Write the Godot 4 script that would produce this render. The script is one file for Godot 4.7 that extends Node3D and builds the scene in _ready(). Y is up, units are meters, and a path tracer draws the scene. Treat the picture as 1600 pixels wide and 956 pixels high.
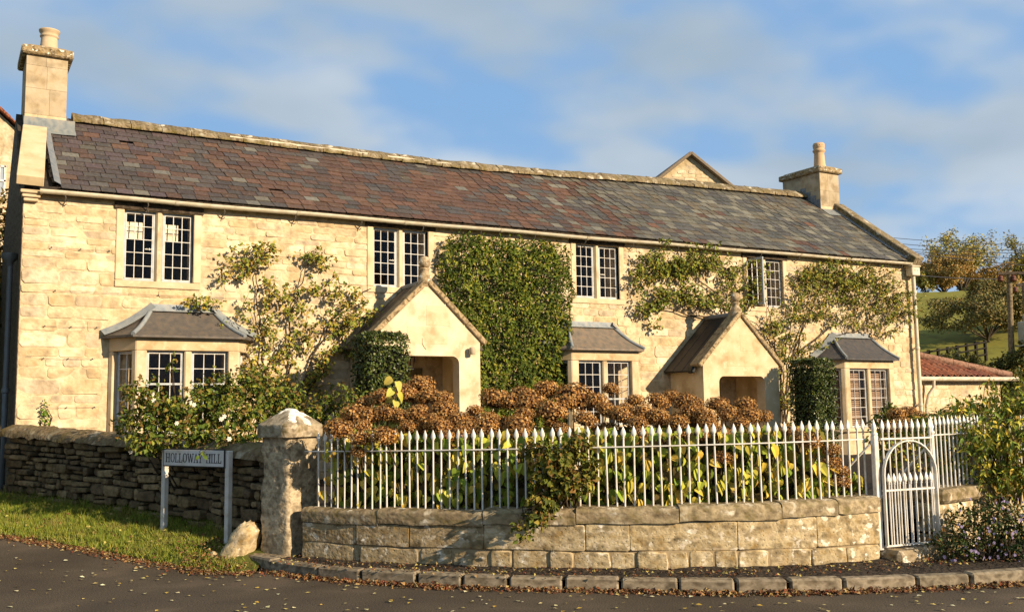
extends Node3D
# A long Cotswold cottage above a walled front garden, in low warm autumn sun.
# House front = the plane z 0, from x 0 to 20.1. Metres, y up.

# ---------------------------------------------------------------- mesh builder
class Mb:
	var v := PackedVector3Array()
	var n := PackedVector3Array()
	var c := PackedColorArray()
	var col := Color.WHITE
	var xf := Transform3D.IDENTITY

	func put(p: Vector3, nn: Vector3) -> void:
		v.push_back(xf * p)
		n.push_back((xf.basis * nn).normalized())
		c.push_back(col)

	# corners counter-clockwise seen from outside
	func tri(a: Vector3, b: Vector3, d: Vector3) -> void:
		var nn := (b - a).cross(d - a)
		if nn.length_squared() < 1e-16:
			return
		nn = nn.normalized()
		put(a, nn); put(d, nn); put(b, nn)

	func trin(a: Vector3, b: Vector3, d: Vector3, na: Vector3, nb: Vector3, nd: Vector3) -> void:
		put(a, na); put(d, nd); put(b, nb)

	func quad(a: Vector3, b: Vector3, d: Vector3, e: Vector3) -> void:
		tri(a, b, d)
		tri(a, d, e)

	func box(o: Vector3, s: Vector3, bev := 0.0) -> void:
		var h := s * 0.5
		if bev <= 0.0:
			var p := []
			for i in 8:
				p.append(o + Vector3(h.x if i & 1 else -h.x, h.y if i & 2 else -h.y, h.z if i & 4 else -h.z))
			quad(p[4], p[5], p[7], p[6]); quad(p[1], p[0], p[2], p[3])
			quad(p[5], p[1], p[3], p[7]); quad(p[0], p[4], p[6], p[2])
			quad(p[6], p[7], p[3], p[2]); quad(p[0], p[1], p[5], p[4])
			return
		bev = minf(bev, minf(h.x, minf(h.y, h.z)) * 0.9)
		var k := h - Vector3(bev, bev, bev)
		for ax in 3:
			for sg in [-1.0, 1.0]:
				var a := (ax + 1) % 3
				var b := (ax + 2) % 3
				var q := []
				for w in [[-1, -1], [1, -1], [1, 1], [-1, 1]]:
					var p := Vector3.ZERO
					p[ax] = h[ax] * sg
					p[a] = k[a] * w[0]
					p[b] = k[b] * w[1]
					q.append(o + p)
				if sg > 0:
					quad(q[0], q[1], q[2], q[3])
				else:
					quad(q[3], q[2], q[1], q[0])
		for ax in 3:
			var a := (ax + 1) % 3
			var b := (ax + 2) % 3
			for sa in [-1.0, 1.0]:
				for sb in [-1.0, 1.0]:
					var p0 := Vector3.ZERO
					var p1 := Vector3.ZERO
					p0[ax] = -k[ax]; p0[a] = h[a] * sa; p0[b] = k[b] * sb
					p1[ax] = -k[ax]; p1[a] = k[a] * sa; p1[b] = h[b] * sb
					var q0 := p0
					var q1 := p1
					q0[ax] = k[ax]
					q1[ax] = k[ax]
					if sa * sb > 0:
						quad(o + p0, o + p1, o + q1, o + q0)
					else:
						quad(o + p1, o + p0, o + q0, o + q1)
		for i in 8:
			var sx := 1.0 if i & 1 else -1.0
			var sy := 1.0 if i & 2 else -1.0
			var sz := 1.0 if i & 4 else -1.0
			var a := o + Vector3(h.x * sx, k.y * sy, k.z * sz)
			var b := o + Vector3(k.x * sx, h.y * sy, k.z * sz)
			var d := o + Vector3(k.x * sx, k.y * sy, h.z * sz)
			if sx * sy * sz > 0:
				tri(a, b, d)
			else:
				tri(a, d, b)

	# rows of points; smooth normals. Outside is on the side of (along row) x (towards next row)
	func grid(rows: Array, close := false) -> void:
		var m: int = rows.size()
		var k: int = rows[0].size()
		var nr := []
		for i in m:
			var r := PackedVector3Array()
			for j in k:
				var ja := j - 1
				var jb := j + 1
				if close:
					ja = (j - 1 + k) % k
					jb = (j + 1) % k
				else:
					ja = maxi(ja, 0)
					jb = mini(jb, k - 1)
				var du: Vector3 = rows[i][jb] - rows[i][ja]
				var dv: Vector3 = rows[mini(i + 1, m - 1)][j] - rows[maxi(i - 1, 0)][j]
				var nn := du.cross(dv)
				if nn.length_squared() < 1e-18:
					var i2 := mini(i + 1, m - 1) if i == 0 else i - 1
					du = rows[i2][jb] - rows[i2][ja]
					nn = du.cross(dv)
				r.append(nn.normalized())
			nr.append(r)
		var last := k if close else k - 1
		for i in m - 1:
			for j in last:
				var j2 := (j + 1) % k
				trin(rows[i][j], rows[i][j2], rows[i + 1][j2], nr[i][j], nr[i][j2], nr[i + 1][j2])
				trin(rows[i][j], rows[i + 1][j2], rows[i + 1][j], nr[i][j], nr[i + 1][j2], nr[i + 1][j])

	func tube(pts: Array, r: Array, sides := 6) -> void:
		var rows := []
		var up := Vector3(0.13, 0.21, 0.97)
		for i in pts.size():
			var d: Vector3 = (pts[mini(i + 1, pts.size() - 1)] - pts[maxi(i - 1, 0)]).normalized()
			if absf(d.dot(up)) > 0.95:
				up = Vector3(0.9, 0.1, 0.2)
			var a := d.cross(up).normalized()
			var b := d.cross(a)
			var row := PackedVector3Array()
			var rr: float = r[mini(i, r.size() - 1)]
			for j in sides:
				var t := TAU * j / sides
				row.append(pts[i] + a * cos(t) * rr + b * sin(t) * rr)
			rows.append(row)
		grid(rows, true)
		for e in [0, rows.size() - 1]:
			for j in range(1, sides - 1):
				if e == 0:
					tri(rows[e][0], rows[e][j + 1], rows[e][j])
				else:
					tri(rows[e][0], rows[e][j], rows[e][j + 1])

	# profile: Vector2(radius, y) from bottom to top
	func lathe(o: Vector3, prof: Array, sides := 16) -> void:
		var rows := []
		for p in prof:
			var row := PackedVector3Array()
			for j in sides:
				var t := -TAU * j / sides
				row.append(o + Vector3(cos(t) * p.x, p.y, sin(t) * p.x))
			rows.append(row)
		grid(rows, true)

	# polygon in x, y pushed from z0 to z1
	func prism(poly: PackedVector2Array, z0: float, z1: float) -> void:
		if Geometry2D.is_polygon_clockwise(poly):
			pass
		var area := 0.0
		for i in poly.size():
			area += poly[i].cross(poly[(i + 1) % poly.size()])
		if area < 0:
			poly = poly.duplicate()
			poly.reverse()
		var t := Geometry2D.triangulate_polygon(poly)
		for i in range(0, t.size(), 3):
			var a := poly[t[i]]
			var b := poly[t[i + 1]]
			var d := poly[t[i + 2]]
			if (b - a).cross(d - a) < 0:
				var s := b
				b = d
				d = s
			tri(Vector3(a.x, a.y, z1), Vector3(b.x, b.y, z1), Vector3(d.x, d.y, z1))
			tri(Vector3(a.x, a.y, z0), Vector3(d.x, d.y, z0), Vector3(b.x, b.y, z0))
		for i in poly.size():
			var a := poly[i]
			var b := poly[(i + 1) % poly.size()]
			quad(Vector3(a.x, a.y, z0), Vector3(b.x, b.y, z0), Vector3(b.x, b.y, z1), Vector3(a.x, a.y, z1))

	# a cut or rough stone in the x, y plane, face towards +z, its middle at o; dep behind, bev = rounding of its edges
	func stone(o: Vector3, w: float, h: float, dep: float, bev: float, rng: RandomNumberGenerator, jit := 0.12, fine := false) -> void:
		var pts := []
		var m := minf(w, h)
		var cr := m * (0.04 + 0.5 * jit if fine else 0.10 + 0.9 * jit)
		var hw := w * 0.5
		var hh := h * 0.5
		var nx := 2
		if fine:
			nx = clampi(int(w / h * 1.5) + 1, 2, 6)
		for side in 4:
			var cnt := nx if side % 2 == 0 else (3 if fine else 2)
			for i in cnt:
				var f := float(i) / (cnt - 1)
				var p := Vector2.ZERO
				match side:
					0: p = Vector2(lerpf(-hw + cr, hw - cr, f), -hh)
					1: p = Vector2(hw, lerpf(-hh + cr, hh - cr, f))
					2: p = Vector2(lerpf(hw - cr, -hw + cr, f), hh)
					3: p = Vector2(-hw, lerpf(hh - cr, -hh + cr, f))
				p += Vector2(rng.randf_range(-1, 1), rng.randf_range(-1, 1)) * m * jit * 0.45
				pts.append(p)
		var k := pts.size()
		var tilt := Vector2(rng.randf_range(-1, 1), rng.randf_range(-1, 1)) * jit * 0.5
		for i in k:
			var a: Vector2 = pts[i]
			var b: Vector2 = pts[(i + 1) % k]
			var ia := _inner(a, hw, hh, bev)
			var ib := _inner(b, hw, hh, bev)
			var a0 := o + Vector3(a.x, a.y, -dep)
			var b0 := o + Vector3(b.x, b.y, -dep)
			var a1 := o + Vector3(a.x, a.y, -bev * 0.7 + a.dot(tilt))
			var b1 := o + Vector3(b.x, b.y, -bev * 0.7 + b.dot(tilt))
			var a2 := o + Vector3(ia.x, ia.y, ia.dot(tilt))
			var b2 := o + Vector3(ib.x, ib.y, ib.dot(tilt))
			var ra := Vector3(a.x / hw, a.y / hh, 0).normalized()
			var rb := Vector3(b.x / hw, b.y / hh, 0).normalized()
			quad(a0, b0, b1, a1)
			var ea := (ra + Vector3(0, 0, 0.6)).normalized()
			var eb := (rb + Vector3(0, 0, 0.6)).normalized()
			var fa := (ra * 0.05 + Vector3(tilt.x * -1.0, tilt.y * -1.0, 1)).normalized()
			var fb := (rb * 0.05 + Vector3(tilt.x * -1.0, tilt.y * -1.0, 1)).normalized()
			trin(a1, b1, b2, ea, eb, fb)
			trin(a1, b2, a2, ea, fb, fa)
			trin(a2, b2, o + Vector3(0, 0, bev * 0.15), fa, fb, Vector3(-tilt.x, -tilt.y, 1).normalized())

	func _inner(p: Vector2, hw: float, hh: float, bev: float) -> Vector2:
		return Vector2(p.x * maxf(0.3, (hw - bev) / hw), p.y * maxf(0.3, (hh - bev) / hh))

	func mesh() -> ArrayMesh:
		var a := []
		a.resize(Mesh.ARRAY_MAX)
		a[Mesh.ARRAY_VERTEX] = v
		a[Mesh.ARRAY_NORMAL] = n
		a[Mesh.ARRAY_COLOR] = c
		var m := ArrayMesh.new()
		if v.size():
			m.add_surface_from_arrays(Mesh.PRIMITIVE_TRIANGLES, a)
		return m

# ---------------------------------------------------------------- nodes
var counts := {}
var M := {}
var rng := RandomNumberGenerator.new()

func naming(called: String, parent: Node) -> String:
	var key := str(parent.get_instance_id()) + called
	counts[key] = counts.get(key, 0) + 1
	var k: int = counts[key]
	return called if k == 1 else "%s_%03d" % [called, k - 1]

func thing(called: String, label: String, category: String, at := Vector3.ZERO, group := "") -> Node3D:
	var o := Node3D.new()
	o.name = naming(called, self)
	o.position = at
	add_child(o, true)
	tag(o, label, category, group)
	return o

func tag(o: Node, label: String, category := "", group := "") -> void:
	o.set_meta("label", label)
	if category: o.set_meta("category", category)
	if group: o.set_meta("group", group)

func part(called: String, mesh: Mesh, m: Material, parent: Node = self, xf := Transform3D.IDENTITY) -> MeshInstance3D:
	var o := MeshInstance3D.new()
	o.name = naming(called, parent)
	o.mesh = mesh
	o.material_override = m
	o.transform = xf
	parent.add_child(o, true)
	return o

func group_node(called: String, parent: Node, xf := Transform3D.IDENTITY) -> Node3D:
	var o := Node3D.new()
	o.name = naming(called, parent)
	o.transform = xf
	parent.add_child(o, true)
	return o

func structure(o: Node, label := "") -> Node:
	o.set_meta("kind", "structure")
	if label: o.set_meta("label", label)
	return o

func stuff(o: Node, label := "") -> Node:
	o.set_meta("kind", "stuff")
	if label: o.set_meta("label", label)
	return o

func swarm(called: String, mesh: Mesh, m: Material, at: Array, cols: Array, parent: Node = self) -> MultiMeshInstance3D:
	var mm := MultiMesh.new()
	mm.transform_format = MultiMesh.TRANSFORM_3D
	mm.use_colors = true
	mm.mesh = mesh
	mm.instance_count = at.size()
	for i in at.size():
		mm.set_instance_transform(i, at[i])
		mm.set_instance_color(i, cols[i])
	var o := MultiMeshInstance3D.new()
	o.name = naming(called, parent)
	o.multimesh = mm
	o.material_override = m
	parent.add_child(o, true)
	return o

# ---------------------------------------------------------------- textures and materials
func lin(r: float, g: float, b: float, a := 1.0) -> Color:
	return Color(r, g, b, a).linear_to_srgb()

func noise(freq: float, sd: int, octaves := 4, kind := FastNoiseLite.TYPE_SIMPLEX_SMOOTH) -> FastNoiseLite:
	var f := FastNoiseLite.new()
	f.noise_type = kind
	f.frequency = freq
	f.seed = sd
	f.fractal_type = FastNoiseLite.FRACTAL_FBM
	f.fractal_octaves = octaves
	return f

func noise_tex(f: FastNoiseLite, stops: Array, size := 512) -> NoiseTexture2D:
	var g := Gradient.new()
	var off := PackedFloat32Array()
	var cs := PackedColorArray()
	for s in stops:
		off.append(s[0])
		cs.append(s[1])
	g.offsets = off
	g.colors = cs
	var t := NoiseTexture2D.new()
	t.width = size
	t.height = size
	t.seamless = true
	t.noise = f
	t.color_ramp = g
	return t

func gray(x: float) -> Color:
	return Color(x, x, x)

func mat(called: String, col: Color, rough: float, tex: Texture2D = null, tile := 0.5, bump: Texture2D = null, bump_cm := 0.0, det: Texture2D = null, det_tile := 0.5, det_mode := BaseMaterial3D.BLEND_MODE_MIX) -> StandardMaterial3D:
	var m := StandardMaterial3D.new()
	m.resource_name = called
	m.albedo_color = col
	m.roughness = rough
	m.vertex_color_use_as_albedo = true
	m.uv1_triplanar = true
	m.uv1_world_triplanar = true
	m.uv1_scale = Vector3(tile, tile, tile)
	if tex:
		m.albedo_texture = tex
	if bump:
		m.heightmap_enabled = true
		m.heightmap_texture = bump
		m.heightmap_scale = bump_cm
	if det:
		m.detail_enabled = true
		m.detail_albedo = det
		m.detail_blend_mode = det_mode
		m.detail_uv_layer = BaseMaterial3D.DETAIL_UV_2
		m.uv2_triplanar = true
		m.uv2_world_triplanar = true
		m.uv2_scale = Vector3(det_tile, det_tile, det_tile)
	m.metallic_specular = 0.35
	M[called] = m
	return m

func leaf_mat(called: String, rough := 0.55, through := 0.5, spec := 0.4) -> StandardMaterial3D:
	var m := StandardMaterial3D.new()
	m.resource_name = called
	m.roughness = rough
	m.metallic_specular = spec
	m.vertex_color_use_as_albedo = true
	if through > 0:
		m.backlight_enabled = true
		m.backlight = Color(through, through, through * 0.9)
	M[called] = m
	return m

func materials() -> void:
	var stony := noise_tex(noise(0.012, 3, 5), [[0.0, gray(0.70)], [0.35, Color(0.90, 0.88, 0.84)], [0.6, Color(1, 0.99, 0.97)], [1.0, Color(0.88, 0.84, 0.76)]])
	var rough_stone := noise_tex(noise(0.02, 31, 6), [[0.0, Color(0.40, 0.38, 0.34)], [0.4, Color(0.78, 0.75, 0.70)], [0.62, Color(1, 0.98, 0.94)], [1.0, Color(0.70, 0.66, 0.58)]])
	var bumpy := noise_tex(noise(0.03, 7, 6), [[0.0, gray(0.0)], [1.0, gray(1.0)]])
	var pits := noise_tex(noise(0.06, 17, 3, FastNoiseLite.TYPE_CELLULAR), [[0.0, gray(0.1)], [0.25, gray(0.65)], [0.6, gray(0.8)], [1.0, gray(1.0)]])
	var clear := Color(1, 1, 1, 0)
	# lichen and weather that stay on the stone
	var lichen := noise_tex(noise(0.024, 41, 5), [[0.0, Color(0.60, 0.46, 0.20, 0.6)], [0.28, Color(0.58, 0.45, 0.21, 0.4)], [0.42, Color(0.6, 0.5, 0.3, 0.0)], [0.70, Color(0.86, 0.83, 0.74, 0.0)], [0.735, Color(0.88, 0.85, 0.77, 0.95)], [1.0, Color(0.92, 0.89, 0.82, 1.0)]])
	var grime := noise_tex(noise(0.008, 47, 5), [[0.0, Color(0.36, 0.32, 0.24, 0.6)], [0.28, Color(0.40, 0.34, 0.25, 0.35)], [0.55, Color(0.5, 0.44, 0.33, 0.0)], [1.0, Color(0.4, 0.36, 0.26, 0.0)]])
	var lime := noise_tex(noise(0.009, 53, 5), [[0.0, Color(0.50, 0.44, 0.33, 0.45)], [0.22, Color(0.58, 0.50, 0.36, 0.22)], [0.45, Color(0.66, 0.56, 0.40, 0.0)], [0.55, Color(0.92, 0.86, 0.70, 0.0)], [0.8, Color(0.94, 0.88, 0.74, 0.28)], [1.0, Color(0.96, 0.92, 0.80, 0.5)]])
	var slaty := noise_tex(noise(0.02, 61, 4), [[0.0, gray(0.72)], [0.5, gray(0.95)], [0.8, gray(1.0)], [1.0, Color(1.0, 0.97, 0.9)]])
	var slate_lichen := noise_tex(noise(0.035, 67, 4), [[0.0, Color(0.5, 0.48, 0.4, 0.0)], [0.76, Color(0.56, 0.52, 0.42, 0.0)], [0.86, Color(0.58, 0.54, 0.44, 0.5)], [1.0, Color(0.66, 0.62, 0.52, 0.8)]])
	var moss := noise_tex(noise(0.01, 71, 5), [[0.0, Color(0.33, 0.30, 0.10, 0.9)], [0.3, Color(0.38, 0.33, 0.14, 0.6)], [0.42, Color(0.4, 0.36, 0.2, 0.0)], [0.70, Color(0.7, 0.66, 0.55, 0.0)], [0.77, Color(0.80, 0.76, 0.66, 0.8)], [1.0, Color(0.90, 0.87, 0.80, 0.95)]])
	var tar := noise_tex(noise(0.09, 73, 3), [[0.0, gray(0.50)], [0.5, gray(0.85)], [0.75, gray(1.0)], [0.86, Color(1.0, 0.97, 0.92)], [1.0, Color(1.0, 0.95, 0.88)]])
	var tar_wear := noise_tex(noise(0.006, 79, 5), [[0.0, Color(0.16, 0.13, 0.10, 0.55)], [0.4, Color(0.2, 0.17, 0.13, 0.2)], [0.55, Color(0.3, 0.26, 0.2, 0.0)], [0.75, Color(0.42, 0.36, 0.29, 0.25)], [1.0, Color(0.45, 0.38, 0.3, 0.45)]])
	var earth := noise_tex(noise(0.03, 83, 5), [[0.0, gray(0.45)], [0.5, gray(0.8)], [1.0, gray(1.0)]])
	var meadow := noise_tex(noise(0.01, 89, 5), [[0.0, Color(0.72, 0.66, 0.5)], [0.5, Color(0.95, 0.95, 0.8)], [1.0, Color(1.0, 0.96, 0.82)]])
	var chalky := noise_tex(noise(0.01, 97, 5), [[0.0, Color(0.80, 0.76, 0.68)], [0.4, Color(0.95, 0.93, 0.89)], [1.0, gray(1.0)]])
	var rusty := noise_tex(noise(0.02, 101, 5), [[0.0, Color(0.7, 0.72, 0.75)], [0.5, gray(0.9)], [0.75, Color(1.0, 0.96, 0.92)], [1.0, Color(1.0, 0.89, 0.80)]])

	var faint := noise_tex(noise(0.02, 57, 5), [[0.0, Color(0.58, 0.50, 0.38, 0.22)], [0.3, Color(0.6, 0.52, 0.4, 0.0)], [0.65, Color(0.95, 0.9, 0.78, 0.0)], [1.0, Color(0.96, 0.92, 0.80, 0.3)]])
	mat("limestone", Color.WHITE, 0.92, stony, 0.55, bumpy, 1.1, lime, 0.35)
	mat("mortar", Color.WHITE, 0.95, stony, 0.8, bumpy, 0.7, lime, 0.35)
	mat("ashlar", Color.WHITE, 0.88, chalky, 0.4, bumpy, 0.12, faint, 0.5)
	mat("old_stone", Color.WHITE, 0.95, rough_stone, 0.9, bumpy, 1.2, grime, 0.5)
	mat("lichen_stone", Color.WHITE, 0.95, rough_stone, 0.8, pits, 1.6, lichen, 0.62)
	mat("ridge_stone", Color.WHITE, 0.95, rough_stone, 1.2, bumpy, 1.5, moss, 0.6)
	mat("cap_stone", Color.WHITE, 0.95, rough_stone, 0.8, bumpy, 1.2, moss, 1.1)
	mat("chimney_stone", Color.WHITE, 0.92, chalky, 0.5, bumpy, 0.4, grime, 0.55)
	mat("slate", Color.WHITE, 0.66, slaty, 1.3, bumpy, 0.3, slate_lichen, 0.9)
	mat("lead", Color.WHITE, 0.6, rusty, 0.7, bumpy, 0.25)
	mat("asphalt", Color.WHITE, 0.85, tar, 1.1, tar, 0.35, tar_wear, 0.21)
	mat("soil", Color.WHITE, 0.98, earth, 0.9, bumpy, 2.5)
	mat("kerb", Color.WHITE, 0.9, rough_stone, 0.9, pits, 0.4, grime, 0.45)
	mat("grass_ground", Color.WHITE, 0.98, meadow, 0.12, bumpy, 2.0)
	mat("terracotta", Color.WHITE, 0.85, rough_stone, 0.9, bumpy, 0.5)
	mat("paint", Color.WHITE, 0.5, chalky, 0.8, bumpy, 0.05)
	mat("weathered_wood", Color.WHITE, 0.9, rough_stone, 0.7, bumpy, 0.8)
	mat("bark", Color.WHITE, 0.95, earth, 1.2, bumpy, 1.0)
	mat("dark_metal", Color.WHITE, 0.5)
	mat("plain", Color.WHITE, 0.8)
	var pm := mat("iron_paint", Color.WHITE, 0.42, chalky, 1.1, bumpy, 0.06)
	pm.metallic_specular = 0.5
	var g := StandardMaterial3D.new()
	g.resource_name = "glass"
	g.transparency = BaseMaterial3D.TRANSPARENCY_ALPHA
	g.albedo_color = Color(0.1, 0.11, 0.11, 0.04)
	g.roughness = 0.03
	g.metallic_specular = 0.33
	M["glass"] = g
	leaf_mat("leaf", 0.62, 0.4, 0.22)
	leaf_mat("glossy_leaf", 0.36, 0.2, 0.4)
	leaf_mat("big_leaf", 0.65, 0.6, 0.2)
	leaf_mat("dry_flower", 0.9, 0.35, 0.15)
	leaf_mat("grass_blade", 0.7, 0.45, 0.15)
	leaf_mat("litter", 0.8, 0.2, 0.2)
	leaf_mat("petal", 0.7, 0.6, 0.2)

# ---------------------------------------------------------------- small geometry
func leaf_mesh(width := 0.3, fold := 0.10, droop := 0.10) -> ArrayMesh:
	var b := Mb.new()
	var base := Vector3(0, 0, 0)
	var mid := Vector3(0, 0.5, 0)
	var tip := Vector3(0, 1, -droop)
	var l := Vector3(-width, 0.42, fold)
	var r := Vector3(width, 0.42, fold)
	b.tri(base, mid, l)
	b.tri(base, r, mid)
	b.tri(l, mid, tip)
	b.tri(mid, r, tip)
	return b.mesh()

func rv() -> Vector3:
	while true:
		var p := Vector3(rng.randf_range(-1, 1), rng.randf_range(-1, 1), rng.randf_range(-1, 1))
		if p.length_squared() < 1.0 and p.length_squared() > 0.001:
			return p.normalized()
	return Vector3.UP

func aim(pos: Vector3, dir: Vector3, face: Vector3, s: float) -> Transform3D:
	var y := dir.normalized()
	var z := face - y * face.dot(y)
	if z.length_squared() < 1e-5:
		z = Vector3(0.3, 0.2, 0.9) - y * y.dot(Vector3(0.3, 0.2, 0.9))
	z = z.normalized()
	var x := y.cross(z)
	return Transform3D(Basis(x * s, y * s, z * s), pos)

func pick(cols: Array, jitter := 0.25) -> Color:
	var c: Color = cols[rng.randi() % cols.size()]
	var k := 1.0 + rng.randf_range(-jitter, jitter)
	var w := rng.randf_range(-jitter, jitter) * 0.3
	return Color(c.r * k * (1 + w), c.g * k, c.b * k * (1 - w))

# points: [position, outward]; leaves turned outward and a little down
func leafage(called: String, pts: Array, size: float, cols: Array, m: Material, parent: Node, shape: Mesh, droop := 0.4, spread := 0.8, jitter := 0.25) -> MultiMeshInstance3D:
	var at := []
	var tint := []
	for p in pts:
		var out: Vector3 = p[1]
		var dir := out * 0.5 + rv() * spread + Vector3.DOWN * droop
		var face := out + Vector3.UP * 0.35 + rv() * 0.75
		at.append(aim(p[0], dir, face, size * rng.randf_range(0.6, 1.35)))
		tint.append(pick(cols, jitter))
	return stuff(swarm(called, shape, m, at, tint, parent)) as MultiMeshInstance3D

# points through ellipsoids, gathered into little clumps. blobs: [centre, radii, count]
func blob_points(blobs: Array, clump := 7, clump_r := 0.07, shell := 0.45) -> Array:
	var pts := []
	for b in blobs:
		var c: Vector3 = b[0]
		var r: Vector3 = b[1]
		var left: int = b[2]
		while left > 0:
			var d := rv()
			var k := pow(rng.randf(), shell)
			var p := c + d * r * k
			var out := (d / r).normalized()
			for i in mini(clump, left):
				pts.append([p + rv() * clump_r * rng.randf(), out])
			left -= clump
	return pts

func along(poly: Array, s: float) -> Transform3D:
	# frame at length s along a line of Vector2(x, z): x along it, z out to its left hand side (towards the road)
	var k := 0
	var rest := s
	while k < poly.size() - 2 and rest > poly[k].distance_to(poly[k + 1]):
		rest -= poly[k].distance_to(poly[k + 1])
		k += 1
	var a: Vector2 = poly[k]
	var b: Vector2 = poly[k + 1]
	var d := (b - a).normalized()
	var p := a + d * rest
	var t := Vector3(d.x, 0, d.y)
	return Transform3D(Basis(t, Vector3.UP, Vector3(-t.z, 0, t.x)), Vector3(p.x, 0, p.y))

func run_length(poly: Array) -> float:
	var s := 0.0
	for i in poly.size() - 1:
		s += poly[i].distance_to(poly[i + 1])
	return s

func smoothed(poly: Array, times := 2) -> Array:
	for t in times:
		var q := [poly[0]]
		for i in poly.size() - 1:
			q.append(poly[i].lerp(poly[i + 1], 0.25))
			q.append(poly[i].lerp(poly[i + 1], 0.75))
		q.append(poly[poly.size() - 1])
		poly = q
	return poly

# ---------------------------------------------------------------- camera, sky, sun
func view() -> void:
	var cam := Camera3D.new()
	cam.name = "camera"
	cam.fov = 34.615
	cam.near = 0.1
	cam.far = 3000.0
	cam.transform = Transform3D(Basis(Vector3(0.864763, -0.014906, 0.501958), Vector3(-0.039360, 0.994473, 0.097339), Vector3(-0.500635, -0.103932, 0.859397)), Vector3(-0.9662, 1.6000, 16.1221))
	add_child(cam)
	cam.current = true

	var sun := DirectionalLight3D.new()
	sun.name = "sun"
	sun.light_color = Color(1.0, 0.908, 0.79)
	sun.light_energy = 1.6
	sun.light_angular_distance = 0.5
	sun.shadow_enabled = true
	add_child(sun)
	sun.look_at_from_position(Vector3(0.475, 0.43, 1.01) * 30.0, Vector3.ZERO, Vector3.UP)

	var env := Environment.new()
	env.background_mode = Environment.BG_SKY
	env.tonemap_mode = Environment.TONE_MAPPER_LINEAR
	env.tonemap_exposure = 1.7
	env.sdfgi_enabled = true
	env.ssao_enabled = true
	env.ssil_enabled = true
	var sky := Sky.new()
	var pano := PanoramaSkyMaterial.new()
	pano.panorama = ImageTexture.create_from_image(sky_image(1280))
	sky.sky_material = pano
	env.sky = sky
	env.background_energy_multiplier = 0.62
	var we := WorldEnvironment.new()
	we.name = "world"
	we.environment = env
	add_child(we)

func sky_image(w: int) -> Image:
	var h := w / 2
	var im := Image.create_empty(w, h, false, Image.FORMAT_RGBF)
	var veil := noise(1.0, 11, 5, FastNoiseLite.TYPE_SIMPLEX_SMOOTH)
	var body := noise(0.55, 23, 4, FastNoiseLite.TYPE_SIMPLEX_SMOOTH)
	for j in h:
		var el := (0.5 - (j + 0.5) / h) * PI
		var y := sin(el)
		var cy := cos(el)
		for i in w:
			var az := (i + 0.5) / w * TAU
			var d := Vector3(sin(az) * cy, y, -cos(az) * cy)
			var yy := maxf(y, 0.0)
			var c := Color(0.34, 0.54, 0.77).lerp(Color(0.205, 0.39, 0.69), pow(clampf(yy * 2.2, 0, 1), 0.75))
			if y > -0.02:
				# a flat cloud layer seen in perspective: thin sheets drawn out sideways
				var k := 1.0 / (yy + 0.16)
				var p := Vector3((d.x + d.y * 0.5) * k * 1.1, 0.6 + d.y * 1.6, d.z * k * 1.1)
				var m := body.get_noise_3dv(p * 1.9) * 0.75 + veil.get_noise_3dv(Vector3(p.x * 1.9, p.y * 2.0, p.z * 2.6)) * 0.75
				var cover := smoothstep(-0.55, 0.34, m * 1.25 + (yy - 0.20) * 0.5)
				var shade := clampf(0.5 + veil.get_noise_3dv(p * 0.8 + Vector3(7, 3, 1)) * 0.9 + (yy - 0.3) * 0.7, 0, 1)
				var cloud := Color(0.60, 0.67, 0.74).lerp(Color(0.30, 0.40, 0.50), shade)
				c = c.lerp(cloud, cover * 0.9 * smoothstep(0.02, 0.2, yy))
			else:
				c = Color(0.25, 0.24, 0.2)
			im.set_pixel(i, j, c)
	return im

# ---------------------------------------------------------------- ground
func road_y(x: float, z: float) -> float:
	# the lane climbs gently to the left past the house
	var p := x * 0.42 + z * 0.91
	var t := maxf(0.0, 5.9 - p)
	return 0.075 * (t * t / (t + 0.8))

func hill_y(x: float, z: float) -> float:
	var w := (x - 20.0) * 0.55 - z * 0.60
	var up := 0.0
	if w > 8.0:
		var q := w - 8.0
		up = 0.30 * q * q / (q + 3.0)
		if w > 44.0:
			up = 0.30 * 36.0 * 36.0 / 39.0 + (w - 44.0) * 0.02
	return up + 0.25 * sin(x * 0.11) * smoothstep(8.0, 20.0, w) + 0.2 * sin(z * 0.17 + x * 0.05) * smoothstep(8.0, 20.0, w)

var kerb_line: Array = []
var wall_line: Array = []
var verge_line: Array = []
var dry_line: Array = []

func sheet(called: String, xs: Array, zs: Array, f: Callable, m: Material, col: Color) -> Node:
	var b := Mb.new()
	b.col = col
	var rows := []
	for z in zs:
		var r := PackedVector3Array()
		for x in xs:
			r.append(Vector3(x, f.call(x, z), z))
		rows.append(r)
	rows.reverse()
	b.grid(rows)
	return structure(part(called, b.mesh(), m))

func spaced(a: float, b: float, n: int, bow := 1.0) -> Array:
	var r := []
	for i in n + 1:
		var t := float(i) / n * 2.0 - 1.0
		r.append(lerpf(a, b, 0.5 + 0.5 * signf(t) * pow(absf(t), bow)))
	return r

func strip(a: Array, b: Array, n: int, m: int, ya: Callable, yb: Callable, lump: float) -> Array:
	# rows of points between two ground lines of Vector2(x, z)
	var rows := []
	var la := run_length(a)
	var lb := run_length(b)
	var nz := noise(0.9, 5, 3)
	for j in m + 1:
		var t := float(j) / m
		var r := PackedVector3Array()
		for i in n + 1:
			var f := float(i) / n
			var p := along(a, f * la).origin
			var q := along(b, f * lb).origin
			p.y = ya.call(p.x, p.z)
			q.y = yb.call(q.x, q.z)
			var w := p.lerp(q, t)
			w.y += nz.get_noise_2d(w.x * 3.0, w.z * 3.0) * lump * sin(t * PI)
			r.append(w)
		rows.append(r)
	return rows

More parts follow.
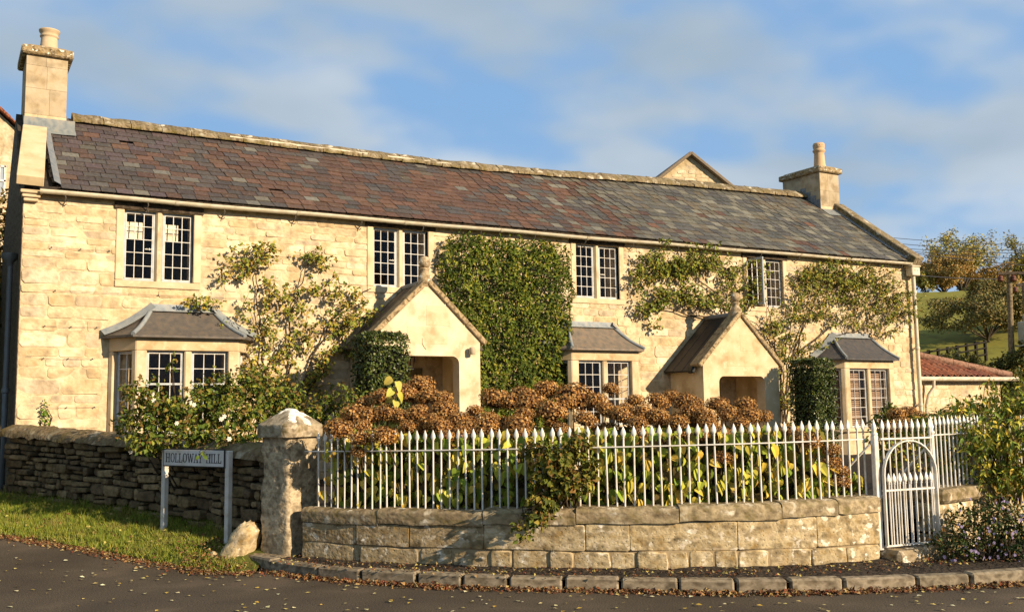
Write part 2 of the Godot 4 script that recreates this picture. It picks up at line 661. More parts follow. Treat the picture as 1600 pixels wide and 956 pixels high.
func verge_top(x: float, z: float) -> float:
	return 0.46 - 0.0085 * clampf(z, 0.0, 6.2) * clampf(z, 0.0, 6.2)

func ground() -> void:
	kerb_line = smoothed([Vector2(1.74, 4.98), Vector2(1.81, 5.22), Vector2(1.98, 6.11), Vector2(2.24, 6.80), Vector2(2.52, 7.25), Vector2(2.90, 7.72), Vector2(3.18, 8.07), Vector2(3.49, 8.37), Vector2(3.88, 8.70), Vector2(4.24, 9.02), Vector2(4.64, 9.36), Vector2(4.99, 9.66), Vector2(5.38, 9.91), Vector2(5.80, 10.13), Vector2(6.42, 10.38), Vector2(6.88, 10.57), Vector2(7.8, 10.86), Vector2(9.4, 11.2), Vector2(13.0, 11.5)], 1)
	wall_line = smoothed([Vector2(2.31, 6.14), Vector2(2.68, 6.77), Vector2(3.28, 7.52), Vector2(3.74, 7.98), Vector2(4.19, 8.38), Vector2(4.65, 8.75), Vector2(5.14, 9.07), Vector2(5.64, 9.34), Vector2(6.24, 9.56), Vector2(6.80, 9.68)], 1)
	dry_line = [Vector2(-0.15, 0.32), Vector2(0.55, 1.9), Vector2(1.2, 3.3), Vector2(1.75, 4.5), Vector2(2.12, 5.62)]
	verge_line = smoothed([Vector2(-6.0, -1.9), Vector2(-1.7, 1.35), Vector2(-0.68, 2.53), Vector2(-0.29, 2.97), Vector2(0.08, 3.41), Vector2(0.49, 4.03), Vector2(0.86, 4.69), Vector2(1.16, 5.21), Vector2(1.37, 5.68), Vector2(1.60, 6.02), Vector2(1.84, 6.10)], 1)

	# far land: one sheet out to the horizon
	var far := func(x: float, z: float) -> float: return -0.08 + hill_y(x, z)
	sheet("ground", spaced(-700, 760, 90, 2.2), spaced(-740, 500, 80, 2.2), far, M.grass_ground, Color(0.062, 0.075, 0.017))
	# the pasture on the hillside behind the house
	var b := Mb.new()
	b.col = Color(0.20, 0.195, 0.042)
	var rows := []
	for j in 61:
		var r := PackedVector3Array()
		for i in 91:
			var x := 22.0 + i * 1.2
			var z := -4.0 - j * 1.5
			var lift := 0.0
			if i > 0 and j > 0 and i < 90 and j < 60: lift = 0.12
			r.append(Vector3(x, hill_y(x, z) - 0.06 + lift, z))
		rows.append(r)
	b.grid(rows)
	structure(part("hillside", b.mesh(), M.grass_ground), "sunlit green pasture rising behind the cottage")

	var ry := func(x: float, z: float) -> float: return road_y(x, z)
	b = Mb.new()
	b.col = Color(0.100, 0.077, 0.050)
	rows = []
	var front := []
	var edge := []
	for p in verge_line: edge.append(p + Vector2(0.12, -0.06))
	for p in kerb_line:
		if p.x > 1.95: edge.append(p + Vector2(0.05, -0.06))
	for p in edge: front.append(Vector2(p.x * 1.9 - 6.0, 22.0 + (p.y - 10.0) * 0.5))
	rows = strip(front, edge, 140, 60, ry, ry, 0.0)
	var rough := noise(0.35, 19, 3)
	for r in rows.size():
		for i in rows[r].size():
			var q: Vector3 = rows[r][i]
			q.y = road_y(q.x, q.z) + rough.get_noise_2d(q.x, q.z) * 0.008
			rows[r][i] = q
	b.grid(rows)
	structure(part("road", b.mesh(), M.asphalt), "dark asphalt lane strewn with fallen leaves")

	b = Mb.new()
	b.col = Color(0.10, 0.11, 0.024)
	var wall_base := [Vector2(-7.0, 0.36), Vector2(-3.0, 0.34), Vector2(-0.12, 0.26), Vector2(0.6, 1.8), Vector2(1.25, 3.2), Vector2(1.82, 4.45), Vector2(2.16, 5.5)]
	b.grid(strip(verge_line, wall_base, 90, 14, ry, verge_top, 0.05))
	structure(part("grass_verge", b.mesh(), M.grass_ground), "sunlit grass verge sloping up to the dry stone wall")

	# pavement between kerb and garden wall
	var back := []
	for p in kerb_line: back.append(p)
	var wb := [Vector2(2.1, 5.0), Vector2(2.2, 5.9)]
	for p in wall_line: wb.append(p + Vector2(0.12, -0.2))
	wb.append_array([Vector2(7.7, 9.5), Vector2(9.8, 9.0), Vector2(13.0, 8.2)])
	var low := func(_x: float, _z: float) -> float: return 0.092
	var high := func(_x: float, _z: float) -> float: return 0.14
	b = Mb.new()
	b.col = Color(0.060, 0.044, 0.028)
	b.grid(strip(back, wb, 160, 8, low, high, 0.03))
	structure(part("pavement", b.mesh(), M.soil), "narrow earthy pavement between the kerb and the garden wall")

	# the raised garden behind the walls, running under the house
	b = Mb.new()
	b.col = Color(0.045, 0.033, 0.02)
	var gl := [Vector2(-0.05, 0.2), Vector2(0.62, 1.7), Vector2(1.28, 3.1), Vector2(1.85, 4.4), Vector2(2.3, 5.5)]
	for p in wall_line: gl.append(p + Vector2(0.06, -0.12))
	gl.append_array([Vector2(7.7, 9.55), Vector2(9.8, 9.2), Vector2(16.0, 8.0), Vector2(30.0, 6.0)])
	var gb := [Vector2(-0.05, -6.5), Vector2(24.0, -6.5), Vector2(34.0, -4.0)]
	var gy := func(x: float, z: float) -> float: return 0.46 if z > 0.5 else 0.42
	b.grid(strip(gl, gb, 60, 20, gy, gy, 0.08))
	structure(part("garden_soil", b.mesh(), M.soil), "dark soil of the raised front garden")

	# kerbstones, one by one along the line
	var kerb := group_node("kerb", self)
	structure(kerb, "row of worn grey kerbstones edging the lane")
	var ends := [0.0, 0.27, 1.17, 1.89, 2.40, 3.0, 3.45, 3.88, 4.38, 4.88, 5.38, 5.86, 6.31, 6.79, 7.45, 7.96, 8.8, 9.7, 10.6, 11.5, 12.4, 13.3]
	for i in ends.size() - 1:
		var l: float = ends[i + 1] - ends[i]
		var f := along(kerb_line, (ends[i] + ends[i + 1]) * 0.5)
		var d := along(kerb_line, ends[i + 1] - 0.05).origin - along(kerb_line, ends[i] + 0.05).origin
		d = d.normalized()
		f.basis = Basis(d, Vector3.UP, Vector3(-d.z, 0, d.x))
		f.origin.y = 0.034 + rng.randf_range(-0.006, 0.006)
		f.basis = f.basis.rotated(f.basis.x, rng.randf_range(-0.03, 0.03)).rotated(Vector3.UP, rng.randf_range(-0.012, 0.012))
		b = Mb.new()
		b.col = Color(0.30, 0.26, 0.195) * rng.randf_range(0.85, 1.12)
		b.box(Vector3(0, 0, -0.065), Vector3(l - rng.randf_range(0.014, 0.035), 0.16, 0.14), 0.017)
		part("kerb_stone", b.mesh(), M.kerb, kerb, f)

# ---------------------------------------------------------------- the cottage
const LEN := 20.1
const RIDGE_Z := -2.9

func eave_y(x: float) -> float:
	return 5.0 + 0.0055 * x

func ridge_y(x: float) -> float:
	var xs := [-1.0, 0.0, 4.0, 8.5, 11.0, 14.0, 19.0, 21.0]
	var ys := [6.95, 6.95, 6.95, 6.96, 7.04, 7.19, 7.33, 7.38]
	for i in xs.size() - 1:
		if x <= xs[i + 1]:
			return lerpf(ys[i], ys[i + 1], (x - xs[i]) / (xs[i + 1] - xs[i]))
	return 7.38

func roof_at(x: float, s: float) -> Vector3:
	# s 0 at the eave, 1 at the ridge; old rafters sag a little in the middle
	var sag := sin(s * PI) * (0.025 + 0.012 * sin(x * 0.9) + 0.008 * sin(x * 2.3 + 1.0))
	return Vector3(x, lerpf(eave_y(x), ridge_y(x), s) - sag, lerpf(0.10, RIDGE_Z, s))

func stone_col(kind := 0) -> Color:
	var t := rng.randf()
	var c := Color(0.57, 0.45, 0.275)
	if t < 0.30: c = Color(0.64, 0.52, 0.33)
	elif t < 0.55: c = Color(0.54, 0.41, 0.235)
	elif t < 0.68: c = Color(0.55, 0.45, 0.30)
	elif t < 0.78: c = Color(0.48, 0.39, 0.265)
	elif t < 0.86: c = Color(0.68, 0.58, 0.40)
	if kind == 1:
		c = c.lerp(Color(0.62, 0.50, 0.32), 0.75)
	c = Color(c.r, c.g * 1.01, c.b * 1.04)
	var k := rng.randf_range(0.93, 1.07)
	return Color(c.r * k, c.g * k, c.b * k)

func by_nearness(list: Array) -> void:
	var eye := Vector3(-0.97, 1.6, 16.12)
	for e in list:
		e.d = eye.distance_to(e.at)
	list.sort_custom(func(a, b): return a.d < b.d)

func front_wall(house: Node3D, openings: Array) -> void:
	var b := Mb.new()
	b.col = Color(0.58, 0.465, 0.295)
	var ys := [0.3, 4.93]
	for o in openings:
		ys.append(o[2]); ys.append(o[3])
	ys.sort()
	for i in ys.size() - 1:
		if ys[i + 1] - ys[i] < 0.004: continue
		var ym: float = (ys[i] + ys[i + 1]) * 0.5
		var cuts := []
		for o in openings:
			if o[2] < ym and o[3] > ym: cuts.append([o[0], o[1]])
		cuts.sort_custom(func(p, q): return p[0] < q[0])
		var x := 0.0
		for c in cuts + [[LEN, LEN]]:
			if c[0] - x > 0.01:
				b.box(Vector3((x + c[0]) * 0.5, ym, -0.235), Vector3(c[0] - x, ys[i + 1] - ys[i], 0.45))
			x = maxf(x, c[1])
	# gable ends, back wall and the floor between the storeys
	var g := PackedVector2Array([Vector2(0.0, 0.3), Vector2(-5.8, 0.3), Vector2(-5.8, 4.9), Vector2(-2.9, 6.85), Vector2(0.0, 4.9)])
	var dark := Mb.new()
	dark.col = Color(0.20, 0.165, 0.12)  # left gable: same stone as the front, its deep shade put into the colour
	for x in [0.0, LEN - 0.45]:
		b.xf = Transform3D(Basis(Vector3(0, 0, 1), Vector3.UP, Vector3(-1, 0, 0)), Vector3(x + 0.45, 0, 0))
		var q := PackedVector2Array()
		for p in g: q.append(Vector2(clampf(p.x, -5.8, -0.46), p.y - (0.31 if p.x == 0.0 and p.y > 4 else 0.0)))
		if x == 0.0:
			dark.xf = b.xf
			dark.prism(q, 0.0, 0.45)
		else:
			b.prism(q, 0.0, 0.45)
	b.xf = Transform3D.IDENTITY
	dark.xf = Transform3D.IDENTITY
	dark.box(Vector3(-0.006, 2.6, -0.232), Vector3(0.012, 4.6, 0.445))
	part("shade_toned_gable_wall", dark.mesh(), M.old_stone, house)
	b.box(Vector3(LEN / 2, 2.6, -5.6), Vector3(LEN - 0.92, 4.6, 0.4))
	b.box(Vector3(LEN / 2, 3.15, -2.9), Vector3(LEN - 0.92, 0.25, 4.8))
	b.box(Vector3(LEN / 2, 0.5, -2.9), Vector3(LEN - 0.92, 0.1, 4.8))
	for x in [4.2, 8.4, 13.2, 16.6]:
		b.box(Vector3(x, 2.9, -2.9), Vector3(0.12, 4.6, 4.8))
	for i in 20:
		b.box(Vector3(i * 1.005 + 0.5, (4.93 + eave_y(i) - 0.03) / 2, -0.235), Vector3(1.004, eave_y(i) - 0.03 - 4.93, 0.45))
	var w := part("wall", b.mesh(), M.mortar, house)

	# rubble in courses; where something is built on the wall the stones stop
	var list := []
	var blocked := openings + [[1.15, 3.45, 0.3, 2.9], [9.0, 11.45, 0.3, 2.9], [16.4, 19.1, 0.3, 2.75], [5.15, 7.18, 0.3, 2.9], [12.2, 14.3, 0.3, 2.5]]
	var y := 0.42
	while y < 4.86:
		var h := rng.randf_range(0.13, 0.235)
		if y > 3.8: h = rng.randf_range(0.10, 0.16)
		if y + h > 4.90: h = 4.91 - y
		if h < 0.05: break
		var cuts := []
		for o in blocked:
			if o[2] < y + h - 0.02 and o[3] > y + 0.02: cuts.append([o[0], o[1]])
		cuts.sort_custom(func(p, q): return p[0] < q[0])
		var x := 0.0
		for c in cuts + [[LEN, LEN]]:
			var span: float = c[0] - x
			while span > 0.09:
				var l := rng.randf_range(0.22, 0.62) * (1.0 if h > 0.13 else 0.8)
				if x < 0.02: l = rng.randf_range(0.35, 0.7)
				if span - l < 0.16: l = span
				if l > 0.75: l = span * 0.5
				list.append({"at": Vector3(x + l * 0.5, y + h * 0.5, 0), "w": l, "h": h})
				x += l
				span -= l
			x = maxf(x, c[1])
		y += h
	by_nearness(list)
	var rest := Mb.new()
	for i in list.size():
		var e: Dictionary = list[i]
		var m := rest if i >= 300 else Mb.new()
		m.col = stone_col()
		var gap := rng.randf_range(0.010, 0.030)
		var dy := rng.randf_range(0.0, 0.02)
		var proud := rng.randf_range(-0.0085, 0.002)
		m.xf = Transform3D(Basis.IDENTITY, e.at + Vector3(0, 0, proud)) if m == rest else Transform3D.IDENTITY
		m.stone(Vector3.ZERO, e.w - gap, e.h - gap * 0.7 - dy, 0.045, 0.007, rng, 0.10)
		if i < 300:
			part("stone", m.mesh(), M.limestone, w, Transform3D(Basis.IDENTITY, e.at + Vector3(0, 0, proud)))
	stuff(part("stonework", rest.mesh(), M.limestone, w))

func casement(w: Node3D, at: Transform3D, wide: float, high: float, cols: int, rows: int, frame := 0.032, latch := 0) -> void:
	# metal light: frame, glazing bars, and each pane a sheet of old glass set a little out of true
	var b := Mb.new()
	b.col = Color(0.36, 0.41, 0.44)
	b.xf = at
	b.box(Vector3(0, frame / 2, 0), Vector3(wide, frame, 0.04), 0.005)
	b.box(Vector3(0, high - frame / 2, 0), Vector3(wide, frame, 0.04), 0.005)
	for s in [-1, 1]:
		b.box(Vector3(s * (wide - frame) / 2, high / 2, 0), Vector3(frame, high - 2 * frame, 0.039), 0.005)
	part("casement_frame", b.mesh(), M.iron_paint, w)
	b = Mb.new()
	b.col = Color(0.72, 0.72, 0.70)
	b.xf = at
	var iw := wide - 2 * frame
	var ih := high - 2 * frame
	var t := 0.012
	for i in range(0, cols + 1):
		var x := -iw / 2 + iw * i / cols
		if i == 0: x += t * 0.5
		if i == cols: x -= t * 0.5
		b.box(Vector3(x, high / 2, 0.004), Vector3(t, ih, 0.024), 0.004)
	for j in range(0, rows + 1):
		var y := frame + ih * j / rows
		if j == 0: y += t * 0.5
		if j == rows: y -= t * 0.5
		b.box(Vector3(0, y, 0.0055), Vector3(iw, t, 0.022), 0.004)
	part("glazing_bars", b.mesh(), M.iron_paint, w)
	for i in cols:
		for j in rows:
			var g := Mb.new()
			var pw := iw / cols - 0.004
			var ph := ih / rows - 0.004
			g.quad(Vector3(-pw / 2, -ph / 2, 0), Vector3(pw / 2, -ph / 2, 0), Vector3(pw / 2, ph / 2, 0), Vector3(-pw / 2, ph / 2, 0))
			var f := at * Transform3D(Basis.from_euler(Vector3(rng.randf_range(-0.018, 0.018), rng.randf_range(-0.018, 0.018), 0)), Vector3(-iw / 2 + iw * (i + 0.5) / cols, frame + ih * (j + 0.5) / rows, -0.004))
			part("pane", g.mesh(), M.glass, w, f)
	if latch:
		var l := Mb.new()
		l.col = Color(0.62, 0.62, 0.58)
		l.xf = at * Transform3D(Basis.IDENTITY, Vector3(latch * (iw / 2 - 0.06), high * 0.46, 0.028))
		l.box(Vector3(0, 0, 0), Vector3(0.12, 0.012, 0.008), 0.002)
		for q in [[-0.03, 0.03], [0.012, 0.045], [0.045, 0.035]]:
			l.lathe(Vector3(q[0], 0, 0), [Vector2(0.001, -q[1] / 2), Vector2(0.012, -0.004), Vector2(0.012, 0.004), Vector2(0.001, q[1] / 2)], 6)
		part("window_latch", l.mesh(), M.iron_paint, w)

func surround(w: Node3D, x0: float, x1: float, y0: float, y1: float, z: float, mull := true, jamb := 0.12) -> void:
	# cut stone jambs, mullion and sill
	for s in [-1, 1]:
		var b := Mb.new()
		b.col = stone_col(1)
		var xc := x0 - jamb / 2 if s < 0 else x1 + jamb / 2
		b.box(Vector3(xc, (y0 + y1) / 2, z - 0.07), Vector3(jamb, y1 - y0, 0.165), 0.012)
		part("jamb", b.mesh(), M.ashlar, w)
	if mull:
		var b := Mb.new()
		b.col = stone_col(1)
		var xm := (x0 + x1) / 2
		var poly := PackedVector2Array([Vector2(-0.055, -0.14), Vector2(0.055, -0.14), Vector2(0.055, -0.06), Vector2(0.026, -0.015), Vector2(-0.026, -0.015), Vector2(-0.055, -0.06)])
		b.xf = Transform3D(Basis(Vector3(1, 0, 0), Vector3(0, 0, 1), Vector3(0, -1, 0)), Vector3(xm, (y0 + y1) / 2, z))
		b.prism(poly, -(y1 - y0) / 2, (y1 - y0) / 2)
		part("mullion", b.mesh(), M.ashlar, w)
	var b2 := Mb.new()
	b2.col = stone_col(1)
	b2.box(Vector3((x0 + x1) / 2, y0 - 0.055, z - 0.068), Vector3(x1 - x0 + 2 * jamb, 0.106, 0.165), 0.008)
	part("sill", b2.mesh(), M.ashlar, w)

func upper_window(house: Node3D, x0: float, x1: float, y0: float, y1: float, latch_l: int, latch_r: int, open_left := false) -> Node3D:
	var w := group_node("window", house)
	surround(w, x0, x1, y0, y1, 0.003)
	var half := (x1 - x0 - 0.11) / 2
	var h := y1 - y0 - 0.01
	if open_left:
		casement(w, Transform3D(Basis(Vector3.UP, deg_to_rad(-84)), Vector3(x0 + 0.02, y0 + 0.005, -0.06)) * Transform3D(Basis.IDENTITY, Vector3(half / 2, 0, 0)), half - 0.01, h - 0.03, 3, 5)
	else:
		casement(w, Transform3D(Basis.IDENTITY, Vector3(x0 + half / 2, y0 + 0.005, -0.085)), half - 0.004, h, 3, 5, 0.032, latch_l)
	casement(w, Transform3D(Basis.IDENTITY, Vector3(x1 - half / 2, y0 + 0.005, -0.085)), half - 0.004, h, 3, 5, 0.032, latch_r)
	var b := Mb.new()
	b.col = Color(0.09, 0.07, 0.05)
	b.box(Vector3((x0 + x1) / 2, y1 + 0.055, -0.03), Vector3(x1 - x0 + 0.3, 0.11, 0.12), 0.008)
	part("lintel", b.mesh(), M.weathered_wood, w)
	return w

func roof(house: Node3D) -> void:
	var r := group_node("roof", house)
	var b := Mb.new()
	b.col = Color(0.05, 0.04, 0.035)
	var rows := []
	for j in 9:
		var row := PackedVector3Array()
		for i in 41:
			row.append(roof_at(LEN * i / 40.0, j / 8.0) + Vector3(0, -0.045, 0))
		rows.append(row)
	b.grid(rows)
	rows = []
	for j in 2:
		var row := PackedVector3Array()
		for i in 21:
			var x := LEN * i / 20.0
			row.append(Vector3(x, ridge_y(x) - 0.03, RIDGE_Z) if j == 0 else Vector3(x, 4.85, -6.0))
		rows.append(row)
	b.grid(rows)
	part("roof_boards", b.mesh(), M.weathered_wood, r)

	var list := []
	var n := 16
	for j in n:
		var s0 := float(j) / n
		var x := 0.38 + (0.13 if j % 2 else 0.0) - 0.13
		while x < LEN - 0.1:
			var wd := rng.randf_range(0.22, 0.29)
			var xa := maxf(x, 0.36)
			var xb := minf(x + wd, LEN - 0.22)
			if xb - xa > 0.06:
				var at := roof_at((xa + xb) / 2, s0)
				list.append({"at": at, "xa": xa, "xb": xb, "s": s0, "j": j})
			x += wd
	by_nearness(list)
	var rest := Mb.new()
	var patch := noise(0.45, 9, 3)
	for i in list.size():
		var e: Dictionary = list[i]
		var m := rest if i >= 300 else Mb.new()
		m.col = slate_col((e.xa + e.xb) / 2, e.s, patch)
		var s2: float = minf(e.s + 1.75 / n, 1.0)
		var xm: float = (e.xa + e.xb) / 2
		var p0 := roof_at(xm, e.s)
		var p1 := roof_at(xm, s2)
		var up := (p1 - p0).normalized()
		var nn := Vector3(1, 0.004, 0).cross(up).normalized()
		var tilt := 0.021 / (p1 - p0).length()
		up = (up - nn * (tilt + rng.randf_range(-0.004, 0.010))).normalized()
		nn = Vector3.RIGHT.cross(up).normalized()
		var f := Transform3D(Basis(Vector3.RIGHT, up, nn), p0 + nn * (0.026 + rng.randf_range(0, 0.005)))
		f = f * Transform3D(Basis(Vector3(0, 0, 1), rng.randf_range(-0.012, 0.012)) * Basis(Vector3.UP, rng.randf_range(-0.012, 0.012)), Vector3(0, rng.randf_range(-0.012, 0.012), 0))
		var hw: float = (e.xb - e.xa) / 2 - rng.randf_range(0.003, 0.007)
		var ln := (p1 - p0).length()
		var q := PackedVector2Array()
		q.append(Vector2(-hw, 0.0))
		if rng.randf() < 0.35:
			var cx := rng.randf_range(-0.6, 0.6) * hw
			q.append(Vector2(cx - 0.04, rng.randf_range(0.0, 0.008)))
			q.append(Vector2(cx + 0.03, rng.randf_range(-0.003, 0.012)))
		if rng.randf() < 0.12:
			q.append(Vector2(hw - 0.03, 0.0)); q.append(Vector2(hw, 0.025))
		else:
			q.append(Vector2(hw, rng.randf_range(-0.003, 0.004)))
		q.append(Vector2(hw, ln))
		q.append(Vector2(-hw, ln))
		if m == rest: m.xf = f
		m.prism(q, -0.010, 0.0)
		if i < 300:
			part("slate", m.mesh(), M.slate, r, f)
	stuff(part("slating", rest.mesh(), M.slate, r))

	# mossy stone ridge
	var x := 0.9
	while x < LEN - 0.55:
		var l := rng.randf_range(0.42, 0.56)
		m_ridge(r, x, minf(l, LEN - 0.5 - x))
		x += l
	# lime mortar showing under part of the ridge
	for seg in [[3.7, 6.6], [7.0, 8.6]]:
		b = Mb.new()
		b.col = Color(0.62, 0.56, 0.44)
		var pts := []
		var i := 0
		var xx: float = seg[0]
		while xx < seg[1]:
			pts.append(Vector3(xx, roof_at(xx, 0.945).y + 0.075 + rng.randf_range(-0.008, 0.008), roof_at(xx, 0.945).z + 0.04))
			xx += 0.15
			i += 1
		b.tube(pts, [0.036], 6)
		part("mortar_bed", b.mesh(), M.mortar, r)

	# raised gable copings: left end smooth new stone, right end old and mossy
	var lo := roof_at(0.06, 0.0) + Vector3(0, 0.02, 0.10)
	var hi := roof_at(0.25, 0.735)
	var cu := (hi - lo).normalized()
	var cx := Vector3(1, 0.0, 0.0)
	var cn := cx.cross(cu).normalized()
	cx = cu.cross(cn)
	b = Mb.new()
	b.col = Color(0.62, 0.50, 0.31)
	b.box(Vector3(0, lo.distance_to(hi) / 2, 0.05), Vector3(0.37, lo.distance_to(hi), 0.15), 0.008)
	part("gable_coping", b.mesh(), M.ashlar, r, Transform3D(Basis(cx, cu, cn), lo))
	coping(r, LEN + 0.0, 0.34, 0.0, 0.80, Color(0.27, 0.22, 0.14), M.ridge_stone, "gable_coping", 4)
	# lead soakers beside the copings
	for q in [[0.40, 0.10, 0.70], [LEN - 0.24, 0.12, 0.80]]:
		b = Mb.new()
		b.col = Color(0.20, 0.22, 0.23)
		var rws := []
		for k in 2:
			var row := PackedVector3Array()
			for j in 9:
				row.append(roof_at(q[0] + q[1] * k, 0.02 + q[2] * j / 8.0) + Vector3(0, 0.047 + (0.05 if (k == 0) == (q[0] < 1) else 0.0), 0))
			rws.append(row)
		rws.reverse()
		b.grid(rws)
		part("lead_flashing", b.mesh(), M.lead, r)

func m_ridge(r: Node3D, x: float, l: float) -> void:
	var b := Mb.new()
	b.col = Color(0.24, 0.195, 0.12) * rng.randf_range(0.85, 1.15)
	var rows := []
	var y := ridge_y(x + l * 0.5) + rng.randf_range(-0.008, 0.008)
	for k in 4:
		var row := PackedVector3Array()
		var px := x + (l - 0.012) * k / 3.0
		var fy := lerpf(ridge_y(x), ridge_y(x + l), k / 3.0)
		for q in [Vector2(0.27, -0.175), Vector2(0.275, -0.12), Vector2(0.14, -0.03), Vector2(0.05, 0.035), Vector2(-0.05, 0.035), Vector2(-0.14, -0.03), Vector2(-0.275, -0.12), Vector2(-0.27, -0.18)]:
			row.append(Vector3(px, fy + 0.065 + q.y + rng.randf_range(-0.012, 0.012), RIDGE_Z + q.x + rng.randf_range(-0.014, 0.014)))
		rows.append(row)
	rows.reverse()
	b.grid(rows)
	for e in [0, 3]:
		for j in range(1, 7):
			if e == 3: b.tri(rows[e][0], rows[e][j], rows[e][j + 1])
			else: b.tri(rows[e][0], rows[e][j + 1], rows[e][j])
	part("ridge_stone", b.mesh(), M.ridge_stone, r)

func coping(r: Node3D, xc: float, wide: float, s0: float, s1: float, col: Color, m: Material, called: String, n: int) -> void:
	for k in n:
		var a := roof_at(xc, lerpf(s0, s1, float(k) / n))
		var d := roof_at(xc, lerpf(s0, s1, float(k + 1) / n))
		if k == 0: a += (a - d).normalized() * 0.10
		var up := (d - a).normalized()
		var nn := Vector3.RIGHT.cross(up).normalized()
		var b := Mb.new()
		b.col = col * rng.randf_range(0.93, 1.07)
		var ln := (d - a).length() - 0.006
		b.box(Vector3(0, ln / 2, 0.065), Vector3(wide, ln, 0.24), 0.018)
		part(called, b.mesh(), m, r, Transform3D(Basis(Vector3.RIGHT, up, nn), a))

func slate_col(x: float, s: float, patch: FastNoiseLite) -> Color:
	var t := rng.randf()
	var z := patch.get_noise_2d(x, s * 4.0)
	var red := clampf(1.15 - absf(x - 6.8 + z * 3.0) / 5.5, 0.05, 0.92) * (0.55 if s > 0.75 else 1.0)
	var purple := clampf((4.2 - x) / 4.0, 0, 1) * clampf((s - 0.35) * 3.0, 0.1, 1)
	var c := Color(0.058, 0.054, 0.050)
	if t < red * 0.85:
		c = [Color(0.090, 0.046, 0.028), Color(0.112, 0.056, 0.033), Color(0.076, 0.043, 0.029)][rng.randi() % 3]
	elif rng.randf() < purple:
		c = [Color(0.062, 0.048, 0.052), Color(0.075, 0.054, 0.057), Color(0.053, 0.043, 0.045)][rng.randi() % 3]
	else:
		var green := clampf((x - 7.5) / 5.0, 0.12, 1.0)
		if rng.randf() < green:
			c = [Color(0.088, 0.086, 0.069), Color(0.115, 0.108, 0.080), Color(0.072, 0.071, 0.062), Color(0.060, 0.060, 0.055), Color(0.098, 0.082, 0.054), Color(0.150, 0.142, 0.108)][rng.randi() % 6]
		else:
			c = [Color(0.060, 0.054, 0.048), Color(0.070, 0.058, 0.049), Color(0.052, 0.050, 0.049), Color(0.056, 0.047, 0.041)][rng.randi() % 4]
			if rng.randf() < 0.05: c = Color(0.165, 0.160, 0.130)
	c = c.lerp(Color(0.078, 0.056, 0.042), clampf(0.36 - x * 0.018, 0.04, 0.4))
	var k := rng.randf_range(1.0, 1.46)
	return Color(c.r * k, c.g * k, c.b * k)

func chimney(house: Node3D, x0: float, x1: float, zf: float, zb: float, y0: float, y1: float, pot: Array, tall := false) -> void:
	var ch := group_node("chimney", house)
	var b := Mb.new()
	var w := x1 - x0
	var d := zf - zb
	# courses of ashlar
	var y := y0
	var first := true
	while y < y1 - 0.02:
		var h := minf(rng.randf_range(0.33, 0.48), y1 - y)
		if y1 - y - h < 0.1: h = y1 - y
		var cut := x0 + w * rng.randf_range(0.3, 0.75)
		for seg in [[x0, cut], [cut, x1]]:
			b = Mb.new()
			b.col = stone_col(1)
			if not first: b.col = b.col.lerp(Color(0.36, 0.305, 0.215), rng.randf_range(0.35, 0.9))
			b.box(Vector3((seg[0] + seg[1]) / 2, y + h / 2, (zf + zb) / 2), Vector3(seg[1] - seg[0] - 0.002, h - 0.002, d), 0.003)
			part("ashlar_block", b.mesh(), M.chimney_stone, ch)
		y += h
		first = false
	b = Mb.new()
	b.col = Color(0.36, 0.29, 0.18)
	b.box(Vector3((x0 + x1) / 2, y1 + 0.075, (zf + zb) / 2), Vector3(w + 0.17, 0.15, d + 0.17), 0.025)
	b.box(Vector3((x0 + x1) / 2, y1 + 0.165, (zf + zb) / 2), Vector3(w - 0.02, 0.06, d - 0.02), 0.025)
	part("chimney_cap", b.mesh(), M.lichen_stone, ch)
	b = Mb.new()
	b.col = pot[2]
	b.lathe(Vector3(pot[0], y1 + 0.17, pot[1]), pot[3], 20)
	var po := part("chimney_pot", b.mesh(), M.ashlar, ch)
	if tall:
		b = Mb.new()
		b.col = Color(0.03, 0.02, 0.015)
		for i in 14:
			var t := TAU * i / 14
			b.box(Vector3(pot[0] + cos(t) * 0.148, y1 + 0.17 + 0.66, pot[1] + sin(t) * 0.148), Vector3(0.026, 0.026, 0.026), 0.006)
		part("vent_hole", b.mesh(), M.plain, po)
	# lead apron where the stack meets the slates
	b = Mb.new()
	b.col = Color(0.24, 0.26, 0.25)
	var rows := []
	for q in [[zf + 0.012, y0 + 0.30], [zf + 0.014, -1.0], [zf + 0.30, -1.0]]:
		var row := PackedVector3Array()
		for i in 5:
			var x := lerpf(x0 - 0.01, x1 + 0.14, i / 4.0)
			var s = (0.10 - q[0]) / (0.10 - RIDGE_Z)
			var yy: float = q[1] if q[1] > 0 else roof_at(x, s).y + 0.045
			row.append(Vector3(x, yy, q[0] + (0.03 if i == 4 else 0.0)))
		rows.append(row)
	rows.reverse()
	b.grid(rows)
	part("lead_apron", b.mesh(), M.lead, ch)
	# side flashing stepping down the slope
	b = Mb.new()
	b.col = Color(0.22, 0.24, 0.25)
	for k in 4:
		var za := lerpf(zf, RIDGE_Z, k / 4.0)
		var zc := lerpf(zf, RIDGE_Z, (k + 1) / 4.0)
		var sx := x1 if x0 < 5 else x0
		var sg := 1.0 if x0 < 5 else -1.0
		b.box(Vector3(sx + sg * 0.006, roof_at(sx, (0.1 - zc) / 3.0).y + 0.04, (za + zc) / 2), Vector3(0.012, 0.26, absf(zc - za)), 0.0)
	part("side_flashing", b.mesh(), M.lead, ch)

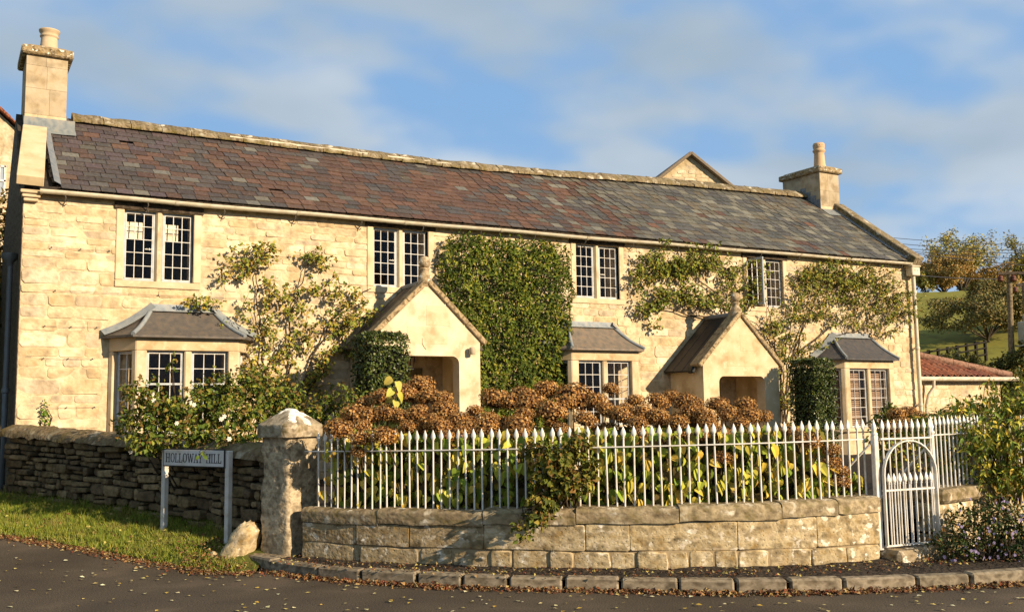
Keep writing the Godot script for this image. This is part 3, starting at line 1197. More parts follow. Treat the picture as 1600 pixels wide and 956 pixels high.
func gutter(house: Node3D) -> void:
	var g := group_node("gutter", house)
	var cream := Color(0.56, 0.52, 0.40)
	var x0 := 0.20
	var n := 0
	var b: Mb
	while x0 < 19.8:
		var x1 := minf(x0 + 1.98, 19.86)
		b = Mb.new()
		b.col = cream * rng.randf_range(0.95, 1.03)
		var rows := []
		for i in 7:
			var x := lerpf(x0, x1, i / 6.0)
			var row := PackedVector3Array()
			for k in 11:
				var t := PI + PI * k / 10.0
				row.append(Vector3(x, gut_y(x) + sin(t) * 0.058 + 0.03, 0.155 + cos(t) * 0.058))
			for k in 11:
				var t := TAU - PI * k / 10.0
				row.append(Vector3(x, gut_y(x) + sin(t) * 0.050 + 0.031, 0.155 + cos(t) * 0.050))
			rows.append(row)
		rows.reverse()
		b.grid(rows, true)
		part("gutter_length", b.mesh(), M.paint, g)
		b = Mb.new()
		b.col = cream * 0.93
		var ring := []
		for e in 2:
			var row := PackedVector3Array()
			for k in 9:
				var t := PI + PI * k / 8.0
				row.append(Vector3(x1 - 0.03 + 0.06 * e, gut_y(x1) + sin(t) * 0.066 + 0.03, 0.155 + cos(t) * 0.066))
			ring.append(row)
		ring.reverse()
		b.grid(ring)
		part("gutter_joint", b.mesh(), M.paint, g)
		x0 = x1
		n += 1
	x0 = 0.55
	while x0 < 19.9:
		b = Mb.new()
		b.col = Color(0.16, 0.145, 0.12)
		var y := gut_y(x0)
		b.tube([Vector3(x0, y - 0.13, -0.01), Vector3(x0, y - 0.115, 0.06), Vector3(x0 + 0.01, y - 0.065, 0.13), Vector3(x0, y - 0.034, 0.155)], [0.009], 5)
		b.tube([Vector3(x0 - 0.01, y - 0.13, -0.01), Vector3(x0, y - 0.17, 0.03), Vector3(x0 + 0.02, y - 0.15, 0.08)], [0.008], 5)
		part("gutter_bracket", b.mesh(), M.dark_metal, g)
		x0 += 1.19
	b = Mb.new()
	b.col = Color(0.07, 0.055, 0.04)
	for i in 20:
		var x := 0.12 + i * 1.0
		b.box(Vector3(x + 0.49, eave_y(x) - 0.045, 0.045), Vector3(0.995, 0.085, 0.075))
	part("fascia", b.mesh(), M.weathered_wood, g)
	# hopper and downpipe at the right hand end
	var p := group_node("downpipe", house)
	b = Mb.new()
	b.col = Color(0.62, 0.57, 0.43)
	b.box(Vector3(19.98, 4.86, 0.14), Vector3(0.30, 0.22, 0.20), 0.015)
	b.box(Vector3(19.98, 4.985, 0.14), Vector3(0.35, 0.035, 0.245), 0.01)
	for s in [-0.05, 0.05]:
		b.lathe(Vector3(19.98 + s, 4.88, 0.245), [Vector2(0.0, -0.012), Vector2(0.014, -0.01), Vector2(0.014, 0.01), Vector2(0.0, 0.012)], 8)
	part("hopper", b.mesh(), M.paint, p)
	b = Mb.new()
	b.col = Color(0.62, 0.58, 0.45)
	b.tube([Vector3(19.98, 4.78, 0.14), Vector3(19.99, 4.4, 0.13), Vector3(20.0, 0.5, 0.13)], [0.05], 12)
	part("pipe", b.mesh(), M.paint, p)
	for y in [4.3, 2.9, 1.5]:
		b = Mb.new()
		b.col = Color(0.60, 0.56, 0.43)
		b.lathe(Vector3(19.99, y, 0.13), [Vector2(0.05, 0), Vector2(0.064, 0.005), Vector2(0.064, 0.07), Vector2(0.05, 0.075)], 12)
		b.box(Vector3(19.99, y + 0.035, 0.065), Vector3(0.17, 0.03, 0.02), 0.005)
		part("pipe_socket", b.mesh(), M.paint, p)
	# grey pipe on the shaded left gable
	var q := group_node("downpipe", house)
	b = Mb.new()
	b.col = Color(0.17, 0.19, 0.20)
	b.tube([Vector3(-0.10, 3.96, -0.95), Vector3(-0.10, 0.5, -0.95)], [0.042], 10)
	part("pipe", b.mesh(), M.iron_paint, q)
	b = Mb.new()
	b.col = Color(0.17, 0.19, 0.20)
	b.lathe(Vector3(-0.11, 3.93, -0.95), [Vector2(0.045, 0), Vector2(0.06, 0.06), Vector2(0.11, 0.12), Vector2(0.12, 0.2), Vector2(0.11, 0.2)], 8)
	part("hopper", b.mesh(), M.iron_paint, q)
	b = Mb.new()
	b.col = Color(0.17, 0.19, 0.20)
	b.lathe(Vector3(-0.10, 1.95, -0.95), [Vector2(0.042, 0), Vector2(0.056, 0.005), Vector2(0.056, 0.08), Vector2(0.042, 0.085)], 10)
	part("pipe_socket", b.mesh(), M.iron_paint, q)

func gut_y(x: float) -> float:
	return eave_y(x) - 0.075 - 0.018 * sin(x / LEN * PI) + 0.006 * sin(x * 1.7)

func bay(house: Node3D, xc: float, front: float, back: float, d: float, y0: float, ys: float, yt: float, roof_lift: float, rows: int, blind: bool, lead: Color, bar_row := -1) -> void:
	# a canted bay: stone posts, sill wall, lintel band, metal lights, a hipped lead roof
	var w := group_node("bay_window", house)
	var fl := Vector3(xc - front / 2, 0, d)
	var fr := Vector3(xc + front / 2, 0, d)
	var bl := Vector3(xc - back / 2, 0, 0)
	var br := Vector3(xc + back / 2, 0, 0)
	var faces := [[bl, fl, 1], [fl, fr, 2], [fr, br, 1]]
	for f in faces:
		var a: Vector3 = f[0]
		var e: Vector3 = f[1]
		var t := (e - a).normalized()
		var nn := Vector3(-t.z, 0, t.x)
		var l := a.distance_to(e)
		var xf := Transform3D(Basis(t, Vector3.UP, nn), a)
		var b := Mb.new()
		b.col = stone_col(1)
		b.xf = xf
		b.box(Vector3(l / 2, (y0 + ys) / 2 - 0.06, -0.09), Vector3(l - 0.01, ys - y0 - 0.12, 0.18), 0.006)
		part("sill_wall", b.mesh(), M.ashlar, w)
		b = Mb.new()
		b.col = stone_col(1)
		b.xf = xf
		b.box(Vector3(l / 2, ys - 0.05, -0.06), Vector3(l + 0.03, 0.10, 0.20), 0.014)
		part("sill", b.mesh(), M.ashlar, w)
		b = Mb.new()
		b.col = stone_col(1).lerp(Color(0.56, 0.41, 0.22), 0.5)
		b.xf = xf
		b.box(Vector3(l / 2, yt + 0.105, -0.085), Vector3(l - 0.004, 0.21, 0.172), 0.008)
		part("bay_lintel", b.mesh(), M.ashlar, w)
		# posts at both ends of each face, and the mullion
		var post := 0.16 if f[2] == 2 else 0.10
		var ps := [post / 2, l - post / 2]
		if f[2] == 2: ps.append(l / 2)
		for i in ps.size():
			b = Mb.new()
			b.col = stone_col(1)
			b.xf = xf
			var pw: float = post if i < 2 else 0.11
			b.box(Vector3(ps[i], (ys + yt) / 2, -0.088 + (0.004 if i < 2 else -0.014)), Vector3(pw, yt - ys, 0.165), 0.02 if i == 2 else 0.012)
			part("mullion" if i == 2 else "post", b.mesh(), M.ashlar, w)
		var lights: int = f[2]
		var cols := 3 if lights == 2 else 2
		for k in lights:
			var c0 := post if k == 0 else l / 2 + 0.055
			var c1 := l - post if k == lights - 1 else l / 2 - 0.055
			var cw := c1 - c0
			casement(w, xf * Transform3D(Basis.IDENTITY, Vector3((c0 + c1) / 2, ys, -0.10)), cw - 0.006, yt - ys - 0.004, cols, rows, 0.030)
			if bar_row > 0 and lights == 2:
				b = Mb.new()
				b.col = Color(0.42, 0.46, 0.47)
				b.xf = xf
				b.box(Vector3((c0 + c1) / 2, ys + 0.03 + (yt - ys - 0.06) * bar_row / rows, -0.092), Vector3(cw - 0.01, 0.034, 0.035), 0.006)
				part("transom", b.mesh(), M.iron_paint, w)
		if blind:
			for k in int((yt - ys) / 0.048):
				b = Mb.new()
				b.col = Color(0.30, 0.20, 0.13)
				b.xf = xf
				b.box(Vector3(l / 2, 0, 0), Vector3(maxf(0.1, l - 0.26), 0.040, 0.006))
				part("blind_slat", b.mesh(), M.paint, w, xf * Transform3D(Basis(Vector3.RIGHT, -0.5), Vector3(0, ys + 0.03 + k * 0.048, -0.22)) * xf.affine_inverse())
	# dark room floor and ceiling of the bay
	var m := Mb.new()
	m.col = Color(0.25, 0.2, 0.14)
	m.xf = Transform3D(Basis(Vector3(1, 0, 0), Vector3(0, 0, 1), Vector3(0, -1, 0)), Vector3.ZERO)
	var flat := PackedVector2Array([Vector2(bl.x + 0.1, 0.0), Vector2(fl.x + 0.06, d - 0.17), Vector2(fr.x - 0.06, d - 0.17), Vector2(br.x - 0.1, 0.0)])
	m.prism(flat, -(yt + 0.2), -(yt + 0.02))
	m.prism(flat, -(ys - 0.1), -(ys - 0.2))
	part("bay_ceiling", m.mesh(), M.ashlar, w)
	# lead roof
	var o := 0.12
	var ye := yt + 0.225
	var e := [Vector3(bl.x - o * 0.9, ye + 0.01, 0.005), Vector3(fl.x - o * 0.55, ye, d + o), Vector3(fr.x + o * 0.55, ye, d + o), Vector3(br.x + o * 0.9, ye + 0.01, 0.005)]
	var top := [Vector3(xc - back / 2 + 0.62, ye + roof_lift, 0.03), Vector3(xc + back / 2 - 0.62, ye + roof_lift, 0.03)]
	var r := Mb.new()
	r.col = lead
	var swell := func(p: Vector3, q: Vector3, t: float) -> Vector3:
		return p.lerp(q, t) + Vector3(0, -0.05 * sin(t * PI), 0)
	for s in [[e[0], e[1], top[0], top[0]], [e[1], e[2], top[0], top[1]], [e[2], e[3], top[1], top[1]]]:
		var rws := []
		for j in 7:
			var row := PackedVector3Array()
			for i in 7:
				var low: Vector3 = s[0].lerp(s[1], i / 6.0)
				var hi: Vector3 = s[2].lerp(s[3], i / 6.0)
				row.append(swell.call(low, hi, j / 6.0) + Vector3(0, rng.randf_range(-0.003, 0.003), 0))
			rws.append(row)
		r.grid(rws)
	for i in 3:
		var a: Vector3 = e[i]
		var q: Vector3 = e[i + 1]
		r.quad(a + Vector3(0, -0.035, 0), q + Vector3(0, -0.035, 0), q, a)
		var ai := Vector3(lerpf(a.x, xc, 0.1), a.y - 0.035, a.z - 0.1 if a.z > 0.1 else a.z)
		var qi := Vector3(lerpf(q.x, xc, 0.1), q.y - 0.035, q.z - 0.1 if q.z > 0.1 else q.z)
		r.quad(ai, qi, q + Vector3(0, -0.035, 0), a + Vector3(0, -0.035, 0))
	part("lead_roof", r.mesh(), M.lead, w)
	for k in [[e[1], top[0]], [e[2], top[1]], [e[0], top[0]], [e[3], top[1]]]:
		r = Mb.new()
		r.col = Color(0.27, 0.30, 0.30)
		var wide := 0.035
		var side: Vector3 = Vector3(0.10 if k[1] == top[0] else -0.10, 0, 0)
		var pts := []
		for j in 8:
			pts.append(swell.call(k[0], k[1], j / 7.0) + Vector3(0, 0.012, 0))
		if k[0].z < 0.1:
			var rws := [PackedVector3Array(), PackedVector3Array()]
			for p in pts:
				rws[0].append(p + Vector3(0, 0.0, 0.13) + side * 0.3)
				rws[1].append(p + Vector3(0, 0.085, 0.012) - side * 0.2)
			if k[1] == top[1]:
				rws.reverse()
			r.grid(rws)
		else:
			r.tube(pts, [0.036], 7)
		part("lead_roll", r.mesh(), M.lead, w)
	r = Mb.new()
	r.col = Color(0.30, 0.33, 0.33)
	r.grid([PackedVector3Array([top[0] + Vector3(-0.06, -0.045, 0.10), top[1] + Vector3(0.06, -0.045, 0.10)]), PackedVector3Array([top[0] + Vector3(-0.03, 0.0, 0.03), top[1] + Vector3(0.03, 0.0, 0.03)]), PackedVector3Array([top[0] + Vector3(-0.03, 0.075, 0.012), top[1] + Vector3(0.03, 0.075, 0.012)])])
	part("lead_apron", r.mesh(), M.lead, w)

func porch(house: Node3D, x0: float, x1: float, d: float, ys: float, yp: float, ox0: float, ox1: float, oy: float, roof_col: Color, pale: Color) -> void:
	var p := group_node("porch", house)
	var xc := (x0 + x1) / 2
	var b := Mb.new()
	b.col = pale
	# front: a gable with an opening that has rounded upper corners
	var q := PackedVector2Array([Vector2(x0, 0.3), Vector2(ox0, 0.3)])
	var rr := 0.13
	for i in 6:
		var t := PI - PI / 2 * i / 5.0
		q.append(Vector2(ox0 + rr + cos(t) * rr, oy - rr + sin(t) * rr))
	for i in 6:
		var t := PI / 2 - PI / 2 * i / 5.0
		q.append(Vector2(ox1 - rr + cos(t) * rr, oy - rr + sin(t) * rr))
	q.append(Vector2(ox1, 0.3))
	q.append_array([Vector2(x1, 0.3), Vector2(x1, ys), Vector2(xc, yp), Vector2(x0, ys)])
	b.prism(q, d - 0.24, d)
	part("gable_front", b.mesh(), M.ashlar, p)
	# a few large blocks that stand out of the render
	var blocks := [[x0 + (xc - x0) * 0.62, xc + 0.38, oy + 0.20, oy + 0.50], [xc - 0.02, xc + 0.44, oy + 0.515, oy + 0.86]]
	for k in blocks:
		b = Mb.new()
		b.col = pale.lerp(Color(0.58, 0.43, 0.25), rng.randf_range(0.25, 0.6))
		b.box(Vector3((k[0] + k[1]) / 2, (k[2] + k[3]) / 2, d - 0.003), Vector3(k[1] - k[0], k[3] - k[2], 0.012), 0.004)
		part("ashlar_block", b.mesh(), M.ashlar, p)
	for s in [-1, 1]:
		b = Mb.new()
		b.col = pale.lerp(Color(0.5, 0.38, 0.22), 0.35)
		var xs := x0 + 0.125 if s < 0 else x1 - 0.125
		b.box(Vector3(xs, (0.3 + ys - 0.06) / 2, (d - 0.245) / 2), Vector3(0.22, ys - 0.06 - 0.3, d - 0.25))
		part("side_wall", b.mesh(), M.ashlar, p)
	b = Mb.new()
	b.col = Color(0.42, 0.34, 0.22)
	b.box(Vector3(xc, 0.40, d / 2 + 0.1), Vector3(x1 - x0 - 0.3, 0.12, d + 0.5), 0.01)
	part("floor_slab", b.mesh(), M.old_stone, p)
	b = Mb.new()
	b.col = Color(0.5, 0.42, 0.3)
	b.box(Vector3(xc, oy + 0.16, (d - 0.24) / 2), Vector3(x1 - x0 - 0.48, 0.05, d - 0.26))
	part("ceiling", b.mesh(), M.ashlar, p)
	# roof slopes behind the raised front coping
	var run := Vector2(xc - x0, yp - ys)
	var ln := run.length()
	for s in [-1, 1]:
		var up := Vector3(-s * run.x, run.y, 0).normalized()
		var nn := Vector3(s * run.y, run.x, 0).normalized()
		var foot := Vector3(xc + s * (run.x + 0.13), ys - 0.13 * run.y / run.x - 0.04, 0)
		for k in 3:
			b = Mb.new()
			b.col = roof_col * rng.randf_range(0.85, 1.2)
			var z0 := 0.004 + (d - 0.17) * k / 3.0
			var z1 := 0.004 + (d - 0.17) * (k + 1) / 3.0
			b.xf = Transform3D(Basis(up, nn, up.cross(nn)), foot)
			var mid := (z0 + z1) / 2 * (up.cross(nn)).z
			b.box(Vector3((ln + 0.17) / 2, 0.03 - 0.004 * k, mid), Vector3(ln + 0.17, 0.05, z1 - z0 - 0.003), 0.006)
			part("roof_panel", b.mesh(), M.lead, p)
		# coping stones on the front gable
		for k in 3:
			b = Mb.new()
			b.col = Color(0.42, 0.33, 0.20) * rng.randf_range(0.9, 1.1)
			b.xf = Transform3D(Basis(up, nn, up.cross(nn)), Vector3(xc + s * run.x, ys, 0) - up * 0.11)
			var a := (ln + 0.13) * k / 3.0
			var e := (ln + 0.13) * (k + 1) / 3.0
			b.box(Vector3((a + e) / 2, 0.045, (d - 0.10) * (up.cross(nn)).z), Vector3(e - a - 0.005, 0.09, 0.30), 0.014)
			part("coping_stone", b.mesh(), M.old_stone, p)
	b = Mb.new()
	b.col = Color(0.24, 0.26, 0.27)
	b.tube([Vector3(xc, yp + 0.035, 0.0), Vector3(xc, yp + 0.035, d - 0.22)], [0.05], 8)
	part("lead_ridge", b.mesh(), M.lead, p)
	# ball finial on a little pedestal
	b = Mb.new()
	b.col = Color(0.46, 0.37, 0.25)
	b.lathe(Vector3(xc, yp + 0.04, d - 0.10), [Vector2(0.12, -0.08), Vector2(0.115, 0.10), Vector2(0.085, 0.13), Vector2(0.06, 0.19), Vector2(0.085, 0.215), Vector2(0.085, 0.235), Vector2(0.055, 0.25)], 16)
	var ball := []
	for i in 11:
		var t := -PI / 2 + PI * i / 10
		ball.append(Vector2(maxf(0.001, cos(t) * 0.108), 0.345 + sin(t) * 0.108))
	b.lathe(Vector3(xc, yp + 0.04, d - 0.10), ball, 20)
	part("finial", b.mesh(), M.lichen_stone, p)

func door(house: Node3D, x0: float, x1: float, y0: float, y1: float, frame: Color, panel: Color) -> void:
	var w := group_node("door", house)
	var b := Mb.new()
	b.col = frame
	for x in [x0 + 0.045, x1 - 0.045]:
		b.box(Vector3(x, (y0 + y1) / 2, -0.08), Vector3(0.09, y1 - y0, 0.1), 0.008)
	b.box(Vector3((x0 + x1) / 2, y1 - 0.045, -0.081), Vector3(x1 - x0 - 0.18, 0.09, 0.098), 0.008)
	part("door_frame", b.mesh(), M.paint, w)
	b = Mb.new()
	b.col = panel
	b.box(Vector3((x0 + x1) / 2, (y0 + y1) / 2 - 0.04, -0.125), Vector3(x1 - x0 - 0.19, y1 - y0 - 0.1, 0.045))
	part("door_leaf", b.mesh(), M.paint, w)
	var pw := (x1 - x0 - 0.19) / 2
	for i in 2:
		for k in [[0.08, 0.42], [0.5, 0.95]]:
			b = Mb.new()
			b.col = panel * 0.85
			var h: float = (k[1] - k[0]) * (y1 - y0 - 0.2)
			b.box(Vector3(x0 + 0.095 + pw * (i + 0.5), y0 + k[0] * (y1 - y0 - 0.2) + h / 2, -0.1), Vector3(pw - 0.1, h - 0.06, 0.018), 0.006)
			part("door_panel", b.mesh(), M.paint, w)

func cottage() -> Node3D:
	var house := thing("cottage", "long honey stone cottage with slate roof, two gabled porches and three bay windows", "cottage")
	var wins := [[1.42, 2.48, 3.68, 4.80], [5.59, 6.66, 3.79, 4.86], [9.92, 10.98, 3.78, 4.87], [14.52, 15.62, 3.79, 4.88]]
	var holes := wins.duplicate()
	holes.append_array([[1.55, 3.07, 1.0, 2.55], [9.4, 10.9, 1.0, 2.5], [16.95, 18.55, 0.95, 2.4], [5.62, 6.55, 0.5, 2.35], [12.75, 13.65, 0.5, 2.1]])
	var solid := []
	for o in wins: solid.append([o[0] - 0.15, o[1] + 0.15, o[2] - 0.15, o[3]])
	var all := holes.duplicate()
	front_wall(house, all)
	var w: Node3D
	w = upper_window(house, 1.42, 2.48, 3.68, 4.80, 1, 0)
	var b := Mb.new()
	b.col = Color(0.80, 0.74, 0.58)
	# cream roman blinds half drawn inside the first window
	for x in [1.60, 2.15]:
		b = Mb.new()
		b.col = Color(0.80, 0.74, 0.58)
		for k in 3:
			b.box(Vector3(x, 4.60 - k * 0.09, -0.22 - 0.004 * k), Vector3(0.26, 0.088, 0.012), 0.004)
		part("blind", b.mesh(), M.paint, w)
	upper_window(house, 5.59, 6.66, 3.79, 4.86, 1, 0)
	upper_window(house, 9.92, 10.98, 3.78, 4.87, 0, -1)
	upper_window(house, 14.52, 15.62, 3.79, 4.88, 0, 0, true)
	roof(house)
	chimney(house, 0.10, 0.76, -2.35, -3.3, 6.45, 7.86, [0.47, -2.65, Color(0.54, 0.43, 0.29), [Vector2(0.165, 0), Vector2(0.15, 0.06), Vector2(0.135, 0.25), Vector2(0.135, 0.27), Vector2(0.155, 0.285), Vector2(0.155, 0.305), Vector2(0.14, 0.32), Vector2(0.15, 0.35), Vector2(0.175, 0.385), Vector2(0.175, 0.41), Vector2(0.15, 0.415), Vector2(0.12, 0.40), Vector2(0.11, 0.2)]])
	chimney(house, 19.42, 20.16, -2.2, -3.55, 6.5, 7.86, [19.80, -2.52, Color(0.60, 0.42, 0.25), [Vector2(0.20, 0), Vector2(0.175, 0.07), Vector2(0.155, 0.12), Vector2(0.135, 0.45), Vector2(0.14, 0.46), Vector2(0.165, 0.50), Vector2(0.175, 0.53), Vector2(0.15, 0.56), Vector2(0.14, 0.59), Vector2(0.155, 0.60), Vector2(0.16, 0.64), Vector2(0.16, 0.70), Vector2(0.14, 0.735), Vector2(0.06, 0.75), Vector2(0.001, 0.75)]], true)
	gutter(house)
	# kneelers: corbelled stones carrying the copings
	for k in [[-0.06, 0.24], [LEN - 0.30, LEN + 0.16]]:
		for i in 3:
			b = Mb.new()
			b.col = stone_col(1) * 0.9
			b.box(Vector3((k[0] + k[1]) / 2, 4.925 + eave_y(k[0]) - 5.0 - i * 0.055, 0.045 - i * 0.02), Vector3(k[1] - k[0] - i * 0.05, 0.052, 0.20 - i * 0.03), 0.01)
			part("kneeler_stone", b.mesh(), M.ashlar, house)
	bay(house, 2.32, 1.54, 2.16, 0.55, 0.3, 1.30, 2.56, 0.46, 5, false, Color(0.125, 0.108, 0.088), 3)
	bay(house, 10.20, 1.58, 2.30, 0.55, 0.3, 1.25, 2.50, 0.50, 5, false, Color(0.20, 0.165, 0.125), 2)
	bay(house, 17.72, 1.66, 2.50, 0.55, 0.3, 1.05, 2.40, 0.56, 6, true, Color(0.085, 0.082, 0.075))
	porch(house, 5.15, 7.17, 1.02, 2.78, 3.74, 5.55, 6.76, 2.51, Color(0.075, 0.062, 0.05), Color(0.68, 0.58, 0.41))
	porch(house, 12.22, 14.29, 1.05, 2.44, 3.44, 12.63, 13.89, 2.19, Color(0.04, 0.036, 0.03), Color(0.60, 0.49, 0.31))
	door(house, 5.62, 6.55, 0.46, 2.35, Color(0.16, 0.135, 0.06), Color(0.22, 0.17, 0.08))
	door(house, 12.75, 13.65, 0.46, 2.1, Color(0.36, 0.28, 0.16), Color(0.25, 0.19, 0.10))
	return house

func shield(at: Vector3) -> ArrayMesh:
	var q := PackedVector2Array([Vector2(-0.07, 0.09), Vector2(0.07, 0.09), Vector2(0.07, 0.0), Vector2(0.045, -0.05), Vector2(0, -0.10), Vector2(-0.045, -0.05), Vector2(-0.07, 0.0)])
	var b := Mb.new()
	b.col = Color(0.66, 0.56, 0.39)
	b.xf = Transform3D(Basis.IDENTITY, at)
	b.prism(q, -0.01, 0.012)
	return b.mesh()

func house_fittings(house: Node3D) -> void:
	part("carved_shield", shield(Vector3(6.13, 2.72, 1.021)), M.ashlar, house)
	# lamp on the first porch front
	var l := thing("wall_lamp", "small pale stone coloured wall light on the first porch front, right of its opening", "wall lamp", Vector3(6.97, 2.60, 1.02))
	var b := Mb.new()
	b.col = Color(0.55, 0.46, 0.32)
	b.box(Vector3(0, 0, 0.02), Vector3(0.05, 0.07, 0.04), 0.008)
	part("bracket", b.mesh(), M.paint, l)
	b = Mb.new()
	b.col = Color(0.50, 0.42, 0.30)
	b.lathe(Vector3(0, -0.06, 0.09), [Vector2(0.001, 0), Vector2(0.05, 0), Vector2(0.055, 0.10), Vector2(0.045, 0.125), Vector2(0.001, 0.13)], 12)
	part("lamp_housing", b.mesh(), M.paint, l)
	# black lantern under the first porch ceiling
	l = thing("lantern", "black glazed lantern hanging just inside the first porch", "lantern", Vector3(5.98, 2.30, 0.62))
	b = Mb.new()
	b.col = Color(0.015, 0.014, 0.013)
	for s in [[-1, -1], [1, -1], [1, 1], [-1, 1]]:
		b.tube([Vector3(s[0] * 0.06, 0, s[1] * 0.06), Vector3(s[0] * 0.085, 0.2, s[1] * 0.085)], [0.008], 5)
	b.box(Vector3(0, 0, 0), Vector3(0.14, 0.015, 0.14))
	b.lathe(Vector3(0, 0.2, 0), [Vector2(0.13, 0), Vector2(0.06, 0.07), Vector2(0.015, 0.09), Vector2(0.012, 0.33)], 8)
	part("frame", b.mesh(), M.dark_metal, l)
	b = Mb.new()
	for s in [0, 1, 2, 3]:
		b.xf = Transform3D(Basis(Vector3.UP, s * PI / 2), Vector3.ZERO)
		b.quad(Vector3(-0.058, 0.01, 0.062), Vector3(0.058, 0.01, 0.062), Vector3(0.08, 0.2, 0.084), Vector3(-0.08, 0.2, 0.084))
	part("glazing", b.mesh(), M.glass, l)
	# floodlight on the second porch's shaded flank
	l = thing("floodlight", "small black floodlight on the left flank of the second porch", "floodlight", Vector3(12.21, 2.34, 0.80))
	b = Mb.new()
	b.col = Color(0.012, 0.012, 0.012)
	b.box(Vector3(-0.03, 0, 0), Vector3(0.06, 0.05, 0.05), 0.008)
	part("bracket", b.mesh(), M.dark_metal, l)
	b = Mb.new()
	b.col = Color(0.014, 0.014, 0.014)
	b.box(Vector3.ZERO, Vector3(0.10, 0.13, 0.16), 0.02)
	part("lamp_housing", b.mesh(), M.dark_metal, l, Transform3D(Basis(Vector3(0, 0, 1), -0.5), Vector3(-0.1, -0.02, 0.02)))
	# training wires with vine eyes on the open stretch of wall
	for k in [[0.35, 1.25, 4.12], [0.3, 3.6, 3.47], [0.3, 1.1, 2.93], [0.3, 1.05, 2.45], [0.25, 1.1, 1.72]]:
		var w := thing("training_wire", "thin garden wire stretched on the wall, %s" % ["nearest the eaves, left of the first window", "just below the first upstairs window", "left of the first bay roof", "beside the head of the first bay", "lowest, left of the first bay"][[4.12, 3.47, 2.93, 2.45, 1.72].find(k[2])], "wire", Vector3(k[0], k[2], 0.03), "training wires on the front wall")
		b = Mb.new()
		b.col = Color(0.10, 0.09, 0.08)
		var l2: float = k[1] - k[0]
		b.tube([Vector3(0, 0, 0), Vector3(l2 / 2, -0.008, 0), Vector3(l2, 0, 0)], [0.0025], 4)
		part("strand", b.mesh(), M.dark_metal, w)
		for t in [0.05, 0.5, 0.95]:
			b = Mb.new()
			b.col = Color(0.06, 0.055, 0.05)
			b.tube([Vector3(l2 * t, -0.004, -0.03), Vector3(l2 * t, -0.004, 0.008)], [0.006], 5)
			b.lathe(Vector3(l2 * t, -0.016, 0.008), [Vector2(0.001, 0), Vector2(0.013, 0.012), Vector2(0.001, 0.024)], 6)
			part("vine_eye", b.mesh(), M.dark_metal, w)

# ---------------------------------------------------------------- walls, railings, gate, sign
func wall_top(s: float) -> float:
	return lerpf(0.60, 0.715, clampf(s / 5.9, 0, 1))

func block_on(wall: Node3D, line: Array, s0: float, s1: float, y0: float, y1: float, out: float, dep: float, bev: float, col: Color, m: Material, called: String, jit := 0.05) -> void:
	var a := along(line, s0).origin
	var e := along(line, s1).origin
	var d := (e - a).normalized()
	var mid := (a + e) * 0.5 + Vector3(0, (y0 + y1) / 2, 0)
	var z := Vector3(-d.z, 0, d.x)
	var b := Mb.new()
	b.col = col
	b.stone(Vector3(0, 0, out), a.distance_to(e), y1 - y0, dep, bev, rng, jit, true)
	part(called, b.mesh(), m, wall, Transform3D(Basis(d, Vector3.UP, z), mid))

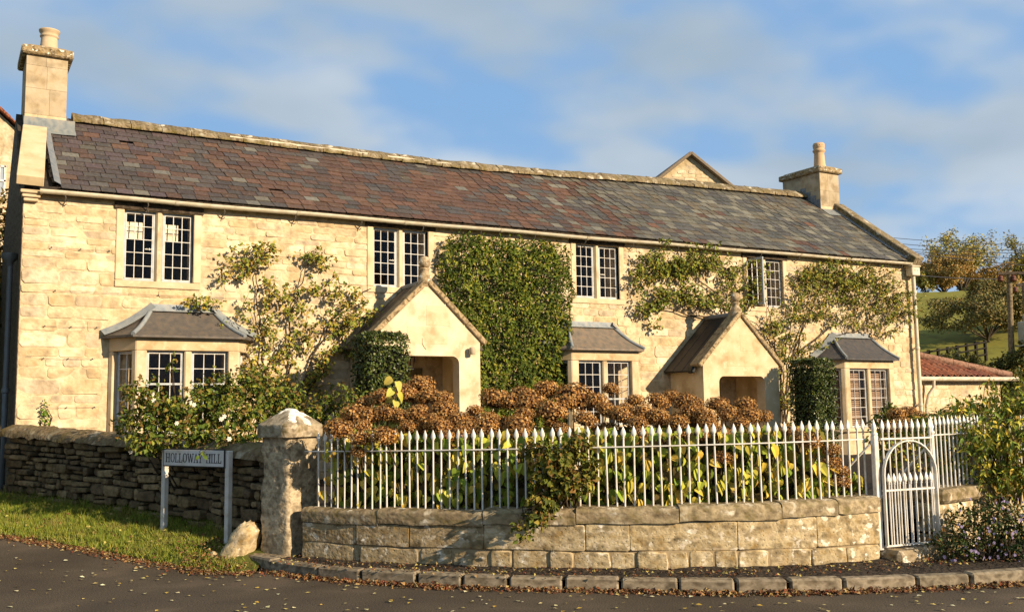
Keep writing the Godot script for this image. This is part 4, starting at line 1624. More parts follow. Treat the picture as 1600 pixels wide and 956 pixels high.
func garden_wall() -> void:
	var w := thing("garden_wall", "low wall of big lichened limestone blocks under the white railings, left of the gate", "wall")
	var b := Mb.new()
	b.col = Color(0.30, 0.235, 0.14)
	var rows := []
	for q in [[0.05, -0.008], [0.52, -0.008], [0.52, 0.34], [0.05, 0.34]]:
		var row := PackedVector3Array()
		for i in 41:
			var f := along(wall_line, 5.86 * i / 40.0)
			row.append(f.origin - f.basis.z * (q[1] + 0.03) + Vector3(0, q[0], 0))
		rows.append(row)
	b.grid(rows)
	part("core", b.mesh(), M.mortar, w)
	var tones := [Color(0.50, 0.42, 0.26), Color(0.54, 0.46, 0.295), Color(0.43, 0.36, 0.225), Color(0.56, 0.49, 0.33)]
	# bottom course of smaller stones
	var cut := [0.0, 0.66, 0.73, 1.39, 1.74, 2.11, 2.33, 2.68, 2.92, 3.26, 3.5, 3.79, 3.98, 4.21, 4.43, 4.72, 5.14, 5.51, 5.89]
	for i in cut.size() - 1:
		var c: Color = tones[rng.randi() % 4]
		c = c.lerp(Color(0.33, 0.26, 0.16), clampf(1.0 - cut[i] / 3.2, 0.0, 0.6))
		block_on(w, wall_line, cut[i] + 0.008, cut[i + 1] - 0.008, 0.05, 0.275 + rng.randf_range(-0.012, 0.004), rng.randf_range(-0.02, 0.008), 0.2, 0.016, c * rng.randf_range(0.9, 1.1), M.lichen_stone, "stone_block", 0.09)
	# big blocks
	cut = [0.0, 0.69, 1.29, 2.06, 3.03, 3.44, 4.43, 5.2, 5.89]
	for i in cut.size() - 1:
		var c: Color = tones[rng.randi() % 4]
		var top := wall_top((cut[i] + cut[i + 1]) / 2) - 0.135
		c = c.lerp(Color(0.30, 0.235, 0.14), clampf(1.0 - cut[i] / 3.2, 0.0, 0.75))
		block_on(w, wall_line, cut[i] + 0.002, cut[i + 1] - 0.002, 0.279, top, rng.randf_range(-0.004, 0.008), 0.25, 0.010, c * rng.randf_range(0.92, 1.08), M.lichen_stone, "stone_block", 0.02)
	# coping, weathered on top
	cut = [0.0, 0.95, 2.06, 2.95, 3.9, 4.85, 5.42, 5.9]
	for i in cut.size() - 1:
		var top := wall_top((cut[i] + cut[i + 1]) / 2)
		# follow the bend in two or three short lengths
		var k := 2
		b = Mb.new()
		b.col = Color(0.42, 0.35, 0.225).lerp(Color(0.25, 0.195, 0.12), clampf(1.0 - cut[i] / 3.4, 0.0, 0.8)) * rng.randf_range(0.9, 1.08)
		rows = []
		for j in k * 3 + 1:
			var s := lerpf(cut[i] + 0.004, cut[i + 1] - 0.004, j / float(k * 3))
			var f := along(wall_line, s)
			var row := PackedVector3Array()
			for q in [Vector2(0.012, -0.138), Vector2(0.020, -0.13), Vector2(0.024, -0.035), Vector2(0.014, -0.010), Vector2(-0.03, 0.006), Vector2(-0.2, 0.012), Vector2(-0.36, 0.0), Vector2(-0.38, -0.14)]:
				row.append(f.origin + f.basis.z * (q.x + rng.randf_range(-0.008, 0.008)) + Vector3(0, top + q.y + rng.randf_range(-0.007, 0.007), 0))
			rows.append(row)
		b.grid(rows)
		for e in [0, rows.size() - 1]:
			for j in range(1, 7):
				b.tri(rows[e][0], rows[e][j], rows[e][j + 1])
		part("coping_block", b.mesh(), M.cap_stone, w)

	# the wall beyond the gate
	var line := [Vector2(7.60, 9.74), Vector2(8.5, 9.60), Vector2(9.6, 9.32), Vector2(13.0, 8.3)]
	var r := thing("garden_wall", "retaining wall right of the gate, half hidden by the dark shrub with mauve flowers", "wall")
	b = Mb.new()
	b.col = Color(0.30, 0.235, 0.14)
	rows = []
	for q in [[0.05, 0.02], [0.55, 0.02], [0.55, 0.34]]:
		var row := PackedVector3Array()
		for i in 21:
			var f := along(line, 5.0 * i / 20.0 + 0.03)
			row.append(f.origin - f.basis.z * (q[1] + 0.03) + Vector3(0, q[0], 0))
		rows.append(row)
	b.grid(rows)
	part("core", b.mesh(), M.mortar, r)
	for lay in [[0.06, 0.30, 0.5], [0.31, 0.60, 0.75]]:
		var s := 0.0
		while s < 4.8:
			var l: float = lay[2] * rng.randf_range(0.7, 1.2)
			block_on(r, line, s + 0.005, s + l - 0.005, lay[0], lay[1], rng.randf_range(-0.008, 0.01), 0.25, 0.025, tones[rng.randi() % 4], M.lichen_stone, "stone_block", 0.05)
			s += l
	var s := 0.0
	while s < 4.8:
		var l := rng.randf_range(0.6, 0.95)
		var f := along(line, s + l / 2)
		b = Mb.new()
		b.col = Color(0.34, 0.275, 0.18)
		b.box(Vector3(0, 0.672, -0.15), Vector3(l - 0.012, 0.135, 0.42), 0.03)
		part("coping_block", b.mesh(), M.cap_stone, r, f)
		s += l

func dry_wall() -> void:
	var w := thing("dry_stone_wall", "shaded dry stone wall running up from the gate pier to the corner of the cottage", "wall")
	var len := run_length(dry_line)
	var base := func(p: Vector3) -> float: return verge_top(p.x, p.z) - 0.06
	var top := func(p: Vector3) -> float: return 1.385 - 0.045 * p.z
	# dark earth core, set back
	var b := Mb.new()
	b.col = Color(0.03, 0.022, 0.014)
	var rows := []
	for q in [[-0.13, 0.0], [-0.13, 1.0], [-0.40, 1.0], [-0.40, 0.0]]:
		var row := PackedVector3Array()
		for i in 25:
			var f := along(dry_line, len * i / 24.0)
			row.append(f.origin + f.basis.z * q[0] + Vector3(0, lerpf(base.call(f.origin) - 0.1, top.call(f.origin), q[1]), 0))
		rows.append(row)
	b.grid(rows)
	part("core", b.mesh(), M.soil, w)
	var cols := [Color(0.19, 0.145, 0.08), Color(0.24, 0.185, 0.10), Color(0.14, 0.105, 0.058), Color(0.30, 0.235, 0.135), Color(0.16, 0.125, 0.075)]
	var v := 0.0
	while v < 0.985:
		var hv := rng.randf_range(0.068, 0.125)
		if v < 0.25: hv *= 1.25
		if v + hv > 0.95: hv = 1.0 - v
		var s := rng.randf_range(-0.1, 0.0)
		while s < len - 0.03:
			var l := rng.randf_range(0.10, 0.40)
			if rng.randf() < 0.25: l = rng.randf_range(0.07, 0.14)
			var s1 := minf(s + l, len)
			var s0 := maxf(s, 0.0)
			if s1 - s0 > 0.04:
				var f := along(dry_line, (s0 + s1) / 2)
				var h0: float = lerpf(base.call(f.origin), top.call(f.origin), v)
				var h1: float = lerpf(base.call(f.origin), top.call(f.origin), v + hv)
				# two thin ones now and then in place of one
				var n := 2 if (h1 - h0) > 0.105 and rng.randf() < 0.3 else 1
				for k in n:
					var ya := lerpf(h0, h1, float(k) / n)
					var yb := lerpf(h0, h1, float(k + 1) / n)
					b = Mb.new()
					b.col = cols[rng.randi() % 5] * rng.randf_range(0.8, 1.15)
					var hh := yb - ya
					b.stone(Vector3.ZERO, (s1 - s0) - rng.randf_range(0.008, 0.030), hh - rng.randf_range(0.008, 0.024), 0.15, minf(0.018, hh * 0.22), rng, 0.17)
					var tw := Basis(Vector3(0, 0, 1), rng.randf_range(-0.06, 0.06)) * Basis(Vector3.UP, rng.randf_range(-0.16, 0.16))
					part("stone", b.mesh(), M.old_stone, w, Transform3D(f.basis * tw, f.origin + Vector3(0, (ya + yb) / 2, 0) + f.basis.z * rng.randf_range(-0.065, 0.035)))
			s += l
		v += hv
	# rounded earthy cap
	rows = []
	b = Mb.new()
	b.col = Color(0.22, 0.165, 0.095)
	for i in 50:
		var f := along(dry_line, minf(len * i / 48.0 - 0.02, len))
		var row := PackedVector3Array()
		var dip := rng.randf_range(-0.012, 0.012)
		for k in 11:
			var t := PI * k / 10.0
			row.append(f.origin + f.basis.z * (cos(t) * 0.27 - 0.19 + rng.randf_range(-0.014, 0.014)) + Vector3(0, top.call(f.origin) - 0.05 + sin(t) * 0.155 + dip + rng.randf_range(-0.012, 0.012), 0))
		rows.append(row)
	b.grid(rows)
	part("wall_cap", b.mesh(), M.ridge_stone, w)
	# the return that faces the lane at the far left
	var line := [Vector2(-3.2, 0.45), Vector2(-0.22, 0.40)]
	var r := thing("dry_stone_wall", "sunlit end of dry stone walling left of the cottage corner", "wall")
	b = Mb.new()
	b.col = Color(0.06, 0.05, 0.035)
	b.box(Vector3(-1.7, 0.9, 0.15), Vector3(3.0, 1.14, 0.42))
	part("core", b.mesh(), M.soil, r)
	var y := 0.36
	while y < 1.5:
		var h := rng.randf_range(0.10, 0.2)
		var s := 0.0
		while s < 2.95:
			var l := minf(rng.randf_range(0.14, 0.4), 2.98 - s)
			var f := along(line, s + l / 2)
			b = Mb.new()
			b.col = cols[rng.randi() % 5] * rng.randf_range(1.2, 1.6)  # same stones tinted lighter than the long wall, sunlight put into the colour
			b.stone(Vector3.ZERO, maxf(l - 0.02, 0.03), h - 0.016, 0.12, 0.03, rng, 0.2)
			part("stone", b.mesh(), M.old_stone, r, Transform3D(f.basis, f.origin + Vector3(0, y + h / 2, rng.randf_range(-0.03, 0.04))))
			s += l
		y += h

func pier() -> void:
	var p := thing("gate_pier", "squat weathered stone pier with a white lichened pyramid cap, where the railings start", "pier", Vector3(2.20, 0.0, 6.0))
	var turn := -atan2(-0.17, 0.38)
	p.rotation.y = turn
	# shaft: worn block with chipped corners; its near corner is the origin, it runs back from there
	var rows := []
	var b := Mb.new()
	b.col = Color(0.52, 0.44, 0.31)
	var nz := noise(2.2, 77, 4)
	var hs := 0.42
	for j in 19:
		var y := 0.05 + (1.34 - 0.05) * j / 18.0
		var row := PackedVector3Array()
		for k in 32:
			var u := (k % 8) / 8.0 * 2.0 - 1.0 + 0.06
			var sd := k / 8
			var q := Vector2(1.0, u) if sd == 0 else (Vector2(-u, 1.0) if sd == 1 else (Vector2(-1.0, -u) if sd == 2 else Vector2(u, -1.0)))
			q = Vector2(q.x, -q.y) * hs * 0.5
			var chip := maxf(0.0, nz.get_noise_3d(q.x * 1.4 + 3.0, y * 1.1, q.y * 1.4) - 0.12) * 0.05
			chip += nz.get_noise_3d(q.x * 5, y * 5, q.y * 5) * 0.018
			q *= 1.0 - chip / (hs * 0.5)
			row.append(Vector3(q.x + 0.19, y, q.y - 0.19))
		rows.append(row)
	b.grid(rows, true)
	part("shaft", b.mesh(), M.old_stone, p)
	b = Mb.new()
	b.col = Color(0.38, 0.31, 0.21)
	b.stone(Vector3(0.19, 0.07, 0.045), 0.56, 0.13, 0.5, 0.03, rng, 0.08, true)
	part("plinth", b.mesh(), M.old_stone, p)
	# cap
	b = Mb.new()
	b.col = Color(0.42, 0.36, 0.26)
	rows = []
	for q in [[1.33, 0.19], [1.332, 0.25], [1.334, 0.262], [1.34, 0.264], [1.40, 0.266], [1.455, 0.264], [1.468, 0.260], [1.474, 0.252], [1.52, 0.19], [1.565, 0.125], [1.605, 0.065], [1.618, 0.04], [1.622, 0.02], [1.623, 0.001]]:
		var row := PackedVector3Array()
		for k in 32:
			var t := TAU * (k + 0.5) / 32.0
			var d := Vector2(cos(t), -sin(t))
			var sq := pow(pow(absf(d.x), 20.0) + pow(absf(d.y), 20.0), -1.0 / 20.0) * float(q[1])
			row.append(Vector3(d.x * sq + 0.19 + nz.get_noise_3d(d.x, q[0] * 9, d.y) * 0.008, float(q[0]) + nz.get_noise_3d(d.x * 3, q[0] * 7, d.y * 3) * 0.007, d.y * sq - 0.19))
		rows.append(row)
	b.grid(rows, true)
	part("cap", b.mesh(), M.cap_stone, p)
	# white lichen crust lying on the cap
	b = Mb.new()
	b.col = Color(0.80, 0.76, 0.66)
	for k in 6:
		var t: float = [0.3, 1.2, 2.2, 5.6, 4.9, 4.1][k]
		for blot in 5:
			var f := Vector2(cos(t), -sin(t)) * (0.05 + 0.045 * blot) + Vector2(rng.randf_range(-0.02, 0.02), rng.randf_range(-0.02, 0.02))
			var h := maxf(absf(f.x), absf(f.y))
			var yy := 1.652 - h * 0.69
			var ring := []
			for q in 9:
				var a := TAU * q / 9
				var rr := rng.randf_range(0.035, 0.06)
				var g := f + Vector2(cos(a), -sin(a)) * rr
				ring.append(Vector3(g.x + 0.19, 1.648 - maxf(absf(g.x), absf(g.y)) * 0.69, g.y - 0.19))
			for q in 9:
				b.tri(Vector3(f.x + 0.19, yy + 0.008, f.y - 0.19), ring[q], ring[(q + 1) % 9])
	part("lichen_crust", b.mesh(), M.ashlar, p)

func spear(h: float) -> ArrayMesh:
	# flattened spear point, its foot at the origin
	var b := Mb.new()
	b.col = Color(0.72, 0.71, 0.67)
	var prof := [Vector2(0.009, 0.0), Vector2(0.013, 0.008), Vector2(0.009, 0.018), Vector2(0.014, 0.03), Vector2(0.026, 0.055), Vector2(0.022, 0.085), Vector2(0.001, 0.145)]
	var rows := []
	for p in prof:
		var row := PackedVector3Array()
		for k in 8:
			var t := -TAU * k / 8
			var flat := 0.55 if p.y > 0.03 and p.y < 0.12 else 1.0
			row.append(Vector3(cos(t) * p.x, p.y * h / 0.145, sin(t) * p.x * flat))
		rows.append(row)
	b.grid(rows, true)
	return b.mesh()

func rod(l: float, r := 0.0096) -> ArrayMesh:
	var b := Mb.new()
	b.col = Color(0.70, 0.69, 0.65)
	b.tube([Vector3.ZERO, Vector3(0, l, 0)], [r], 8)
	return b.mesh()

func railings() -> void:
	var white := Color(0.70, 0.69, 0.65)
	var f := thing("iron_railing", "long white painted iron railing with spear tops on the curved garden wall", "railing")
	var sp := spear(0.125)
	var rods := {}
	var s := 0.10
	while s < 5.86:
		var fr := along(wall_line, s)
		var y0 := wall_top(s) - 0.02
		var y1 := lerpf(1.265, 1.325, s / 5.9)
		var key := snappedf(y1 - y0, 0.01)
		if not rods.has(key): rods[key] = rod(key)
		var at := fr.origin - fr.basis.z * 0.13 + Vector3(rng.randf_range(-0.004, 0.004), y0, rng.randf_range(-0.004, 0.004))
		var lean := Basis(fr.basis.z, rng.randf_range(-0.012, 0.012)) * Basis(fr.basis.x, rng.randf_range(-0.012, 0.012))
		var bar := part("bar", rods[key], M.iron_paint, f, Transform3D(lean * fr.basis, at))
		part("spear_point", sp, M.iron_paint, bar, Transform3D(Basis.IDENTITY, Vector3(0, key, 0)))
		s += 0.0872
	var b := Mb.new()
	b.col = white
	var pts := []
	for i in 31:
		var q := -0.08 + 5.95 * i / 30.0
		var fr := along(wall_line, maxf(q, 0.001))
		pts.append(fr.origin - fr.basis.z * 0.13 + fr.basis.x * minf(q, 0.0) + Vector3(0, lerpf(1.185, 1.255, q / 5.9), 0))
	for i in pts.size() - 1:
		var d: Vector3 = pts[i + 1] - pts[i]
		b.xf = Transform3D(Basis(d.normalized(), Vector3.UP, d.normalized().cross(Vector3.UP)), (pts[i] + pts[i + 1]) / 2)
		b.box(Vector3.ZERO, Vector3(d.length() + 0.002, 0.012, 0.034), 0.002)
	part("top_rail", b.mesh(), M.iron_paint, f)

	# railing right of the gate
	var line := [Vector2(7.66, 9.62), Vector2(8.5, 9.48), Vector2(9.6, 9.20), Vector2(12.6, 8.3)]
	var g := thing("iron_railing", "white railing right of the gate, partly overgrown by the yellowing shrub", "railing")
	s = 0.05
	while s < 4.4:
		var fr := along(line, s)
		var bar := part("bar", rod(0.64), M.iron_paint, g, Transform3D(fr.basis, fr.origin + Vector3(0, 0.70, 0)))
		part("spear_point", sp, M.iron_paint, bar, Transform3D(Basis.IDENTITY, Vector3(0, 0.64, 0)))
		s += 0.0872
	b = Mb.new()
	b.col = white
	for i in 3:
		var d: Vector2 = line[i + 1] - line[i]
		var t := Vector3(d.x, 0, d.y).normalized()
		b.xf = Transform3D(Basis(t, Vector3.UP, t.cross(Vector3.UP)), Vector3((line[i].x + line[i + 1].x) / 2, 1.27, (line[i].y + line[i + 1].y) / 2))
		b.box(Vector3.ZERO, Vector3(d.length(), 0.012, 0.034), 0.002)
	part("top_rail", b.mesh(), M.iron_paint, g)

	# gate
	var pl := Vector3(6.83, 0, 9.66)
	var pr := Vector3(7.57, 0, 9.74)
	var dx := (pr - pl).normalized()
	var gt := thing("iron_gate", "narrow white iron garden gate with a hooped top between the railings", "gate", pl)
	gt.basis = Basis(dx, Vector3.UP, Vector3(-dx.z, 0, dx.x))
	var wd := pl.distance_to(pr)
	for e in [[0.0, 0.055], [wd, 0.04]]:
		b = Mb.new()
		b.col = white
		b.box(Vector3(e[0], 0.75, -0.03), Vector3(e[1], 1.08, e[1]), 0.005)
		var t := 1.29
		b.lathe(Vector3(e[0], t, -0.03), [Vector2(0.03, 0), Vector2(0.034, 0.02), Vector2(0.018, 0.035), Vector2(0.028, 0.07), Vector2(0.001, 0.16)], 8)
		part("gate_post", b.mesh(), M.iron_paint, gt)
	for y in [0.245, 0.765, 1.255]:
		b = Mb.new()
		b.col = white
		b.box(Vector3(wd / 2, y, 0.012), Vector3(wd - 0.06, 0.018, 0.026), 0.003)
		part("gate_rail", b.mesh(), M.iron_paint, gt)
	for i in 9:
		var x := 0.065 + (wd - 0.13) * i / 8.0
		var bar := part("bar", rod(1.07, 0.008), M.iron_paint, gt, Transform3D(Basis.IDENTITY, Vector3(x, 0.25, 0.012)))
		part("spear_point", sp, M.iron_paint, bar, Transform3D(Basis.IDENTITY, Vector3(0, 1.07, 0)))
	var sp2 := spear(0.11)
	for i in 9:
		var x := 0.095 + (wd - 0.19) * i / 8.0 + 0.01
		if i == 8: x -= 0.01
		var bar := part("dog_bar", rod(0.57, 0.0075), M.iron_paint, gt, Transform3D(Basis.IDENTITY, Vector3(x, 0.25, 0.020)))
		part("spear_point", sp2, M.iron_paint, bar, Transform3D(Basis.IDENTITY, Vector3(0, 0.57, 0)))
	b = Mb.new()
	b.col = white
	pts = [Vector3(0.035, 0.25, 0.03), Vector3(0.035, 0.85, 0.03)]
	for i in 15:
		var t := PI - PI * i / 14.0
		pts.append(Vector3(wd / 2 + cos(t) * (wd / 2 - 0.035), 0.91 + sin(t) * 0.325, 0.03))
	pts.append(Vector3(wd - 0.035, 0.85, 0.03))
	pts.append(Vector3(wd - 0.035, 0.25, 0.03))
	var side := []
	for i in pts.size():
		var d: Vector3 = (pts[mini(i + 1, pts.size() - 1)] - pts[maxi(i - 1, 0)]).normalized()
		var o := Vector3(-d.y, d.x, 0) * 0.006
		side.append(PackedVector3Array([pts[i] + o + Vector3(0, 0, 0.017), pts[i] + o - Vector3(0, 0, 0.017), pts[i] - o - Vector3(0, 0, 0.017), pts[i] - o + Vector3(0, 0, 0.017)]))
	for i in side.size() - 1:
		for k in 4:
			b.quad(side[i][k], side[i][(k + 1) % 4], side[i + 1][(k + 1) % 4], side[i + 1][k])
	part("hoop", b.mesh(), M.iron_paint, gt)
	for e in [[-0.05, -0.40], [wd + 0.0, wd - 0.3]]:
		b = Mb.new()
		b.col = white
		b.tube([Vector3(e[0], 1.2, -0.05), Vector3(e[1], 0.55, -0.55)], [0.011], 6)
		part("stay", b.mesh(), M.iron_paint, gt)
	var st := thing("doorstep", "worn stone step under the white gate", "step", Vector3(7.2, 0.145, 9.72))
	b = Mb.new()
	b.col = Color(0.34, 0.28, 0.19)
	b.box(Vector3.ZERO, Vector3(0.72, 0.15, 0.36), 0.035)
	part("step_stone", b.mesh(), M.lichen_stone, st, Transform3D(Basis(Vector3.UP, -0.12), Vector3.ZERO))

func street_sign() -> void:
	var a := Vector3(1.385, 0.30, 4.10)
	var c := Vector3(1.865, 0.24, 5.10)
	var dx := Vector3(c.x - a.x, 0, c.z - a.z).normalized()
	var wd := Vector2(a.x - c.x, a.z - c.z).length()
	var o := thing("street_sign", "low street nameplate reading HOLLOWAY HILL on two white posts", "street sign", a)
	o.basis = Basis(dx, Vector3.UP, Vector3(-dx.z, 0, dx.x))
	o.position += o.basis.z * 0.10
	var b: Mb
	for x in [0.0, wd]:
		b = Mb.new()
		b.col = Color(0.60, 0.59, 0.55)
		var y0 := -0.1 if x == 0.0 else -0.12
		b.box(Vector3(x, (0.885 + y0) / 2, -0.035), Vector3(0.062, 0.885 - y0, 0.062), 0.006)
		part("post", b.mesh(), M.weathered_wood if false else M.iron_paint, o)
	b = Mb.new()
	b.col = Color(0.02, 0.02, 0.02)
	b.box(Vector3(wd / 2, 0.80, 0.004), Vector3(wd - 0.035, 0.205, 0.012), 0.003)
	part("plate_border", b.mesh(), M.paint, o)
	b = Mb.new()
	b.col = Color(0.62, 0.62, 0.60)
	b.box(Vector3(wd / 2, 0.80, 0.007), Vector3(wd - 0.065, 0.178, 0.012), 0.002)
	part("plate", b.mesh(), M.paint, o)
	var txt := TextMesh.new()
	txt.text = "HOLLOWAY  HILL"
	var fnt := SystemFont.new()
	fnt.font_names = PackedStringArray(["Droid Serif"])
	fnt.font_weight = 400
	txt.font = fnt
	txt.font_size = 64
	txt.pixel_size = 0.0022
	txt.depth = 0.004
	var bm := StandardMaterial3D.new()
	bm.resource_name = "black_paint"
	bm.albedo_color = Color(0.06, 0.06, 0.06)
	bm.roughness = 0.6
	var box := txt.get_aabb()
	var sx := (wd - 0.14) / maxf(box.size.x, 0.01)
	var sy := 0.104 / maxf(box.size.y, 0.01)
	part("lettering", txt, bm, o, Transform3D(Basis(Vector3(sx, 0, 0), Vector3(0, sy, 0), Vector3(0, 0, 1)), Vector3(wd / 2 - box.get_center().x * sx, 0.80 - box.get_center().y * sy, 0.0135)))

func boulder(called: String, label: String, at: Vector3, size: Vector3, rot: Basis, sd: int) -> void:
	var o := thing(called, label, "stone", at)
	var b := Mb.new()
	b.col = Color(0.56, 0.46, 0.29)
	var nz := noise(1.3, sd, 4)
	var rows := []
	for j in 15:
		var ph := -PI / 2 + PI * j / 14.0
		var row := PackedVector3Array()
		for k in 22:
			var t := -TAU * k / 22
			var d := Vector3(cos(t) * cos(ph), sin(ph), sin(t) * cos(ph))
			var e := pow(pow(absf(d.x), 3.5) + pow(absf(d.y), 3.5) + pow(absf(d.z), 3.5), -1.0 / 3.5)
			var p := d * e
			p *= 1.0 + nz.get_noise_3dv(d * 1.6) * 0.2
			row.append(rot * (p * size * 0.5))
		rows.append(row)
	b.grid(rows, true)
	part("rock", b.mesh(), M.lichen_stone, o)

# ---------------------------------------------------------------- planting
var small_leaf: ArrayMesh
var narrow_leaf: ArrayMesh
var lance_leaf: ArrayMesh

func creeper_block() -> void:
	# clipped evergreen climber: a thick squared cushion on the wall
	var o := thing("wall_shrub", "dense square evergreen trained on the wall between left porch and middle bay", "shrub", Vector3(8.25, 0.45, 0.0))
	var pts := []
	var nz := noise(0.9, 15, 4)
	var w := 2.82
	var h := 4.38
	for i in 30000:
		var x := rng.randf_range(-w / 2, w / 2)
		var y := rng.randf_range(0.0, h)
		var round_x := 1.0 - pow(absf(x) / (w / 2), 8.0)
		var round_y := 1.0 - pow(maxf(0, y - h * 0.5) / (h * 0.5), 12.0)
		var bulge := 0.30 * sqrt(maxf(0.0, round_x * round_y)) + 0.08
		var lump := nz.get_noise_2d(x * 2.0, y * 2.0)
		var fine := nz.get_noise_2d(x * 7.0 + 9.0, y * 7.0)
		if x < -1.08 and y < 2.75 - (1.08 + x) * 0.0 and x + 8.25 < 7.22: continue
		if fine < -0.28 and rng.randf() < 0.8: continue
		var ty := maxf(0.0, (y - h * 0.86) / (h * 0.14))
		if pow(absf(x) / (w / 2), 5.0) * ty + pow(ty, 5.0) * 0.5 + lump * 0.3 > 0.72: continue
		var z := bulge + lump * 0.20 + fine * 0.09 - rng.randf() * 0.10
		if rng.randf() < 0.12: z = rng.randf() * bulge
		var out := Vector3(x / (w / 2) * 0.9 if absf(x) > w * 0.42 else 0.0, 0.8 if y > h - 0.15 else 0.1, 1.0).normalized()
		if rng.randf() < 0.035:
			x *= rng.randf_range(1.0, 1.08)
			if y > h * 0.88: y += rng.randf_range(0.0, 0.13)
		pts.append([Vector3(x + lump * 0.05, y + fine * 0.04, maxf(z, 0.03)), out])
	var cols := [Color(0.15, 0.18, 0.022), Color(0.11, 0.145, 0.018), Color(0.19, 0.20, 0.026), Color(0.08, 0.115, 0.016), Color(0.24, 0.215, 0.034), Color(0.06, 0.09, 0.014)]
	# some growths are older and darker than others
	var young := []
	var old := []
	for p in pts:
		if nz.get_noise_2d(p[0].x * 1.6 + 40.0, p[0].y * 1.6) + rng.randf_range(-0.25, 0.25) > 0.02: young.append(p)
		else: old.append(p)
	leafage("foliage", young, 0.084, cols, M.leaf, o, narrow_leaf, 0.35, 0.9, 0.3)
	leafage("foliage", old, 0.070, cols.map(func(c): return Color(c.r * 0.55, c.g * 0.62, c.b * 0.65)), M.leaf, o, narrow_leaf, 0.5, 0.9, 0.3)
	var b := Mb.new()
	b.col = Color(0.05, 0.038, 0.025)
	for i in 14:
		var x := -1.2 + 2.4 * i / 13.0
		var pp := [Vector3(x * 0.4, 0.0, 0.10)]
		for k in 5:
			pp.append(Vector3(lerpf(x * 0.4, x, (k + 1) / 5.0) + rng.randf_range(-0.08, 0.08), (k + 1) * 0.8, 0.10 + rng.randf_range(-0.03, 0.05)))
		b.tube(pp, [0.025, 0.02, 0.016, 0.012, 0.008, 0.005], 5)
	part("stems", b.mesh(), M.bark, o)

func climber(label: String, at: Vector3, stems: Array, blobs: Array, cols: Array, size: float, density := 1.0) -> void:
	# woody stems trained on the wall; leaves gather on side shoots around them
	var o := thing("climbing_rose", label, "climbing plant", at)
	var b := Mb.new()
	b.col = Color(0.115, 0.082, 0.048)
	for s in stems:
		var p := []
		for i in s.size() - 1:
			for k in 5:
				var q: Vector2 = s[i].lerp(s[i + 1], k / 5.0)
				p.append(Vector3(q.x + rng.randf_range(-0.045, 0.045), q.y + rng.randf_range(-0.03, 0.03), 0.06 + rng.randf_range(-0.02, 0.04)) - Vector3(at.x, at.y, 0))
		p.append(Vector3(s[s.size() - 1].x - at.x, s[s.size() - 1].y - at.y, 0.07))
		var r := []
		for k in p.size(): r.append(lerpf(0.020, 0.006, float(k) / (p.size() - 1)))
		b.tube(p, r, 5)
	part("stems", b.mesh(), M.bark, o)
	var t := Mb.new()
	t.col = Color(0.10, 0.066, 0.034)
	var pts := []
	for q in blobs:
		var c := Vector3(q[0] - at.x, q[1] - at.y, 0.15)
		var n := int(q[4] * density)
		var shoots := maxi(2, int(n / 12.0))
		for k in shoots:
			var d := rv()
			var z0 := rng.randf_range(0.03, 0.10)
			var a := c + Vector3(d.x * q[2] * 0.3, d.y * q[3] * 0.3 - q[3] * 0.3, 0)
			a.z = z0
			var e := c + Vector3(d.x * q[2], d.y * q[3], 0)
			e.z = z0 + rng.randf_range(0.04, 0.30)
			var m := (a + e) / 2 + Vector3(rng.randf_range(-0.05, 0.05), rng.randf_range(-0.02, 0.07), 0.05)
			t.tube([a, m, e], [0.005, 0.004, 0.002], 4)
			for i in int(n / float(shoots)):
				var f := pow(rng.randf(), 0.6)
				var p := (a.lerp(m, f * 2.0) if f < 0.5 else m.lerp(e, f * 2.0 - 1.0)) + rv() * rng.randf() * 0.075
				p.z = maxf(p.z, 0.02)
				pts.append([p, Vector3(d.x * 0.3, 0.25, 1.0).normalized()])
	part("twigs", t.mesh(), M.bark, o)
	leafage("foliage", pts, size, cols, M.leaf, o, small_leaf, 0.5, 0.9, 0.3)

func hedge(called: String, label: String, c: Vector3, half: Vector3, n: int) -> void:
	var o := thing(called, label, "clipped bush", Vector3(c.x, c.y - half.y, c.z))
	var pts := []
	var nz := noise(2.5, 4, 3)
	for i in n:
		var d := Vector3(rng.randf_range(-1, 1), rng.randf_range(-1, 1), rng.randf_range(-1, 1))
		var ax: int = [0, 0, 2, 2, 2, 1][rng.randi() % 6]
		d[ax] = 1.0 if rng.randf() < 0.5 or ax == 1 else -1.0
		var e := pow(pow(absf(d.x), 14.0) + pow(absf(d.y), 14.0) + pow(absf(d.z), 14.0), -1.0 / 14.0)
		var p := d * e * (1.0 - rng.randf() * rng.randf() * 0.12)
		var g := p * half
		g += Vector3(d.x, 0, d.z) * nz.get_noise_3dv(p * 2.0) * 0.03
		pts.append([g + Vector3(0, half.y, 0), Vector3(pow(p.x, 9), pow(p.y, 9), pow(p.z, 9)).normalized()])
	var cols := [Color(0.052, 0.076, 0.015), Color(0.072, 0.095, 0.018), Color(0.034, 0.054, 0.012), Color(0.10, 0.115, 0.022)]
	leafage("foliage", pts, 0.050, cols, M.glossy_leaf, o, small_leaf, 0.1, 0.65, 0.3)
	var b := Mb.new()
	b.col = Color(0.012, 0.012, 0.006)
	b.box(Vector3(0, half.y * 0.97, 0), half * 1.72, 0.06)  # near-black block filling the bush; shade between the leaves is in its colour
	for k in 5:
		b.tube([Vector3(rng.randf_range(-0.1, 0.1), -0.1, rng.randf_range(-0.1, 0.1)), Vector3(rng.randf_range(-0.2, 0.2), half.y, rng.randf_range(-0.2, 0.2))], [0.03, 0.015], 5)
	part("branches_and_dark_core", b.mesh(), M.bark, o)

